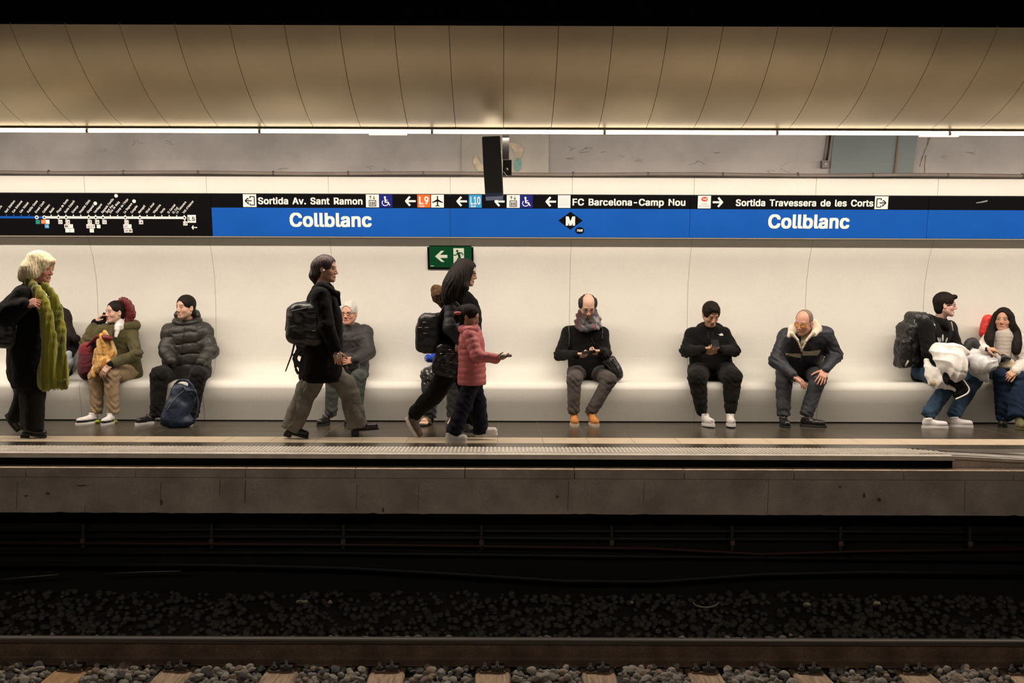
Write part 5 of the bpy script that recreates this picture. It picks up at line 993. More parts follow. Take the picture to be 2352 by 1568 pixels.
def head_solid(S, H, R, sc, neck, jaw=1.0, nose=1.0, nr=.053):
    def W(x, y, z): return H + R @ (A_(x, y, z)*sc)
    S.ell(W(0, -.012, .035), A_(.076, .097, .088)*sc, R, .01)
    S.ell(W(0, .020, -.022), A_(.062*jaw, .070, .085)*sc, R, .03*sc)
    for q in (-1, 1):
        S.cone(W(q*.050*jaw, -.005, -.052), W(q*.018, .058, -.096), .020*sc, .018*sc, .03*sc)
        S.ell(W(q*.042, .050, -.030), A_(.020, .018, .018)*sc, R, .025*sc)
    S.ell(W(0, .068, -.099), A_(.022, .017, .016)*sc, R, .018*sc)
    S.cone(W(-.036, .074, .022), W(.036, .074, .022), .012*sc, k=.015*sc)
    for q in (-1, 1):
        S.ell(W(q*.031, .098, .002), A_(.017, .017, .011)*sc, R, .010*sc, 's')
        S.ell(W(q*.031, .0735, .002), .0135*sc, R, .003*sc)
    S.cone(W(0, .085, .008), W(0, .1015*nose, -.032), .0080*sc, .0115*sc, .010*sc)
    for q in (-1, 1): S.ell(W(q*.011, .093, -.039), .009*sc, R, .006*sc)
    S.cone(W(-.019, .079, -.0655), W(.019, .079, -.0655), .0085*sc, k=.006*sc)
    S.cone(W(-.015, .079, -.0775), W(.015, .079, -.0775), .0088*sc, k=.005*sc)
    for q in (-1, 1):
        S.ell(W(q*.079, -.010, -.010), A_(.009, .019, .032)*sc, R @ np.array([[math.cos(.3*q), -math.sin(.3*q), 0], [math.sin(.3*q), math.cos(.3*q), 0], [0, 0, 1]]), .006*sc)
        S.ell(W(q*.089, -.006, -.006), A_(.008, .010, .018)*sc, R, .005*sc, 's')
    S.cone(W(0, -.022, -.035), neck, nr*sc, (nr+.004)*sc, .03*sc)
    lo = H - .15*sc; hi = H + .15*sc; S.fine.append((lo, hi))
def hand_solid(S, wr, d, n, thumb=1, el=None, curl=(.35, .35, .35, .35), tcurl=.3, sc=1.0, spread=.06, tdir=None, spl=0):
    """wr wrist point, d towards the fingertips, n the way the palm faces; thumb +1/-1 which side"""
    d = nrm(d); n = nrm(np.asarray(n, float) - d*np.dot(n, d)); sd = np.cross(d, n)*thumb
    R = np.stack([sd, d, n], 1); wr = np.asarray(wr, float)
    S.box(wr + d*.046*sc, A_(.037, .046, .0135)*sc, R, .011*sc, .008)
    S.cone(wr + (nrm(el-wr)*.04 if el is not None else -d*.03), wr + d*.012, .025*sc, .026*sc, .012)
    for i, (o, L) in enumerate(((.029, .070), (.0097, .079), (-.0097, .073), (-.0285, .057))):
        c = curl[i] if hasattr(curl, '__len__') else curl
        p = wr + d*(.088-.005*abs(i-1.3))*sc + sd*o*sc; dir_ = nrm(d + sd*spread*(1.5-i))
        for j, (fr, r) in enumerate(((.44, .0088), (.31, .0080), (.25, .0072))):
            dir_ = rotv(dir_, np.cross(dir_, n), c*(.8 if j == 0 else 1.0)) if c else dir_
            q = p + dir_*L*fr*sc; S.cone(p, q, r*sc, (r-.0007)*sc, .0022 if j else .004); p = q
    p = wr + d*.022*sc + sd*.026*sc + n*.004*sc
    t = nrm(d*.62 + sd*.70 + n*.35) if tdir is None else nrm(R @ np.asarray(tdir))
    for L, r in ((.040, .0115), (.030, .0100), (.024, .0090)):
        q = p + t*L*sc; S.cone(p, q, r*sc, (r-.001)*sc, .005); p = q; t = rotv(t, np.cross(t, nrm(d*.8-sd*.3+n*.3)), tcurl)
    S.fine.append((wr - .13*sc, wr + .13*sc)) if False else S.fine.append((np.minimum(wr, wr+d*.19*sc)-.05*sc, np.maximum(wr, wr+d*.19*sc)+.05*sc))

class Person:
    """J holds the joints as world points: neck, sA sB shoulders, eA eB elbows, wA wB wrists, hA hB hips, kA kB knees, aA aB ankles"""
    def __init__(s, label, head, J, face, sc=1.0, cat='person', group=None):
        s.J = J; s.H = np.asarray(head, float); s.sc = sc
        s.face = nrm(face[0]); s.up = face[1] if len(face) > 1 else (0, 0, 1)
        s.R = frame(s.face, s.up)
        base = (J['hA']+J['hB'])/2; base = A_(base[0], base[1], 0)
        if 'base' in J: base = J['base']
        s.t = thing('person', label, cat, base, group=group)
    def W(s, x, y, z): return s.H + s.R @ (A_(x, y, z)*s.sc)
    def body(s, skinmat, color, hands={}, extra=None, jaw=1.0, nose=1.0, feet=False, h=.009, bare=(), arms='AB', legs='AB'):
        J = s.J; S = Solid(); sc = s.sc
        head_solid(S, s.H, s.R, sc, J['neck'], jaw, nose)
        ms = (J['sA']+J['sB'])/2; mh = (J['hA']+J['hB'])/2
        S.cone(J['neck'], ms - (0, 0, .02), .052*sc, .050*sc, .03)
        S.cone(J['sA']*.9+ms*.1 - (0, 0, .02), J['sB']*.9+ms*.1 - (0, 0, .02), .034*sc, k=.03)
        for a, b in (('sA', 'hA'), ('sB', 'hB')):
            S.cone(J[a]*.55+ms*.45 - (0, 0, .05), J[b]*.7+mh*.3, .050*sc, .065*sc, .05)
        S.cone(ms - (0, 0, .06), mh, .060*sc, .070*sc, .05)
        for q in arms:
            if 'w'+q in J:
                S.path([J['s'+q], J['e'+q], J['w'+q]], [.036*sc, .030*sc, .024*sc], .02)
        for q in legs:
            if 'a'+q in J:
                S.path([J['h'+q], J['k'+q], J['a'+q]], [.078*sc, .052*sc, .036*sc], .03)
                if feet is not True:
                    t = J.get('t'+q)
                    if t is not None: S.cone(J['a'+q] - (0, 0, .03), J['a'+q] + nrm(t - J['a'+q])*.10 - (0, 0, .04), .028, .022, .02)
        for q, hd in hands.items(): hand_solid(S, J['w'+q], sc=sc*hd.pop('hs', 1.0), el=J['e'+q], **hd)
        if extra: extra(S)
        return S.build('body', skinmat, s.t, h=h, hf=.0032, color=color, smooth=1)
    def torso(s, S, r=.115, rs=.068, kk=.06, depth=1.0, drop=0.0, hem=None, sh=.06):
        """jacket trunk"""
        J = s.J; sc = s.sc; ms = (J['sA']+J['sB'])/2; mh = (J['hA']+J['hB'])/2; ax = nrm(J['sB']-J['sA'])
        fw = nrm(np.cross(ms-mh, ax)); dn = nrm(mh-ms)
        for q in 'AB': S.cone(ms - dn*.015, J['s'+q], .082*sc, rs*sc, .03)
        S.cone(J['neck'] + dn*.0, ms + dn*.05, .07*sc, .10*sc, .06)
        for a, b in (('sA', 'hA'), ('sB', 'hB')):
            S.cone(J[a]*.62+ms*.38 + dn*sh, J[b]*.85+mh*.15 + dn*drop, r*.93*sc, r*sc, kk, flat=fw, fl=depth)
        S.cone(ms + dn*(sh+.01), mh + dn*drop, r*sc, r*1.02*sc, kk, flat=fw, fl=depth)
    def sleeve(s, S, q, r=(.066, .056, .045), cuff=.0, k=.03):
        J = s.J; sc = s.sc; w_ = J['w'+q] + nrm(J['e'+q]-J['w'+q])*cuff
        S.path([J['s'+q], J['e'+q], w_], [v*sc for v in r], k)
    def trousers(s, m, r=(.100, .074, .062), name='trousers', amp=.006, cuff=.02, color=None, hipr=.105, h=.008, legs='AB', seed=0, s_=30, extra=None):
        J = s.J; sc = s.sc; S = Solid(); mh = (J['hA']+J['hB'])/2
        S.cone(J['hA'], J['hB'], hipr*sc, k=.05)
        for q in legs:
            kn, an = J['k'+q], J['a'+q]; end = an + nrm(kn-an)*cuff
            S.path([J['h'+q], kn], [r[0]*sc, r[1]*sc], .04); S.path([kn, end], [r[1]*sc, r[2]*sc], .02)
            hem(S, end - nrm(kn-an)*.035, nrm(kn-an), r[2]*sc)
        if extra: extra(S)
        S.disp(folds(amp, s_, seed=seed)); S.disp(knee_folds(s, legs))
        return S.build(name, m, s.t, h=h, color=color)
def hem(S, at, up, r):
    """cut a trouser leg off flat"""
    up = nrm(up); R = frame(up, (0, -1, .01)); S.box(np.asarray(at, float) - up*(r*.75), A_(r*1.5, r*.75, r*1.5), R, .004, .006, 's')
def creases(amp=.006, s=26, seed=0, w=.22):
    """sharp fold lines"""
    def fn(x, y, z):
        a = wav(x, y*.6, z*.7, s, seed); b = wav(x*.8, y, z, s*1.9, seed+4)
        return amp*(.5 - np.exp(-np.abs(a)/w)) + amp*.4*(.5 - np.exp(-np.abs(b)/w))
    return fn
def knee_folds(p, legs):
    pts = [p.J['k'+q] for q in legs] + [p.J['a'+q] for q in legs]
    def fn(x, y, z):
        r = 0
        for c in pts:
            d2 = (x-c[0])**2+(y-c[1])**2+(z-c[2])**2
            r = r + .006*np.exp(-d2/.012)*np.sin((x*.5+z)*95+2*np.sin(x*40+y*20))
        return r
    return fn
def elbow_folds(p, arms='AB', amp=.006):
    pts = [p.J['e'+q] for q in arms if 'e'+q in p.J]
    def fn(x, y, z):
        r = 0
        for c in pts:
            d2 = (x-c[0])**2+(y-c[1])**2+(z-c[2])**2
            r = r + amp*np.exp(-d2/.010)*np.sin((x+z*1.2)*85+2*np.sin(x*35+y*25))
        return r
    return fn

def hair_solid(S, p, thick=.012, front=(0, .135, -.025, .088, .100, .115), base=True, low=-.06, nape=True):
    sc = p.sc; R = p.R; W = p.W
    S.ell(W(0, -.014, .037), A_(.076+thick, .097+thick, .088+thick)*sc, R, .01)
    if nape: S.ell(W(0, -.050, low+.02), A_(.066, .055, .06)*sc, R, .03)
    if front: S.ell(W(*front[:3]), A_(*front[3:])*sc, R, .006, 's')
def strands(p, amp=.003, f=130, vert=True):
    amp = amp*.55; f = f*1.25
    def fn(x, y, z):
        L = [(x-p.H[0]), (y-p.H[1]), (z-p.H[2])]; R = p.R
        a = L[0]*R[0, 0]+L[1]*R[1, 0]+L[2]*R[2, 0]; b = L[0]*R[0, 1]+L[1]*R[1, 1]+L[2]*R[2, 1]; c = L[0]*R[0, 2]+L[1]*R[1, 2]+L[2]*R[2, 2]
        th = np.arctan2(a, -b)
        return amp*(np.sin(th*f*.22 + 2.2*np.sin(c*22) + 1.2*np.sin(a*60)) + .5*np.sin(th*f*.5+c*30))
    return fn

def shoe(p, heel, toe, m, solem, name='shoe', w=.043, hh=.055, sole_h=.024, collar=.05, laces=None, h=.005, heelblock=0, toeup=0.0, color=None, label=None, open_toe=False, ank=None):
    """heel and toe are points on the ground under the shoe's ends (in 3D)"""
    heel = np.asarray(heel, float); toe = np.asarray(toe, float); f = nrm(toe-heel); L = np.linalg.norm(toe-heel)
    r = nrm(np.cross(f, (0, 0, 1))); u = np.cross(r, f); up0 = A_(0, 0, 1)
    B_ = lambda a, b, c: heel + f*a*L + r*b + u*c
    S = Solid(); z0 = sole_h
    S.cone(B_(.17, 0, z0+hh*.55), B_(.45, 0, z0+hh*.45), hh*.72, hh*.70, .02, flat=r, fl=min(.95, w/hh*.9))
    S.cone(B_(.45, 0, z0+hh*.40), B_(.86, 0, z0+.020), hh*.62, .026, .02)
    S.cone(B_(.62, w*.35, z0+.020), B_(.84, w*.15, z0+.018), .028, .022, .02); S.cone(B_(.62, -w*.35, z0+.020), B_(.84, -w*.15, z0+.018), .028, .022, .02)
    an = B_(.24, 0, z0+hh+collar*.6) if ank is None else np.asarray(ank, float)
    S.cone(B_(.26, 0, z0+hh*.6), an, .037, .041, .02)
    S.cut(B_(0, 0, z0*.7), -u, .003)
    if collar: S.cut(an, nrm(an-B_(.26, 0, z0+hh*.6)), .003)
    o = S.build(name, m, p.t, h=h, color=color)
    if label: o['label'] = label
    # sole: outline extruded
    B = MB(); out = []
    n = 26
    for i in range(n):
        t = 2*PI*i/n; cx = .5 - .5*math.cos(t); wd = w*(1.02 + .10*math.sin(PI*(cx-.3)*1.2)) * (math.sin(t))**1 * 1.0
        wd = math.copysign(abs(math.sin(t))**.62, math.sin(t))*w*(.80 + .20*max(0, math.sin(PI*min(1, cx*1.15)-.5)))
        out.append((cx, wd))
    V = [B_(a, b, toeup*max(0, a-.7)**1.5) for a, b in out] + [B_(a*1.0, b*1.04, z0*.5 + toeup*max(0, a-.7)**1.5) for a, b in out] + [B_(a, b*.98, z0 + toeup*max(0, a-.7)**1.5) for a, b in out]
    F = [tuple(range(n)), tuple(range(3*n-1, 2*n-1, -1))] + [(i, i+n, (i+1) % n+n, (i+1) % n) for i in range(n)] + [(i+n, i+2*n, (i+1) % n+2*n, (i+1) % n+n) for i in range(n)]
    B.add(V, F, False); B.build('sole', solem, o)
    if laces is not None:
        B = MB()
        for i in range(4):
            a = .40+.075*i; hgt = z0+hh*(1.05-.17*i)+.004
            B.tube([B_(a, -.024, hgt-.012), B_(a+.02, 0, hgt+.004), B_(a, .024, hgt-.012)], .0035, 6)
        B.build('laces', laces, o)
    if heelblock:
        q = Solid(); q.box(B_(.13, 0, -heelblock/2), A_(.028, .032, heelblock/2+.004), np.stack([r, f, u], 1), .004); q.build('heel', solem, o, h=.005)
    return o
def glasses(p, m, tint=None, name='glasses', rw=.023, rh=.017, th=.0022, full=True, label=None):
    B = MB(); W = p.W
    for q in (-1, 1):
        c = (q*.032, .092, .000)
        pts = [W(c[0]+rw*math.cos(t), c[1] - .18*abs(q*.032+rw*math.cos(t))*(abs(rw*math.cos(t)+q*.032) > .03), c[2]+rh*math.sin(t)) for t in np.linspace(0, 2*PI, 17)]
        B.tube(pts, th, 6, cap=False)
        B.tube([W(q*.055, .086, .004), W(q*.076, .04, .004), W(q*.082, -.015, .002)], th, 6)
    B.tube([W(-.010, .100, .003), W(0, .103, .006), W(.010, .100, .003)], th, 6)
    o = B.build(name, m, p.t)
    if label: o['label'] = label
    if tint is not None:
        L = MB()
        for q in (-1, 1):
            pts = [W(q*.032+rw*.95*math.cos(t), .091 - .18*abs(q*.032+rw*math.cos(t))*(abs(rw*math.cos(t)+q*.032) > .03), rh*.95*math.sin(t)) for t in np.linspace(0, 2*PI, 17)[:-1]]
            L.add(pts, [tuple(range(16))])
        L.build('lens', tint, o)
    return o
def phone(label, c, d, n, m=None, sz=(.036, .074, .004), screen=None):
    """flat slab: c centre, d long direction, n face normal"""
    d = nrm(d); n = nrm(np.asarray(n, float)-d*np.dot(n, d)); r = np.cross(d, n)
    t = thing('mobile_phone', label, 'phone', c)
    S = Solid(); S.box(c, sz, np.stack([r, d, n], 1), .0035, .001); S.build('phone_body', m or M['phone'], t, h=.0035, smooth=0)
    B = MB(); f = c + n*(sz[2]+.0006)
    B.add([f + r*a*(sz[0]-.003) + d*b*(sz[1]-.004) for a, b in ((-1, -1), (1, -1), (1, 1), (-1, 1))], [(0, 1, 2, 3)])
    B.build('phone_screen', screen or M['screen'], t)
    return t
# ---------------------------------------------------------------- cloth, skin and hair materials
def cloth(n, c, rough=.9, sheen=.05, noise=.25, bump=.5, bscale=60, nscale=12, **k):
    if max(c) < .035: c = tuple(v*.6 for v in c)
    return mat(n, c, rough, sheen=sheen, noise=noise, nscale=nscale, bump=bump, bscale=bscale, spec=.12, **k)
M['skin'] = mat('skin', (1, 1, 1), .5, attr='Col', noise=.06, nscale=30, spec=.35)
M['vcol'] = mat('coloured_cloth', (1, 1, 1), .8, attr='Col', noise=.15, nscale=25, bump=.4, bscale=70, spec=.25, sheen=.2)
M['vcol_smooth'] = mat('smooth_coloured_cloth', (1, 1, 1), .7, attr='Col', noise=.05, nscale=12, bump=.12, bscale=30, spec=.2)
M['hair_black'] = mat('black_hair', (.006, .0045, .004), .5, bump=.6, bscale=90, stretch=(1, 1, .12), spec=.5)
M['hair_brown'] = mat('dark_brown_hair', (.012, .0075, .005), .62, spec=.15, noise=.4, nscale=30, bump=.6, bscale=90, stretch=(1, 1, .12))
M['hair_curly'] = mat('curly_dark_hair', (.011, .008, .006), .7, bump=1.0, bscale=110)
M['hair_blonde'] = mat('pale_blonde_hair', (.80, .67, .42), .55, noise=.28, nscale=26, bump=.7, bscale=70, stretch=(1, 1, .15))
M['hair_white'] = mat('white_hair', (.60, .57, .52), .6, noise=.2, nscale=30, bump=.7, bscale=90)
M['hair_grey'] = mat('cropped_grey_hair', (.22, .16, .12), .7, noise=.3, nscale=60, bump=.4, bscale=120)
M['hair_red'] = mat('dark_red_hair', (.16, .016, .018), .5, noise=.5, nscale=22, bump=.7, bscale=80, stretch=(1, 1, .15))
M['black_knit'] = cloth('black_knit', (.011, .010, .009), bump=.8, bscale=90)
M['black_fleece'] = cloth('black_fleece', (.010, .010, .010), bump=.6)
M['black_wool'] = cloth('black_wool_coat', (.006, .0055, .006), noise=.2)
M['black_nylon'] = mat('black_nylon', (.012, .012, .012), .42, noise=.3, nscale=14, bump=.5, bscale=40, spec=.5)
M['puffer'] = mat('black_puffer_nylon', (.024, .022, .018), .5, noise=.2, nscale=10, bump=.45, bscale=26, spec=.45)
M['dark_puffer'] = mat('charcoal_padded_cloth', (.032, .029, .028), .6, noise=.2, nscale=12, bump=.5, bscale=40, spec=.35)
M['navy_nylon'] = mat('navy_nylon', (.019, .022, .031), .58, noise=.25, nscale=10, bump=.5, bscale=30, spec=.45)
M['navy_bag'] = mat('navy_bag_cloth', (.014, .026, .055), .5, noise=.3, nscale=10, bump=.5, bscale=40, spec=.4)
M['olive'] = cloth('olive_jacket_cloth', (.085, .075, .032), sheen=.1, bump=.5, bscale=40)
M['khaki'] = cloth('khaki_trouser_cloth', (.34, .245, .145), bump=.4, noise=.15)
M['black_jean'] = cloth('washed_black_denim', (.020, .019, .018), noise=.4, nscale=8)
M['grey_jean'] = cloth('grey_denim', (.085, .072, .066), noise=.35, nscale=7)
M['black_sweat'] = cloth('black_sweatpants', (.017, .016, .014), noise=.2)
M['slate_jean'] = cloth('slate_denim', (.055, .060, .066), noise=.4, nscale=7)
M['green_grey'] = cloth('green_grey_trouser_cloth', (.060, .070, .060), noise=.2)
M['grey_wool'] = cloth('grey_wool_trousers', (.21, .195, .165), noise=.35, nscale=9)
M['blue_jean'] = cloth('blue_denim', (.042, .080, .135), noise=.45, nscale=7)
M['dark_jean'] = cloth('dark_blue_denim', (.014, .028, .060), noise=.4, nscale=7)
M['navy_trouser'] = cloth('navy_track_trousers', (.014, .016, .030), noise=.3)
M['rose'] = mat('rose_padded_cloth', (.50, .13, .13), .55, noise=.2, nscale=10, bump=.45, bscale=30, spec=.4)
M['cream'] = cloth('cream_fleece', (.68, .60, .47), bump=.8, bscale=90, noise=.1)
M['white_cloth'] = cloth('white_jacket_cloth', (.78, .75, .70), noise=.06, bump=.25, bscale=30)
M['cream_fleece'] = cloth('cream_white_fleece', (.74, .69, .62), noise=.1, bump=.8, bscale=70)
M['cream_lining'] = cloth('cream_lining', (.60, .52, .38), noise=.1)
M['white_knit'] = cloth('white_rollneck', (.72, .70, .68), noise=.06)
M['grey_knit'] = cloth('grey_beige_rollneck', (.45, .40, .35), noise=.1)
M['maroon'] = mat('maroon_bag_cloth', (.19, .014, .020), .55, noise=.35, nscale=8, bump=.5, bscale=40)
M['red_nylon'] = mat('bright_red_nylon', (.75, .035, .025), .45, noise=.2, nscale=10, bump=.4, bscale=30)
M['lime_scarf'] = cloth('lime_green_scarf', (.36, .34, .022), sheen=.6, noise=.5, nscale=14, bump=.9, bscale=60, color2=(.14, .14, .015), stretch=(1, 1, .12))
M['plastic'] = mat('thin_white_plastic', (.66, .66, .66), .35, noise=.15, nscale=7, bump=.35, bscale=16, spec=.5)
M['white_leather'] = mat('white_leather', (.72, .69, .66), .45, noise=.08, nscale=20)
M['white_sole'] = mat('white_rubber', (.68, .66, .62), .55)
M['black_rubber'] = mat('black_rubber', (.010, .010, .010), .6)
M['black_leather'] = mat('black_leather', (.009, .008, .008), .35, spec=.5, bump=.2, bscale=60)
M['tan_boot'] = mat('orange_tan_nubuck', (.55, .215, .045), .7, noise=.25, nscale=20)
M['boot_sole'] = mat('pale_gum_sole', (.50, .43, .32), .65)
M['khaki_shoe'] = mat('khaki_suede', (.13, .125, .05), .8, noise=.4, nscale=40)
M['lime_sole'] = mat('lime_green_rubber', (.42, .48, .03), .5)
M['grey_lace'] = mat('grey_lace', (.42, .40, .37), .7)
M['dark_lace'] = mat('dark_lace', (.05, .035, .025), .7)
M['phone'] = mat('black_phone', (.008, .008, .009), .25, spec=.6)
M['screen'] = mat('phone_glass', (.02, .022, .026), .12, spec=.7)
M['frame_dark'] = mat('dark_spectacle_frame', (.03, .018, .012), .35)
M['frame_metal'] = mat('thin_metal_frame', (.35, .28, .20), .35, metal=.7)
M['lens_orange'] = mat('orange_lens', (.85, .34, .02), .2)
M['lens_clear'] = mat('lens_violet_sheen', (.16, .12, .22), .1, alpha=1)
M['silver'] = mat('silver', (.75, .74, .70), .25, metal=.9)
M['beige_webbing'] = mat('beige_webbing', (.42, .38, .27), .8)
def G(px, d, z=0.0):
    return A_((px - VX)/FPX*d, d, z)
SK_LIGHT = (.60, .37, .27); SK_MED = (.52, .29, .19); SK_RED = (.60, .31, .22); SK_TAN = (.46, .245, .15)
def quilt(p, L=.075, amp=.011, arms='AB'):
    """horizontal quilting: rings round the sleeves, bands round the trunk"""
    J = p.J
    segs = []
    for q in arms:
        if 'e'+q in J: segs.append((J['s'+q], J['e'+q], J['w'+q]))
    def fn(x, y, z):
        best = np.full(np.shape(x), .115*p.sc); co = z.copy()
        for a, b, c in segs:
            off = 0
            for s0, s1 in ((a, b), (b, c)):
                ab = s1-s0; L_ = np.linalg.norm(ab); ab = ab/L_
                t = np.clip((x-s0[0])*ab[0]+(y-s0[1])*ab[1]+(z-s0[2])*ab[2], 0, L_)
                d = np.sqrt((x-s0[0]-t*ab[0])**2+(y-s0[1]-t*ab[1])**2+(z-s0[2]-t*ab[2])**2)
                m = d < best; best = np.where(m, d, best); co = np.where(m, t+off, co); off += L_
        ph = co/L + .10*np.sin(x*14) + .08*wav(x, y, z, 18)
        return amp*(np.abs(np.sin(PI*ph))**.45 - .65)
    return fn
def zipper(p, pts, m=None, r=.004, name='zip'):
    B = MB(); B.tube(pts, r, 6); return B.build(name, m or M['darkmetal'], p.t)
def surf_pt(px, py, d): return P(px, py, d)
def decal(p, polys, d, m, name='emblem', nudge=.0, normal=(0, -1, 0), parent=None, th=.004):
    """small flat emblem sewn on clothing: polygons given as photo points at depth d"""
    B = MB(); nn = nrm(normal)
    for poly in polys:
        n = len(poly); V = [P(x, y, d) + nn*nudge for x, y in poly]; V2 = [v - nn*th for v in V]
        B.add(V + V2, [tuple(range(n)), tuple(range(2*n-1, n-1, -1))] + [(i, i+n, (i+1) % n+n, (i+1) % n) for i in range(n)])
    return B.build(name, m, parent or p.t)

def snap(parent_mesh, px, py, d0=9.0, lift=.004):
    """point of a built mesh seen along the line of sight at a photo point, so that trims lie on the cloth"""
    me = parent_mesh.data
    bv = _bvh.get(parent_mesh.name)
    if bv is None:
        from mathutils.bvhtree import BVHTree
        co = np.empty(len(me.vertices)*3); me.vertices.foreach_get('co', co)
        # one-mesh parts keep world coordinates under an unrotated parent
        lp = np.empty(len(me.loops), np.int32); me.loops.foreach_get('vertex_index', lp)
        bv = BVHTree.FromPolygons([tuple(v) for v in co.reshape(-1, 3)], [tuple(q) for q in lp.reshape(-1, 4)]); _bvh[parent_mesh.name] = bv
    o = Vector((0, 0, CZ)); t = P(px, py, 10.0); dr = (Vector(t)-o).normalized()
    hit = bv.ray_cast(o, dr, 20)
    if hit[0] is None: return None if d0 is None else P(px, py, d0)
    return np.array(hit[0] - dr*lift)
_bvh = {}
def trim_on(o, pts, r, m, name, d0=9.5, lift=.003, flat=None, label=None, dens=5.0):
    """a strap, seam or cord laid over a built mesh along photo points"""
    q = [np.array(pts[0], float)]
    for a, b in zip(pts[:-1], pts[1:]):
        a = np.array(a, float); b = np.array(b, float); n = max(1, int(np.linalg.norm(b-a)/dens))
        q += [a+(b-a)*i/n for i in range(1, n+1)]
    W = []
    for x, y in q:
        v = snap(o, x, y, None, lift)
        if v is not None and (not W or abs(v[1]-W[-1][1]) < .08): W.append(v)
    if len(W) < 2: W = [snap(o, *q[0], d0, lift), snap(o, *q[-1], d0, lift)]
    B = MB(); B.tube(W, r, 6)
    t = B.build(name, m, o)
    if label: t['label'] = label
    return t
def patch_on(o, poly, m, name, d0=9.5, lift=.004, label=None, grid=3.0):
    """a cloth patch laid over a built mesh; polygon in photo points, filled on a small grid"""
    xs = [p_[0] for p_ in poly]; ys = [p_[1] for p_ in poly]
    def inside(x, y):
        c = False; j = len(poly)-1
        for i in range(len(poly)):
            xi, yi = poly[i]; xj, yj = poly[j]
            if (yi > y) != (yj > y) and x < (xj-xi)*(y-yi)/(yj-yi)+xi: c = not c
            j = i
        return c
    gx = np.arange(min(xs), max(xs)+grid, grid); gy = np.arange(min(ys), max(ys)+grid, grid); V = []; idx = {}; F = []
    def v(i, j):
        if (i, j) not in idx: idx[(i, j)] = len(V); V.append(snap(o, gx[i], gy[j], None, lift))
        return idx[(i, j)]
    for i in range(len(gx)-1):
        for j in range(len(gy)-1):
            if inside(gx[i]+grid/2, gy[j]+grid/2): F.append((v(i, j), v(i, j+1), v(i+1, j+1), v(i+1, j)))
    F = [f for f in F if all(V[k] is not None for k in f) and max(V[k][1] for k in f) - min(V[k][1] for k in f) < .05]
    if not F: return None
    V = [A_(0, 10, -3) if v is None else v for v in V]; used = sorted({k for f in F for k in f}); rm = {k: i for i, k in enumerate(used)}
    V = [V[k] for k in used]; F = [tuple(rm[k] for k in f) for f in F]
    n = len(V); back = [a + A_(0, .006, 0) for a in V]
    t = mesh(name, V + back, F + [tuple(q+n for q in f[::-1]) for f in F], m, o, smooth=True)
    if label: t['label'] = label
    return t
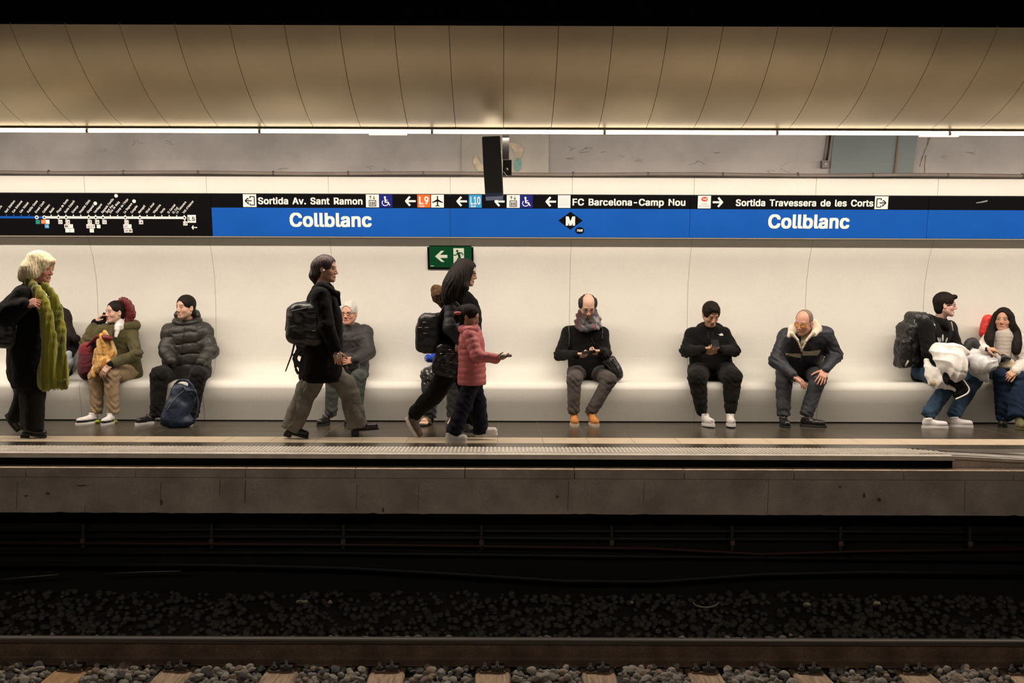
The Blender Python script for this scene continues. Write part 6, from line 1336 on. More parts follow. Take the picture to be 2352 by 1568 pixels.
# ================================================================ seated, bald man with scarf
def JJ(**k): return {a: P(*v) for a, v in k.items()}
def bald_man():
    J = JJ(neck=(1350, 740, 10.66), sA=(1305, 764, 10.68), sB=(1382, 765, 10.68), eA=(1286, 815, 10.58), eB=(1391, 811, 10.58),
           wA=(1322, 815, 10.36), wB=(1382, 808, 10.36), hA=(1326, 855, 10.70), hB=(1374, 855, 10.70), kA=(1319, 871, 10.24), kB=(1399, 873, 10.26),
           aA=(1317, 950, 10.22), aB=(1355, 950, 10.24))
    p = Person('balding bearded man in a black jumper and grey scarf looking down at his phone', P(1350, 703, 10.50), J, ((.06, -1, -.66),), 1.02)
    def beardf(x, y, z): return (z < -.045) & (y > -.02) & ~((np.abs(x) < .016) & (z > -.062) & (y > .09)) | ((y > .07) & (np.abs(x) < .026) & (z < -.050) & (z > -.066))
    hc = (.022, .016, .011, .0)
    col = face_color(p.H, p.R, p.sc, 0, SK_LIGHT, lid=.25, brow=(.05, .035, .025), beard=(.07, .055, .045, .85), beardf=beardf)
    # palms face each other round the phone
    p.body(M['skin'], col, hands={'A': dict(d=(1, -.35, -.02), n=(.25, .5, .8), thumb=-1, curl=(.75, .8, .85, .9), tcurl=.25, tdir=(.6, .5, .5), hs=.98),
                                  'B': dict(d=(-1, -.35, -.02), n=(-.25, .5, .8), thumb=1, curl=(.75, .8, .85, .9), tcurl=.25, tdir=(.6, .5, .5), hs=.98)})
    S = Solid(); W = p.W; sc = p.sc
    S.ell(W(0, -.020, .030), A_(.090, .098, .088)*sc, p.R, .01)
    for q in (-1, 1):
        S.ell(W(q*.076, -.012, .035), A_(.018, .048, .048)*sc, p.R, .02); S.ell(W(q*.078, -.02, -.005), A_(.012, .03, .035)*sc, p.R, .015)
    S.ell(W(0, .055, .075), A_(.060, .105, .080)*sc, p.R, .008, 's'); S.ell(W(0, .105, -.02), A_(.082, .085, .15)*sc, p.R, .006, 's')
    S.ell(W(0, .0, .035), A_(.073, .094, .085)*sc, p.R, .002, 's')
    S.disp(lambda x, y, z: .006*wav(x, y, z, 170)); S.build('hair', M['hair_curly'], p.t, h=.0045)
    glasses(p, M['frame_dark'])
    # jumper
    S = Solid(); p.torso(S, r=.105, rs=.064, drop=-.00)
    for q in 'AB': p.sleeve(S, q, (.068, .058, .044), cuff=-.004)
    S.disp(folds(.005, 26)); S.disp(elbow_folds(p, 'AB', .008)); o = S.build('jumper', M['black_knit'], p.t)
    trim_on(o, [(1306, 745), (1308, 775), (1306, 800)], .009, M['navy_nylon'], 'shoulder_strap'); trim_on(o, [(1378, 742), (1384, 760), (1382, 780)], .009, M['navy_nylon'], 'shoulder_strap')
    # loose cord and pendant
    trim_on(o, [(1358, 775), (1362, 785), (1368, 796)], .004, M['darkmetal'], 'cord')
    p.trousers(M['grey_jean'], (.094, .072, .060), amp=.005, cuff=.03)
    # scarf rings
    S = Solid(); c = J['neck'] + A_(0, -.06, .02)
    ring = lambda a, b, dz, th0=0, n=14: [c + A_(a*math.sin(t), -b*math.cos(t)+.02, dz + .045*math.cos(t)*-1 + .01*math.sin(3*t)) for t in np.linspace(0, 2*PI, n)]
    S.path(ring(.095, .085, .03), .034, .012); S.path(ring(.110, .100, -.035), .036, .010); S.path(ring(.085, .075, .065), .028, .01)
    S.cone(c + A_(.10, -.05, .02), c + A_(.03, -.12, -.08), .035, .030, .02)
    S.disp(lambda x, y, z: .006*np.sin(x*60+z*90+2*np.sin(x*30))+.003*wav(x, y, z, 60))
    def sc_col(V):
        L = V - c; a = np.arctan2(L[:, 0], -L[:, 1]); col = np.tile(A_(.085, .075, .082), (len(V), 1))
        col[(a > .55) & (a < 1.6) & (L[:, 2] < .05)] = (.28, .26, .255); col[(a < -1.0)] = (.085, .028, .034); col[(a < -.5) & (a > -.72)] = (.16, .14, .13)
        col[(np.abs(a-.35) < .06) & (L[:, 2] < -.04)] = (.30, .03, .05); return col
    S.build('scarf', M['vcol'], p.t, h=.006, color=sc_col)
    for q, X, dx in (('A', 1319.5, -.012), ('B', 1358, .035)):
        hp = G(X-1, 10.29); tp = G(X+1, 10.29) + A_(dx, -.26, 0)
        shoe(p, hp, tp, M['tan_boot'], M['boot_sole'], 'boot', w=.047, hh=.062, sole_h=.030, collar=.055, laces=M['dark_lace'])
    phone('black phone held in both hands by the bearded man with the scarf', P(1352, 809, 10.285), (1, 0, .12), (0, .42, .9), sz=(.036, .072, .0045))
    # shoulder bag on the bench at his side
    b = thing('shoulder_bag', 'black leather shoulder bag leaning against the bearded man on the bench', 'bag', P(1410, 876, 10.5))
    S = Solid(); R = frame((0, -1, 0), nrm((-.42, 0, 1)))
    S.box(P(1407, 846, 10.50), A_(.075, .06, .125), R, .045, .02); S.ell(P(1413, 852, 10.49), A_(.075, .07, .11), R, .03)
    S.disp(folds(.007, 30)); o = S.build('bag_body', M['black_leather'], b, h=.006)
    trim_on(o, [(1386, 820), (1397, 822), (1412, 836), (1424, 860)], .006, M['black_nylon'], 'flap_seam'); trim_on(o, [(1384, 830), (1398, 842), (1412, 868)], .005, M['black_nylon'], 'flap_seam')
    B = MB(); c = snap(o, 1401, 829); B.tube([c + A_(.009*math.cos(t), -.004, .009*math.sin(t)) for t in np.linspace(0, 2*PI, 11)], .0025, 6); B.build('ring_buckle', M['greymetal'], b)
bald_man()

# ================================================================ young man in hoodie with phone
def hoodie_man():
    J = JJ(neck=(1632, 752, 10.66), sA=(1589, 768, 10.68), sB=(1662, 767, 10.68), eA=(1575, 806, 10.60), eB=(1686, 805, 10.60),
           wA=(1613, 804, 10.37), wB=(1655, 803, 10.37), hA=(1606, 852, 10.70), hB=(1664, 852, 10.70), kA=(1602, 868, 10.22), kB=(1682, 866, 10.24),
           aA=(1611, 946, 10.22), aB=(1678, 945, 10.22))
    p = Person('young man in a black hooded sweatshirt and joggers looking down at his phone', P(1633, 722, 10.53), J, ((.22, -1, -.62),), 1.0)
    col = face_color(p.H, p.R, p.sc, 0, SK_MED, lid=.2, brow=(.02, .015, .012), beard=(.30, .19, .14, .35), beardf=lambda x, y, z: (z < -.05) & (y > .0))
    p.body(M['skin'], col, hands={'A': dict(d=(1, -.3, .05), n=(.1, .75, .6), thumb=-1, curl=(.7, .75, .8, .8), tcurl=.2, tdir=(.8, .5, .3)),
                                  'B': dict(d=(-1, -.3, .0), n=(-.1, .75, .6), thumb=1, curl=(.65, .7, .75, .8), tcurl=.2, tdir=(.8, .5, .3))}, jaw=1.02)
    S = Solid(); hair_solid(S, p, .015, (0, .138, -.014, .090, .102, .116)); W = p.W; sc = p.sc
    S.ell(W(0, .045, .102), A_(.055, .060, .032)*sc, p.R, .02)
    for q in (-1, 1): S.ell(W(q*.080, .0, -.045), A_(.03, .05, .035)*sc, p.R, .006, 's')
    S.disp(lambda x, y, z: .005*wav(x, y, z, 120)); S.disp(strands(p, .003)); S.build('hair', M['hair_brown'], p.t, h=.0045)
    S = Solid(); p.torso(S, r=.118, rs=.068, drop=-.01)
    for q in 'AB': p.sleeve(S, q, (.072, .064, .046), cuff=-.002)
    S.ell((J['hA']+J['hB'])/2 + A_(0, -.02, .05), A_(.19, .14, .07), None, .04)
    n = J['neck']
    S.path([n + A_(.115*math.sin(t), -.085*math.cos(t)+.02, -.015-.05*math.cos(t)) for t in np.linspace(0, 2*PI, 13)], .030, .012)
    S.disp(folds(.005, 24, seed=1)); S.disp(elbow_folds(p, 'AB', .009)); o = S.build('hooded_sweatshirt', M['black_fleece'], p.t)
    # white chest emblem: a half dome of three curved bands and a word bar
    dm = [(1656+ -5.5, 771), (1651, 768.6), (1654, 766.4), (1657, 765.4), (1660, 766.8), (1661, 770.6), (1659, 770.9)]
    patch_on(o, [(1649, 767.2), (1653.5, 767), (1655.5, 765.3), (1658.5, 765.2), (1661, 767.5), (1661, 770.6), (1653, 770.6), (1652.5, 769)], M['swhite'], 'chest_emblem', grid=.45, lift=.003)
    trim_on(o, [(1627, 760), (1626, 772), (1629, 783)], .0035, M['black_nylon'], 'hood_cord'); trim_on(o, [(1637, 762), (1638, 780)], .0035, M['black_nylon'], 'hood_cord')
    tr = p.trousers(M['black_sweat'], (.118, .098, .066), amp=.008, cuff=.045, hipr=.12, seed=2)
    for q in 'AB':
        S = Solid(); a = J['a'+q]; S.cone(a + A_(0, 0, .035), a + A_(0, 0, .012), .060, .056, .01); S.build('ankle_cuff', M['black_sweat'], tr)
    trim_on(tr, [(1633, 823), (1634, 829), (1635, 834)], .003, M['grey_lace'], 'waist_cord')
    for q, X, dx in (('A', 1616, .045), ('B', 1677, -.040)):
        hp = G(X, 10.24); tp = G(X, 10.24) + A_(dx, -.27, .015)
        def tc_(V):
            c = np.tile(A_(.66, .63, .59), (len(V), 1)); n = wav(V[:, 0], V[:, 1], V[:, 2], 55, 2); c[n > .45] = (.34, .33, .32); c[V[:, 2] < .042] = (.10, .10, .10); return c
        shoe(p, hp, tp, M['vcol'], M['white_sole'], 'trainer', w=.048, hh=.060, sole_h=.030, collar=.05, laces=M['grey_lace'], color=tc_)
    phone('black phone held upright in both hands by the young man in the hooded sweatshirt', P(1642.5, 789, 10.30), (.05, .55, .6), (0, .8, -.6), sz=(.037, .055, .0045))
hoodie_man()

# ================================================================ old man leaning forward
def leaning_man():
    J = JJ(neck=(1852, 768, 10.36), sA=(1806, 772, 10.40), sB=(1896, 768, 10.42), eA=(1783, 828, 10.34), eB=(1917, 815, 10.46),
           wA=(1822, 862, 10.14), wB=(1895, 849, 10.22), hA=(1806, 853, 10.74), hB=(1862, 853, 10.74), kA=(1801, 875, 10.28), kB=(1880, 870, 10.28),
           aA=(1799, 950, 10.24), aB=(1853, 950, 10.24))
    p = Person('grey cropped old man in orange glasses leaning forward with elbows out on the bench', P(1846, 741, 10.22), J, ((-.80, -.9, -.32), nrm((.08, -.12, 1))), 1.04)
    col = face_color(p.H, p.R, p.sc, 0, SK_RED, lid=.6, brow=(.22, .16, .12), beard=(.40, .25, .19, .5), beardf=lambda x, y, z: (z < -.055) & (y > .0))
    p.body(M['skin'], col, hands={'A': dict(d=(.75, -.25, -.62), n=(-.4, .5, -.75), thumb=1, curl=(.12, .30, .34, .38), tcurl=.15, hs=1.08),
                                  'B': dict(d=(-.42, -.45, -.72), n=(-.1, .80, -.5), thumb=-1, curl=(.20, .2, .2, .22), tcurl=.1, hs=1.08, spread=.14)})
    S = Solid(); hair_solid(S, p, .004, (0, .105, .045, .085, .120, .14)); S.ell(p.W(0, .12, -.05), A_(.09, .1, .12), p.R, .004, 's')
    S.disp(lambda x, y, z: .0008*wav(x, y, z, 200)); S.build('hair', M['hair_grey'], p.t, h=.0045)
    glasses(p, M['frame_metal'], M['lens_orange'], rw=.025, rh=.018)
    # jacket
    S = Solid(); p.torso(S, r=.118, rs=.078, drop=.01, depth=1.0)
    for q in 'AB': p.sleeve(S, q, (.082, .074, .050), cuff=.01)
    S.ell((J['sA']+J['sB'])/2 + A_(.005, .10, .02), A_(.17, .12, .09), None, .08)
    n = J['neck'] + A_(0, -.06, -.035)
    ms = (J['sA']+J['sB'])/2
    # open front
    S.cone(n + A_(-.01, -.06, -.02), n + A_(.0, -.02, -.17), .050, .006, .02, 's')
    S.disp(folds(.006, 22, seed=3)); S.disp(elbow_folds(p, 'AB', .011))
    S.disp(lambda x, y, z: -.004*np.exp(-((z-.93)/.01)**2))
    o = S.build('padded_jacket', M['navy_nylon'], p.t)
    patch_on(o, [(1804, 811), (1836, 812), (1840, 814), (1840, 822), (1825, 820), (1806, 815)], M['cream'], 'chest_band', grid=.7, lift=.006)
    patch_on(o, [(1843, 806), (1860, 806.5), (1884, 803), (1884, 808), (1878, 816), (1843, 816)], M['cream'], 'chest_band', grid=.7, lift=.006)
    # fleece collar
    S = Solid()
    cl = [(1836, 745, 10.28), (1821, 757, 10.20), (1812, 771, 10.16)]; cr = [(1872, 742, 10.34), (1876, 755, 10.22), (1870, 767, 10.15)]
    S.path([P(*q) for q in cl], [.040, .050, .024], .02, flat=(.3, -1, .3), fl=.45); S.path([P(*q) for q in cr], [.040, .050, .030], .02, flat=(-.3, -1, .3), fl=.45)
    S.path([P(1836, 745, 10.28), P(1846, 742, 10.44), P(1872, 742, 10.34)], .035, .02)
    S.path([P(1819, 766, 10.15), P(1832, 780, 10.14), P(1839, 800, 10.16)], [.020, .011, .006], .01); S.path([P(1868, 764, 10.14), P(1852, 782, 10.14), P(1843, 800, 10.16)], [.020, .011, .006], .01)
    S.disp(lambda x, y, z: .0025*wav(x, y, z, 150)); S.build('fleece_collar', M['cream'], o, h=.005)
    S = Solid(); S.path([P(1849, 774, 10.26), P(1845, 788, 10.22), P(1841, 806, 10.21)], [.040, .026, .010], .02); S.build('shirt', cloth('beige_shirt', (.30, .25, .17)), p.t, h=.006)
    trim_on(o, [(1840.5, 806), (1840, 818), (1839, 830)], .004, M['frame_metal'], 'zip')
    p.trousers(M['slate_jean'], (.098, .080, .066), amp=.006, cuff=.01, seed=4)
    shoe(p, G(1796, 10.27), G(1796, 10.27) + A_(-.01, -.27, 0), M['black_leather'], M['black_rubber'], w=.048, hh=.055, sole_h=.022, collar=.03)
    shoe(p, G(1838, 10.22), G(1838, 10.22) + A_(.225, -.15, 0), M['black_leather'], M['black_rubber'], w=.048, hh=.055, sole_h=.022, collar=.03)
    # folded paper in his hand
    c = P(1831, 866, 10.12); B = MB()
    pts = [P(1826, 859, 10.11), P(1835, 864, 10.11), P(1847, 873.5, 10.10), P(1836, 873, 10.12), P(1828, 868, 10.13)]
    n_ = len(pts); B.add([q for q in pts] + [q + A_(0, .003, 0) for q in pts], [tuple(range(n_)), tuple(range(2*n_-1, n_-1, -1))] + [(i, i+n_, (i+1) % n_+n_, (i+1) % n_) for i in range(n_)])
    B.build('folded_paper', M['white_cloth'], label='small folded white paper tucked in the hand of the leaning old man', cat='paper')
leaning_man()
# ================================================================ man in black puffer jacket, bag between his feet
def puffer_man():
    J = JJ(neck=(428, 742, 10.68), sA=(390, 760, 10.70), sB=(470, 758, 10.70), eA=(381, 806, 10.60), eB=(485, 806, 10.60),
           wA=(394, 828, 10.42), wB=(462, 830, 10.42), hA=(397, 853, 10.72), hB=(460, 853, 10.72), kA=(366, 862, 10.24), kB=(455, 862, 10.24),
           aA=(361, 950, 10.22), aB=(440, 950, 10.22))
    p = Person('young man with cropped hair in a black puffer jacket looking to the side', P(426, 706, 10.60), J, ((-.62, -1, .0),), 1.03)
    col = face_color(p.H, p.R, p.sc, 0, SK_LIGHT, brow=(.03, .02, .015), beard=(.30, .19, .14, .45), beardf=lambda x, y, z: (z < -.055) & (y > .0))
    p.body(M['skin'], col, hands={}, jaw=1.02)
    S = Solid(); hair_solid(S, p, .009, (0, .135, -.025, .088, .100, .112)); W = p.W; sc = p.sc
    for q in (-1, 1): S.ell(W(q*.085, .008, -.045), A_(.03, .05, .042)*sc, p.R, .006, 's')
    S.disp(lambda x, y, z: .0012*wav(x, y, z, 200)); S.build('hair', M['hair_brown'], p.t, h=.0045)
    S = Solid(); p.torso(S, r=.135, rs=.085, drop=.02)
    for q in 'AB': p.sleeve(S, q, (.076, .073, .055), cuff=-.02)
    S.disp(folds(.0035, 30, seed=2)); S.disp(quilt(p, .115, .017)); o = S.build('puffer_jacket', M['puffer'], p.t)
    n = J['neck']; S = Solid()
    S.path([n + A_(.115*math.sin(t), -.090*math.cos(t)+.03, -.005+.055*(1-math.cos(t))*.5) for t in np.linspace(0, 2*PI, 15)], .036, .012)
    S.path([n + A_(.105*math.sin(t), .075*abs(math.cos(t))+.02, .085+.035*math.cos(t)) for t in np.linspace(-1.9, 1.9, 9)], .030, .012)
    S.disp(lambda x, y, z: .005*np.abs(np.sin((z-1.0)*55+np.sin(x*20)))+.003*wav(x, y, z, 40)); S.build('hood', M['puffer'], o, h=.006)
    trim_on(o, [(424, 752), (420, 780), (417, 810), (415, 835)], .004, M['black_rubber'], 'zip')
    p.trousers(M['black_jean'], (.105, .088, .070), amp=.006, cuff=.0, seed=5)
    shoe(p, G(357, 10.24), G(357, 10.24) + A_(-.11, -.24, 0), M['black_leather'], M['white_sole'], 'trainer', w=.046, hh=.05, sole_h=.028, collar=.04, laces=M['dark_lace'])
    shoe(p, G(436, 10.24), G(436, 10.24) + A_(.06, -.26, 0), M['black_leather'], M['white_sole'], 'trainer', w=.046, hh=.05, sole_h=.026, collar=.04, laces=M['grey_lace'])
    # backpack on the floor
    b = thing('backpack', 'dark blue backpack on the floor between the feet of the puffer jacket man', 'bag', G(415, 9.93))
    S = Solid(); R = frame((.35, -1, .12), nrm((.34, .05, 1)))
    c = P(412, 932, 9.93)
    S.box(c, A_(.125, .085, .21), R, .07, .02); S.box(P(400, 948, 9.88), A_(.10, .07, .135), R, .06, .03); S.ell(P(410, 968, 9.93), (.17, .11, .06), None, .04)
    S.cut(A_(0, 0, .003), (0, 0, -1), .002)
    S.disp(folds(.008, 22, seed=6)); o = S.build('bag_body', M['navy_bag'], b, h=.006)
    S = Solid(); S.path([P(398, 905, 9.95), P(400, 886, 9.94), P(412, 874, 9.93), P(428, 874, 9.92), P(440, 884, 9.90), P(444, 893, 9.89)], .013, .004, flat=(0, 1, 0), fl=.6); S.disp(folds(.002, 40)); S.build('grab_handle', M['navy_bag'], b, h=.004)
    S = Solid(); S.path([P(422, 888, 9.88), P(430, 898, 9.85), P(442, 897, 9.86), P(450, 905, 9.90)], .014, .01, flat=(0, 1, 0), fl=.6)
    S.path([P(449, 903, 9.92), P(455, 925, 9.90), P(452, 950, 9.88), P(443, 970, 9.88)], .011, .006, flat=(0, 1, 0), fl=.6); S.build('shoulder_strap', M['navy_bag'], b, h=.004)
    trim_on(o, [(424, 896), (408, 908), (394, 925), (382, 945)], .0035, M['greymetal'], 'zip'); trim_on(o, [(388, 938), (400, 930), (416, 920)], .003, M['black_nylon'], 'pocket_seam')
puffer_man()

# ================================================================ woman on the phone
def phone_woman():
    J = JJ(neck=(271, 748, 10.62), sA=(240, 760, 10.58), sB=(300, 762, 10.68), eA=(197, 790, 10.50), eB=(314, 812, 10.48),
           wA=(220, 738, 10.60), wB=(252, 838, 10.13), hA=(256, 853, 10.70), hB=(302, 853, 10.72), kA=(221, 864, 10.26), kB=(255, 862, 10.20),
           aA=(222, 944, 10.24), aB=(261, 944, 10.20))
    p = Person('woman with a dark red ponytail in an olive jacket holding a phone to her ear', P(264, 717, 10.58), J, ((-.68, -.80, .0),), .97)
    col = face_color(p.H, p.R, p.sc, 0, SK_LIGHT, brow=(.04, .025, .02), lips=(.42, .13, .11))
    p.body(M['skin'], col, hands={'A': dict(d=(.72, .0, .85), n=(.55, .3, -.6), thumb=-1, curl=(.45, .5, .55, .6), tcurl=.2, hs=.92),
                                  'B': dict(d=(-.55, -.25, -.75), n=(.2, .75, -.35), thumb=-1, curl=(.25, .28, .3, .35), tcurl=.2)}, nose=.99)
    S = Solid(); hair_solid(S, p, .006, (0, .138, -.020, .092, .106, .122)); W = p.W; sc = p.sc
    for q in (-1, 1): S.ell(W(q*.085, .010, -.045), A_(.03, .05, .050)*sc, p.R, .006, 's')
    S.disp(strands(p, .0015)); h = S.build('hair', M['hair_brown'], p.t, h=.0045)
    S = Solid(); S.path([P(276, 690, 10.60), P(286, 691, 10.62), P(296, 703, 10.64), P(300, 722, 10.66), P(294, 738, 10.66), P(288, 743, 10.66)], [.020, .034, .042, .046, .034, .012], .02)
    S.disp(lambda x, y, z: .004*np.sin(x*260+2*np.sin(z*25))+.003*wav(x, y, z, 60)); S.build('ponytail', M['hair_red'], h, h=.0045)
    B = MB(); c = W(.084, -.004, -.062); B.tube([c + A_(.010*math.cos(t), 0, -.012+.014*math.sin(t)) for t in np.linspace(0, 2*PI, 12)], .0018, 5); B.build('earring', M['frame_metal'], p.t)
    # white rollneck
    S = Solid(); S.cone(P(272, 738, 10.60), P(274, 752, 10.60), .055, .062, .01); S.cone(P(271, 750, 10.54), P(266, 772, 10.48), .036, .018, .02); S.disp(lambda x, y, z: .0012*np.sin(z*160)+.002*wav(x, y, z, 60)); S.build('rollneck', M['white_knit'], p.t, h=.005)
    S = Solid(); p.torso(S, r=.106, rs=.068, drop=.03)
    for q in 'AB': p.sleeve(S, q, (.070, .060, .054), cuff=.045 if q == 'B' else .065)
    S.cone((J['hA']+J['hB'])/2 + A_(.03, .0, .06), (J['hA']+J['hB'])/2 + A_(.05, .02, -.03), .17, .165, .05)
    S.cone(P(270, 752, 10.50), P(266, 780, 10.40), .035, .020, .015, 's')
    S.disp(folds(.008, 24, seed=4)); S.disp(elbow_folds(p, 'AB', .010)); o = S.build('olive_jacket', M['olive'], p.t)
    S = Solid(); n = J['neck']; S.path([n + A_(.05, .0, -.02), n + A_(.12, .05, -.01), n + A_(.13, .12, .0), n + A_(.03, .14, .0)], [.045, .055, .055, .04], .03); S.path([P(256, 752, 10.46), P(252, 770, 10.42), P(262, 800, 10.44)], [.03, .024, .016], .02, flat=(0, 1, 0), fl=.6)
    S.disp(folds(.006, 30)); S.build('hood', M['olive'], o, h=.006)
    S = Solid(); a, b_ = J['wA'], J['eA']; S.path([a + nrm(b_-a)*.085, a + nrm(b_-a)*.012], .040, .01); a, b_ = J['wB'], J['eB']; S.path([a + nrm(b_-a)*.07, a + nrm(b_-a)*.008], [.042, .038], .01); S.build('knit_cuff', M['black_knit'], o, h=.006)
    tr = p.trousers(M['khaki'], (.100, .080, .062), amp=.006, cuff=.01, seed=7)
    for q in ([(279, 846), (276, 857), (282, 866)], [(296, 847), (300, 856), (306, 863)], [(279, 847), (296, 847)]): trim_on(tr, q, .0035, M['khaki'], 'pocket_seam')
    for dx, hp in ((-.13, G(227, 10.27)), (-.02, G(262, 10.24))):
        def wc_(V):
            c = np.tile(A_(.74, .71, .68), (len(V), 1)); c[(V[:, 2] < .047) & (V[:, 1] < hp[1]-.05)] = (.02, .02, .02); return c
        shoe(p, hp, hp + A_(dx, -.24, 0), M['vcol'], M['white_sole'], 'trainer', w=.044, hh=.055, sole_h=.024, collar=.05, laces=M['grey_lace'], color=wc_)
    for X, dx in ((227, -.13), (262, -.02)):
        a = G(X, 10.27) + A_(.012, .0, .020); B = Solid(); B.ell(a + A_(dx*.15, -.04, 0), (.045, .045, .020), None, .01); B.build('lime_heel', M['lime_sole'], p.t, h=.005)
    phone('black phone held at the ear of the woman with the red ponytail', P(238, 733, 10.60), (.45, .1, 1), (.8, -.75, -.1), sz=(.037, .070, .004))
    # maroon backpack on her lap and the bench
    b = thing('backpack', 'maroon backpack on the bench beside the woman on the phone', 'bag', P(200, 868, 10.45))
    S = Solid(); R = frame((-.2, -1, .1), nrm((-.05, .0, 1)))
    S.box(P(207, 825, 10.42), A_(.115, .09, .185), R, .08, .02); S.ell(P(201, 845, 10.40), (.09, .09, .13), None, .04); S.cone(P(215, 795, 10.36), P(230, 776, 10.30), .045, .018, .03)
    S.disp(folds(.007, 26, seed=1))
    def mc(V):
        c = np.tile(A_(.21, .016, .022), (len(V), 1)); X = px_a(V); c[(X > 211)] = (.035, .030, .030); y = py_a(V); c[(y > 816) & (X <= 211)] = (.085, .010, .015); return c
    o = S.build('bag_body', M['vcol'], b, h=.006, color=mc)
    trim_on(o, [(184, 832), (196, 834), (209, 825)], .003, M['maroon'], 'seam')
    S = Solid(); S.path([P(198, 797, 10.36), P(214, 782, 10.28), P(228, 772, 10.22), P(244, 775, 10.18), P(254, 778, 10.20)], [.012, .014, .022, .030, .024], .02, flat=(0, 0, 1), fl=.8); S.disp(folds(.003, 40)); S.build('grab_handle', M['maroon'], b, h=.005)
    # mustard scarf
    S = Solid()
    S.path([P(240, 766, 10.20), P(236, 790, 10.22), P(232, 815, 10.22), P(228, 835, 10.22)], [.030, .055, .060, .055], .02); S.path([P(252, 790, 10.24), P(258, 812, 10.24), P(246, 832, 10.22)], [.035, .045, .045], .02)
    S.path([P(232, 828, 10.20), P(242, 836, 10.18), P(228, 842, 10.18), P(216, 856, 10.16), P(207, 868, 10.14)], [.055, .050, .045, .026, .012], .02)
    S.disp(creases(.007, 22, 1, .2)); S.disp(lambda x, y, z: .008*np.sin(x*95+z*22+2.2*np.sin(z*14)))
    def sc(V):
        c = np.tile(A_(.60, .29, .035), (len(V), 1)); n = wav(V[:, 0], V[:, 1], V[:, 2], 60)
        m = (np.abs(np.sin(V[:, 0]*70+V[:, 2]*28)) > .93) | (np.abs(np.sin(V[:, 2]*70-V[:, 0]*30)) > .95); c[m] = (.55, .42, .24); c[(n > .5)] = (.42, .17, .03); return c
    S.build('draped_scarf', M['vcol'], None, h=.005, color=sc, label='mustard yellow checked scarf draped over the lap of the woman on the phone', cat='scarf')
def px_a(V): return VX + V[:, 0]/V[:, 1]*FPX
def py_a(V): return VY - (V[:, 2]-CZ)/V[:, 1]*FPX
phone_woman()

# ================================================================ old man with white hair behind the walking woman
def white_hair_man():
    J = JJ(neck=(802, 750, 10.68), sA=(766, 768, 10.70), sB=(838, 764, 10.70), eA=(752, 812, 10.6), eB=(845, 808, 10.60),
           wA=(785, 832, 10.40), wB=(816, 826, 10.38), hA=(782, 853, 10.74), hB=(822, 853, 10.74), kA=(765, 868, 10.24), kB=(824, 868, 10.28),
           aA=(760, 952, 10.22), aB=(818, 950, 10.24))
    p = Person('white-haired old man in glasses and dark jacket seated behind the walking woman', P(801, 719, 10.60), J, ((-.22, -1, -.06),), 1.0)
    col = face_color(p.H, p.R, p.sc, 0, SK_RED, brow=(.4, .35, .3))
    p.body(M['skin'], col, hands={'B': dict(d=(-.9, -.3, -.1), n=(0, .9, -.1), thumb=1, curl=.5)}, jaw=1.05)
    S = Solid(); hair_solid(S, p, .010, (0, .115, -.030, .080, .095, .118)); W = p.W
    for q in (-1, 1): S.ell(W(q*.088, .012, -.045), A_(.03, .05, .045), p.R, .006, 's')
    S.disp(lambda x, y, z: .003*wav(x, y, z, 140)); S.build('hair', M['hair_white'], p.t, h=.005)
    glasses(p, M['frame_dark'], M['lens_clear'] if 0 else None, rw=.024, rh=.016)
    S = Solid(); p.torso(S, r=.128, rs=.078, drop=.03)
    for q in 'AB': p.sleeve(S, q, (.082, .076, .056), cuff=.01)
    S.cone((J['hA']+J['hB'])/2 + A_(.02, -.05, .08), (J['hA']+J['hB'])/2 + A_(.03, -.05, .0), .145, .15, .05)
    S.disp(folds(.006, 26, seed=5)); S.disp(quilt(p, .055, .004)); o = S.build('quilted_jacket', M['dark_puffer'], p.t)
    n = J['neck']; S = Solid(); S.path([n + A_(.10*math.sin(t), -.075*math.cos(t)+.02, -.02-.03*math.cos(t)) for t in np.linspace(.35, 2*PI-.35, 13)], .028, .012, flat=(0, 0, 1), fl=1.3); S.build('collar', M['dark_puffer'], o, h=.006)
    p.trousers(M['green_grey'], (.100, .076, .062), amp=.005, cuff=.02, seed=3)
    for X in (756, 818):
        shoe(p, G(X, 10.26), G(X, 10.26) + A_(-.06, -.26, 0), M['black_leather'], M['black_rubber'], w=.046, hh=.055, sole_h=.022, collar=.04)
    b = thing('waist_bag', 'small black bag resting on the lap of the white-haired old man', 'bag', P(813, 846, 10.4))
    S = Solid(); S.box(P(813, 842, 10.40), A_(.055, .04, .045), None, .02); o = S.build('bag_body', M['black_nylon'], b, h=.006); trim_on(o, [(804, 836), (822, 837)], .003, M['greymetal'], 'zip')
white_hair_man()

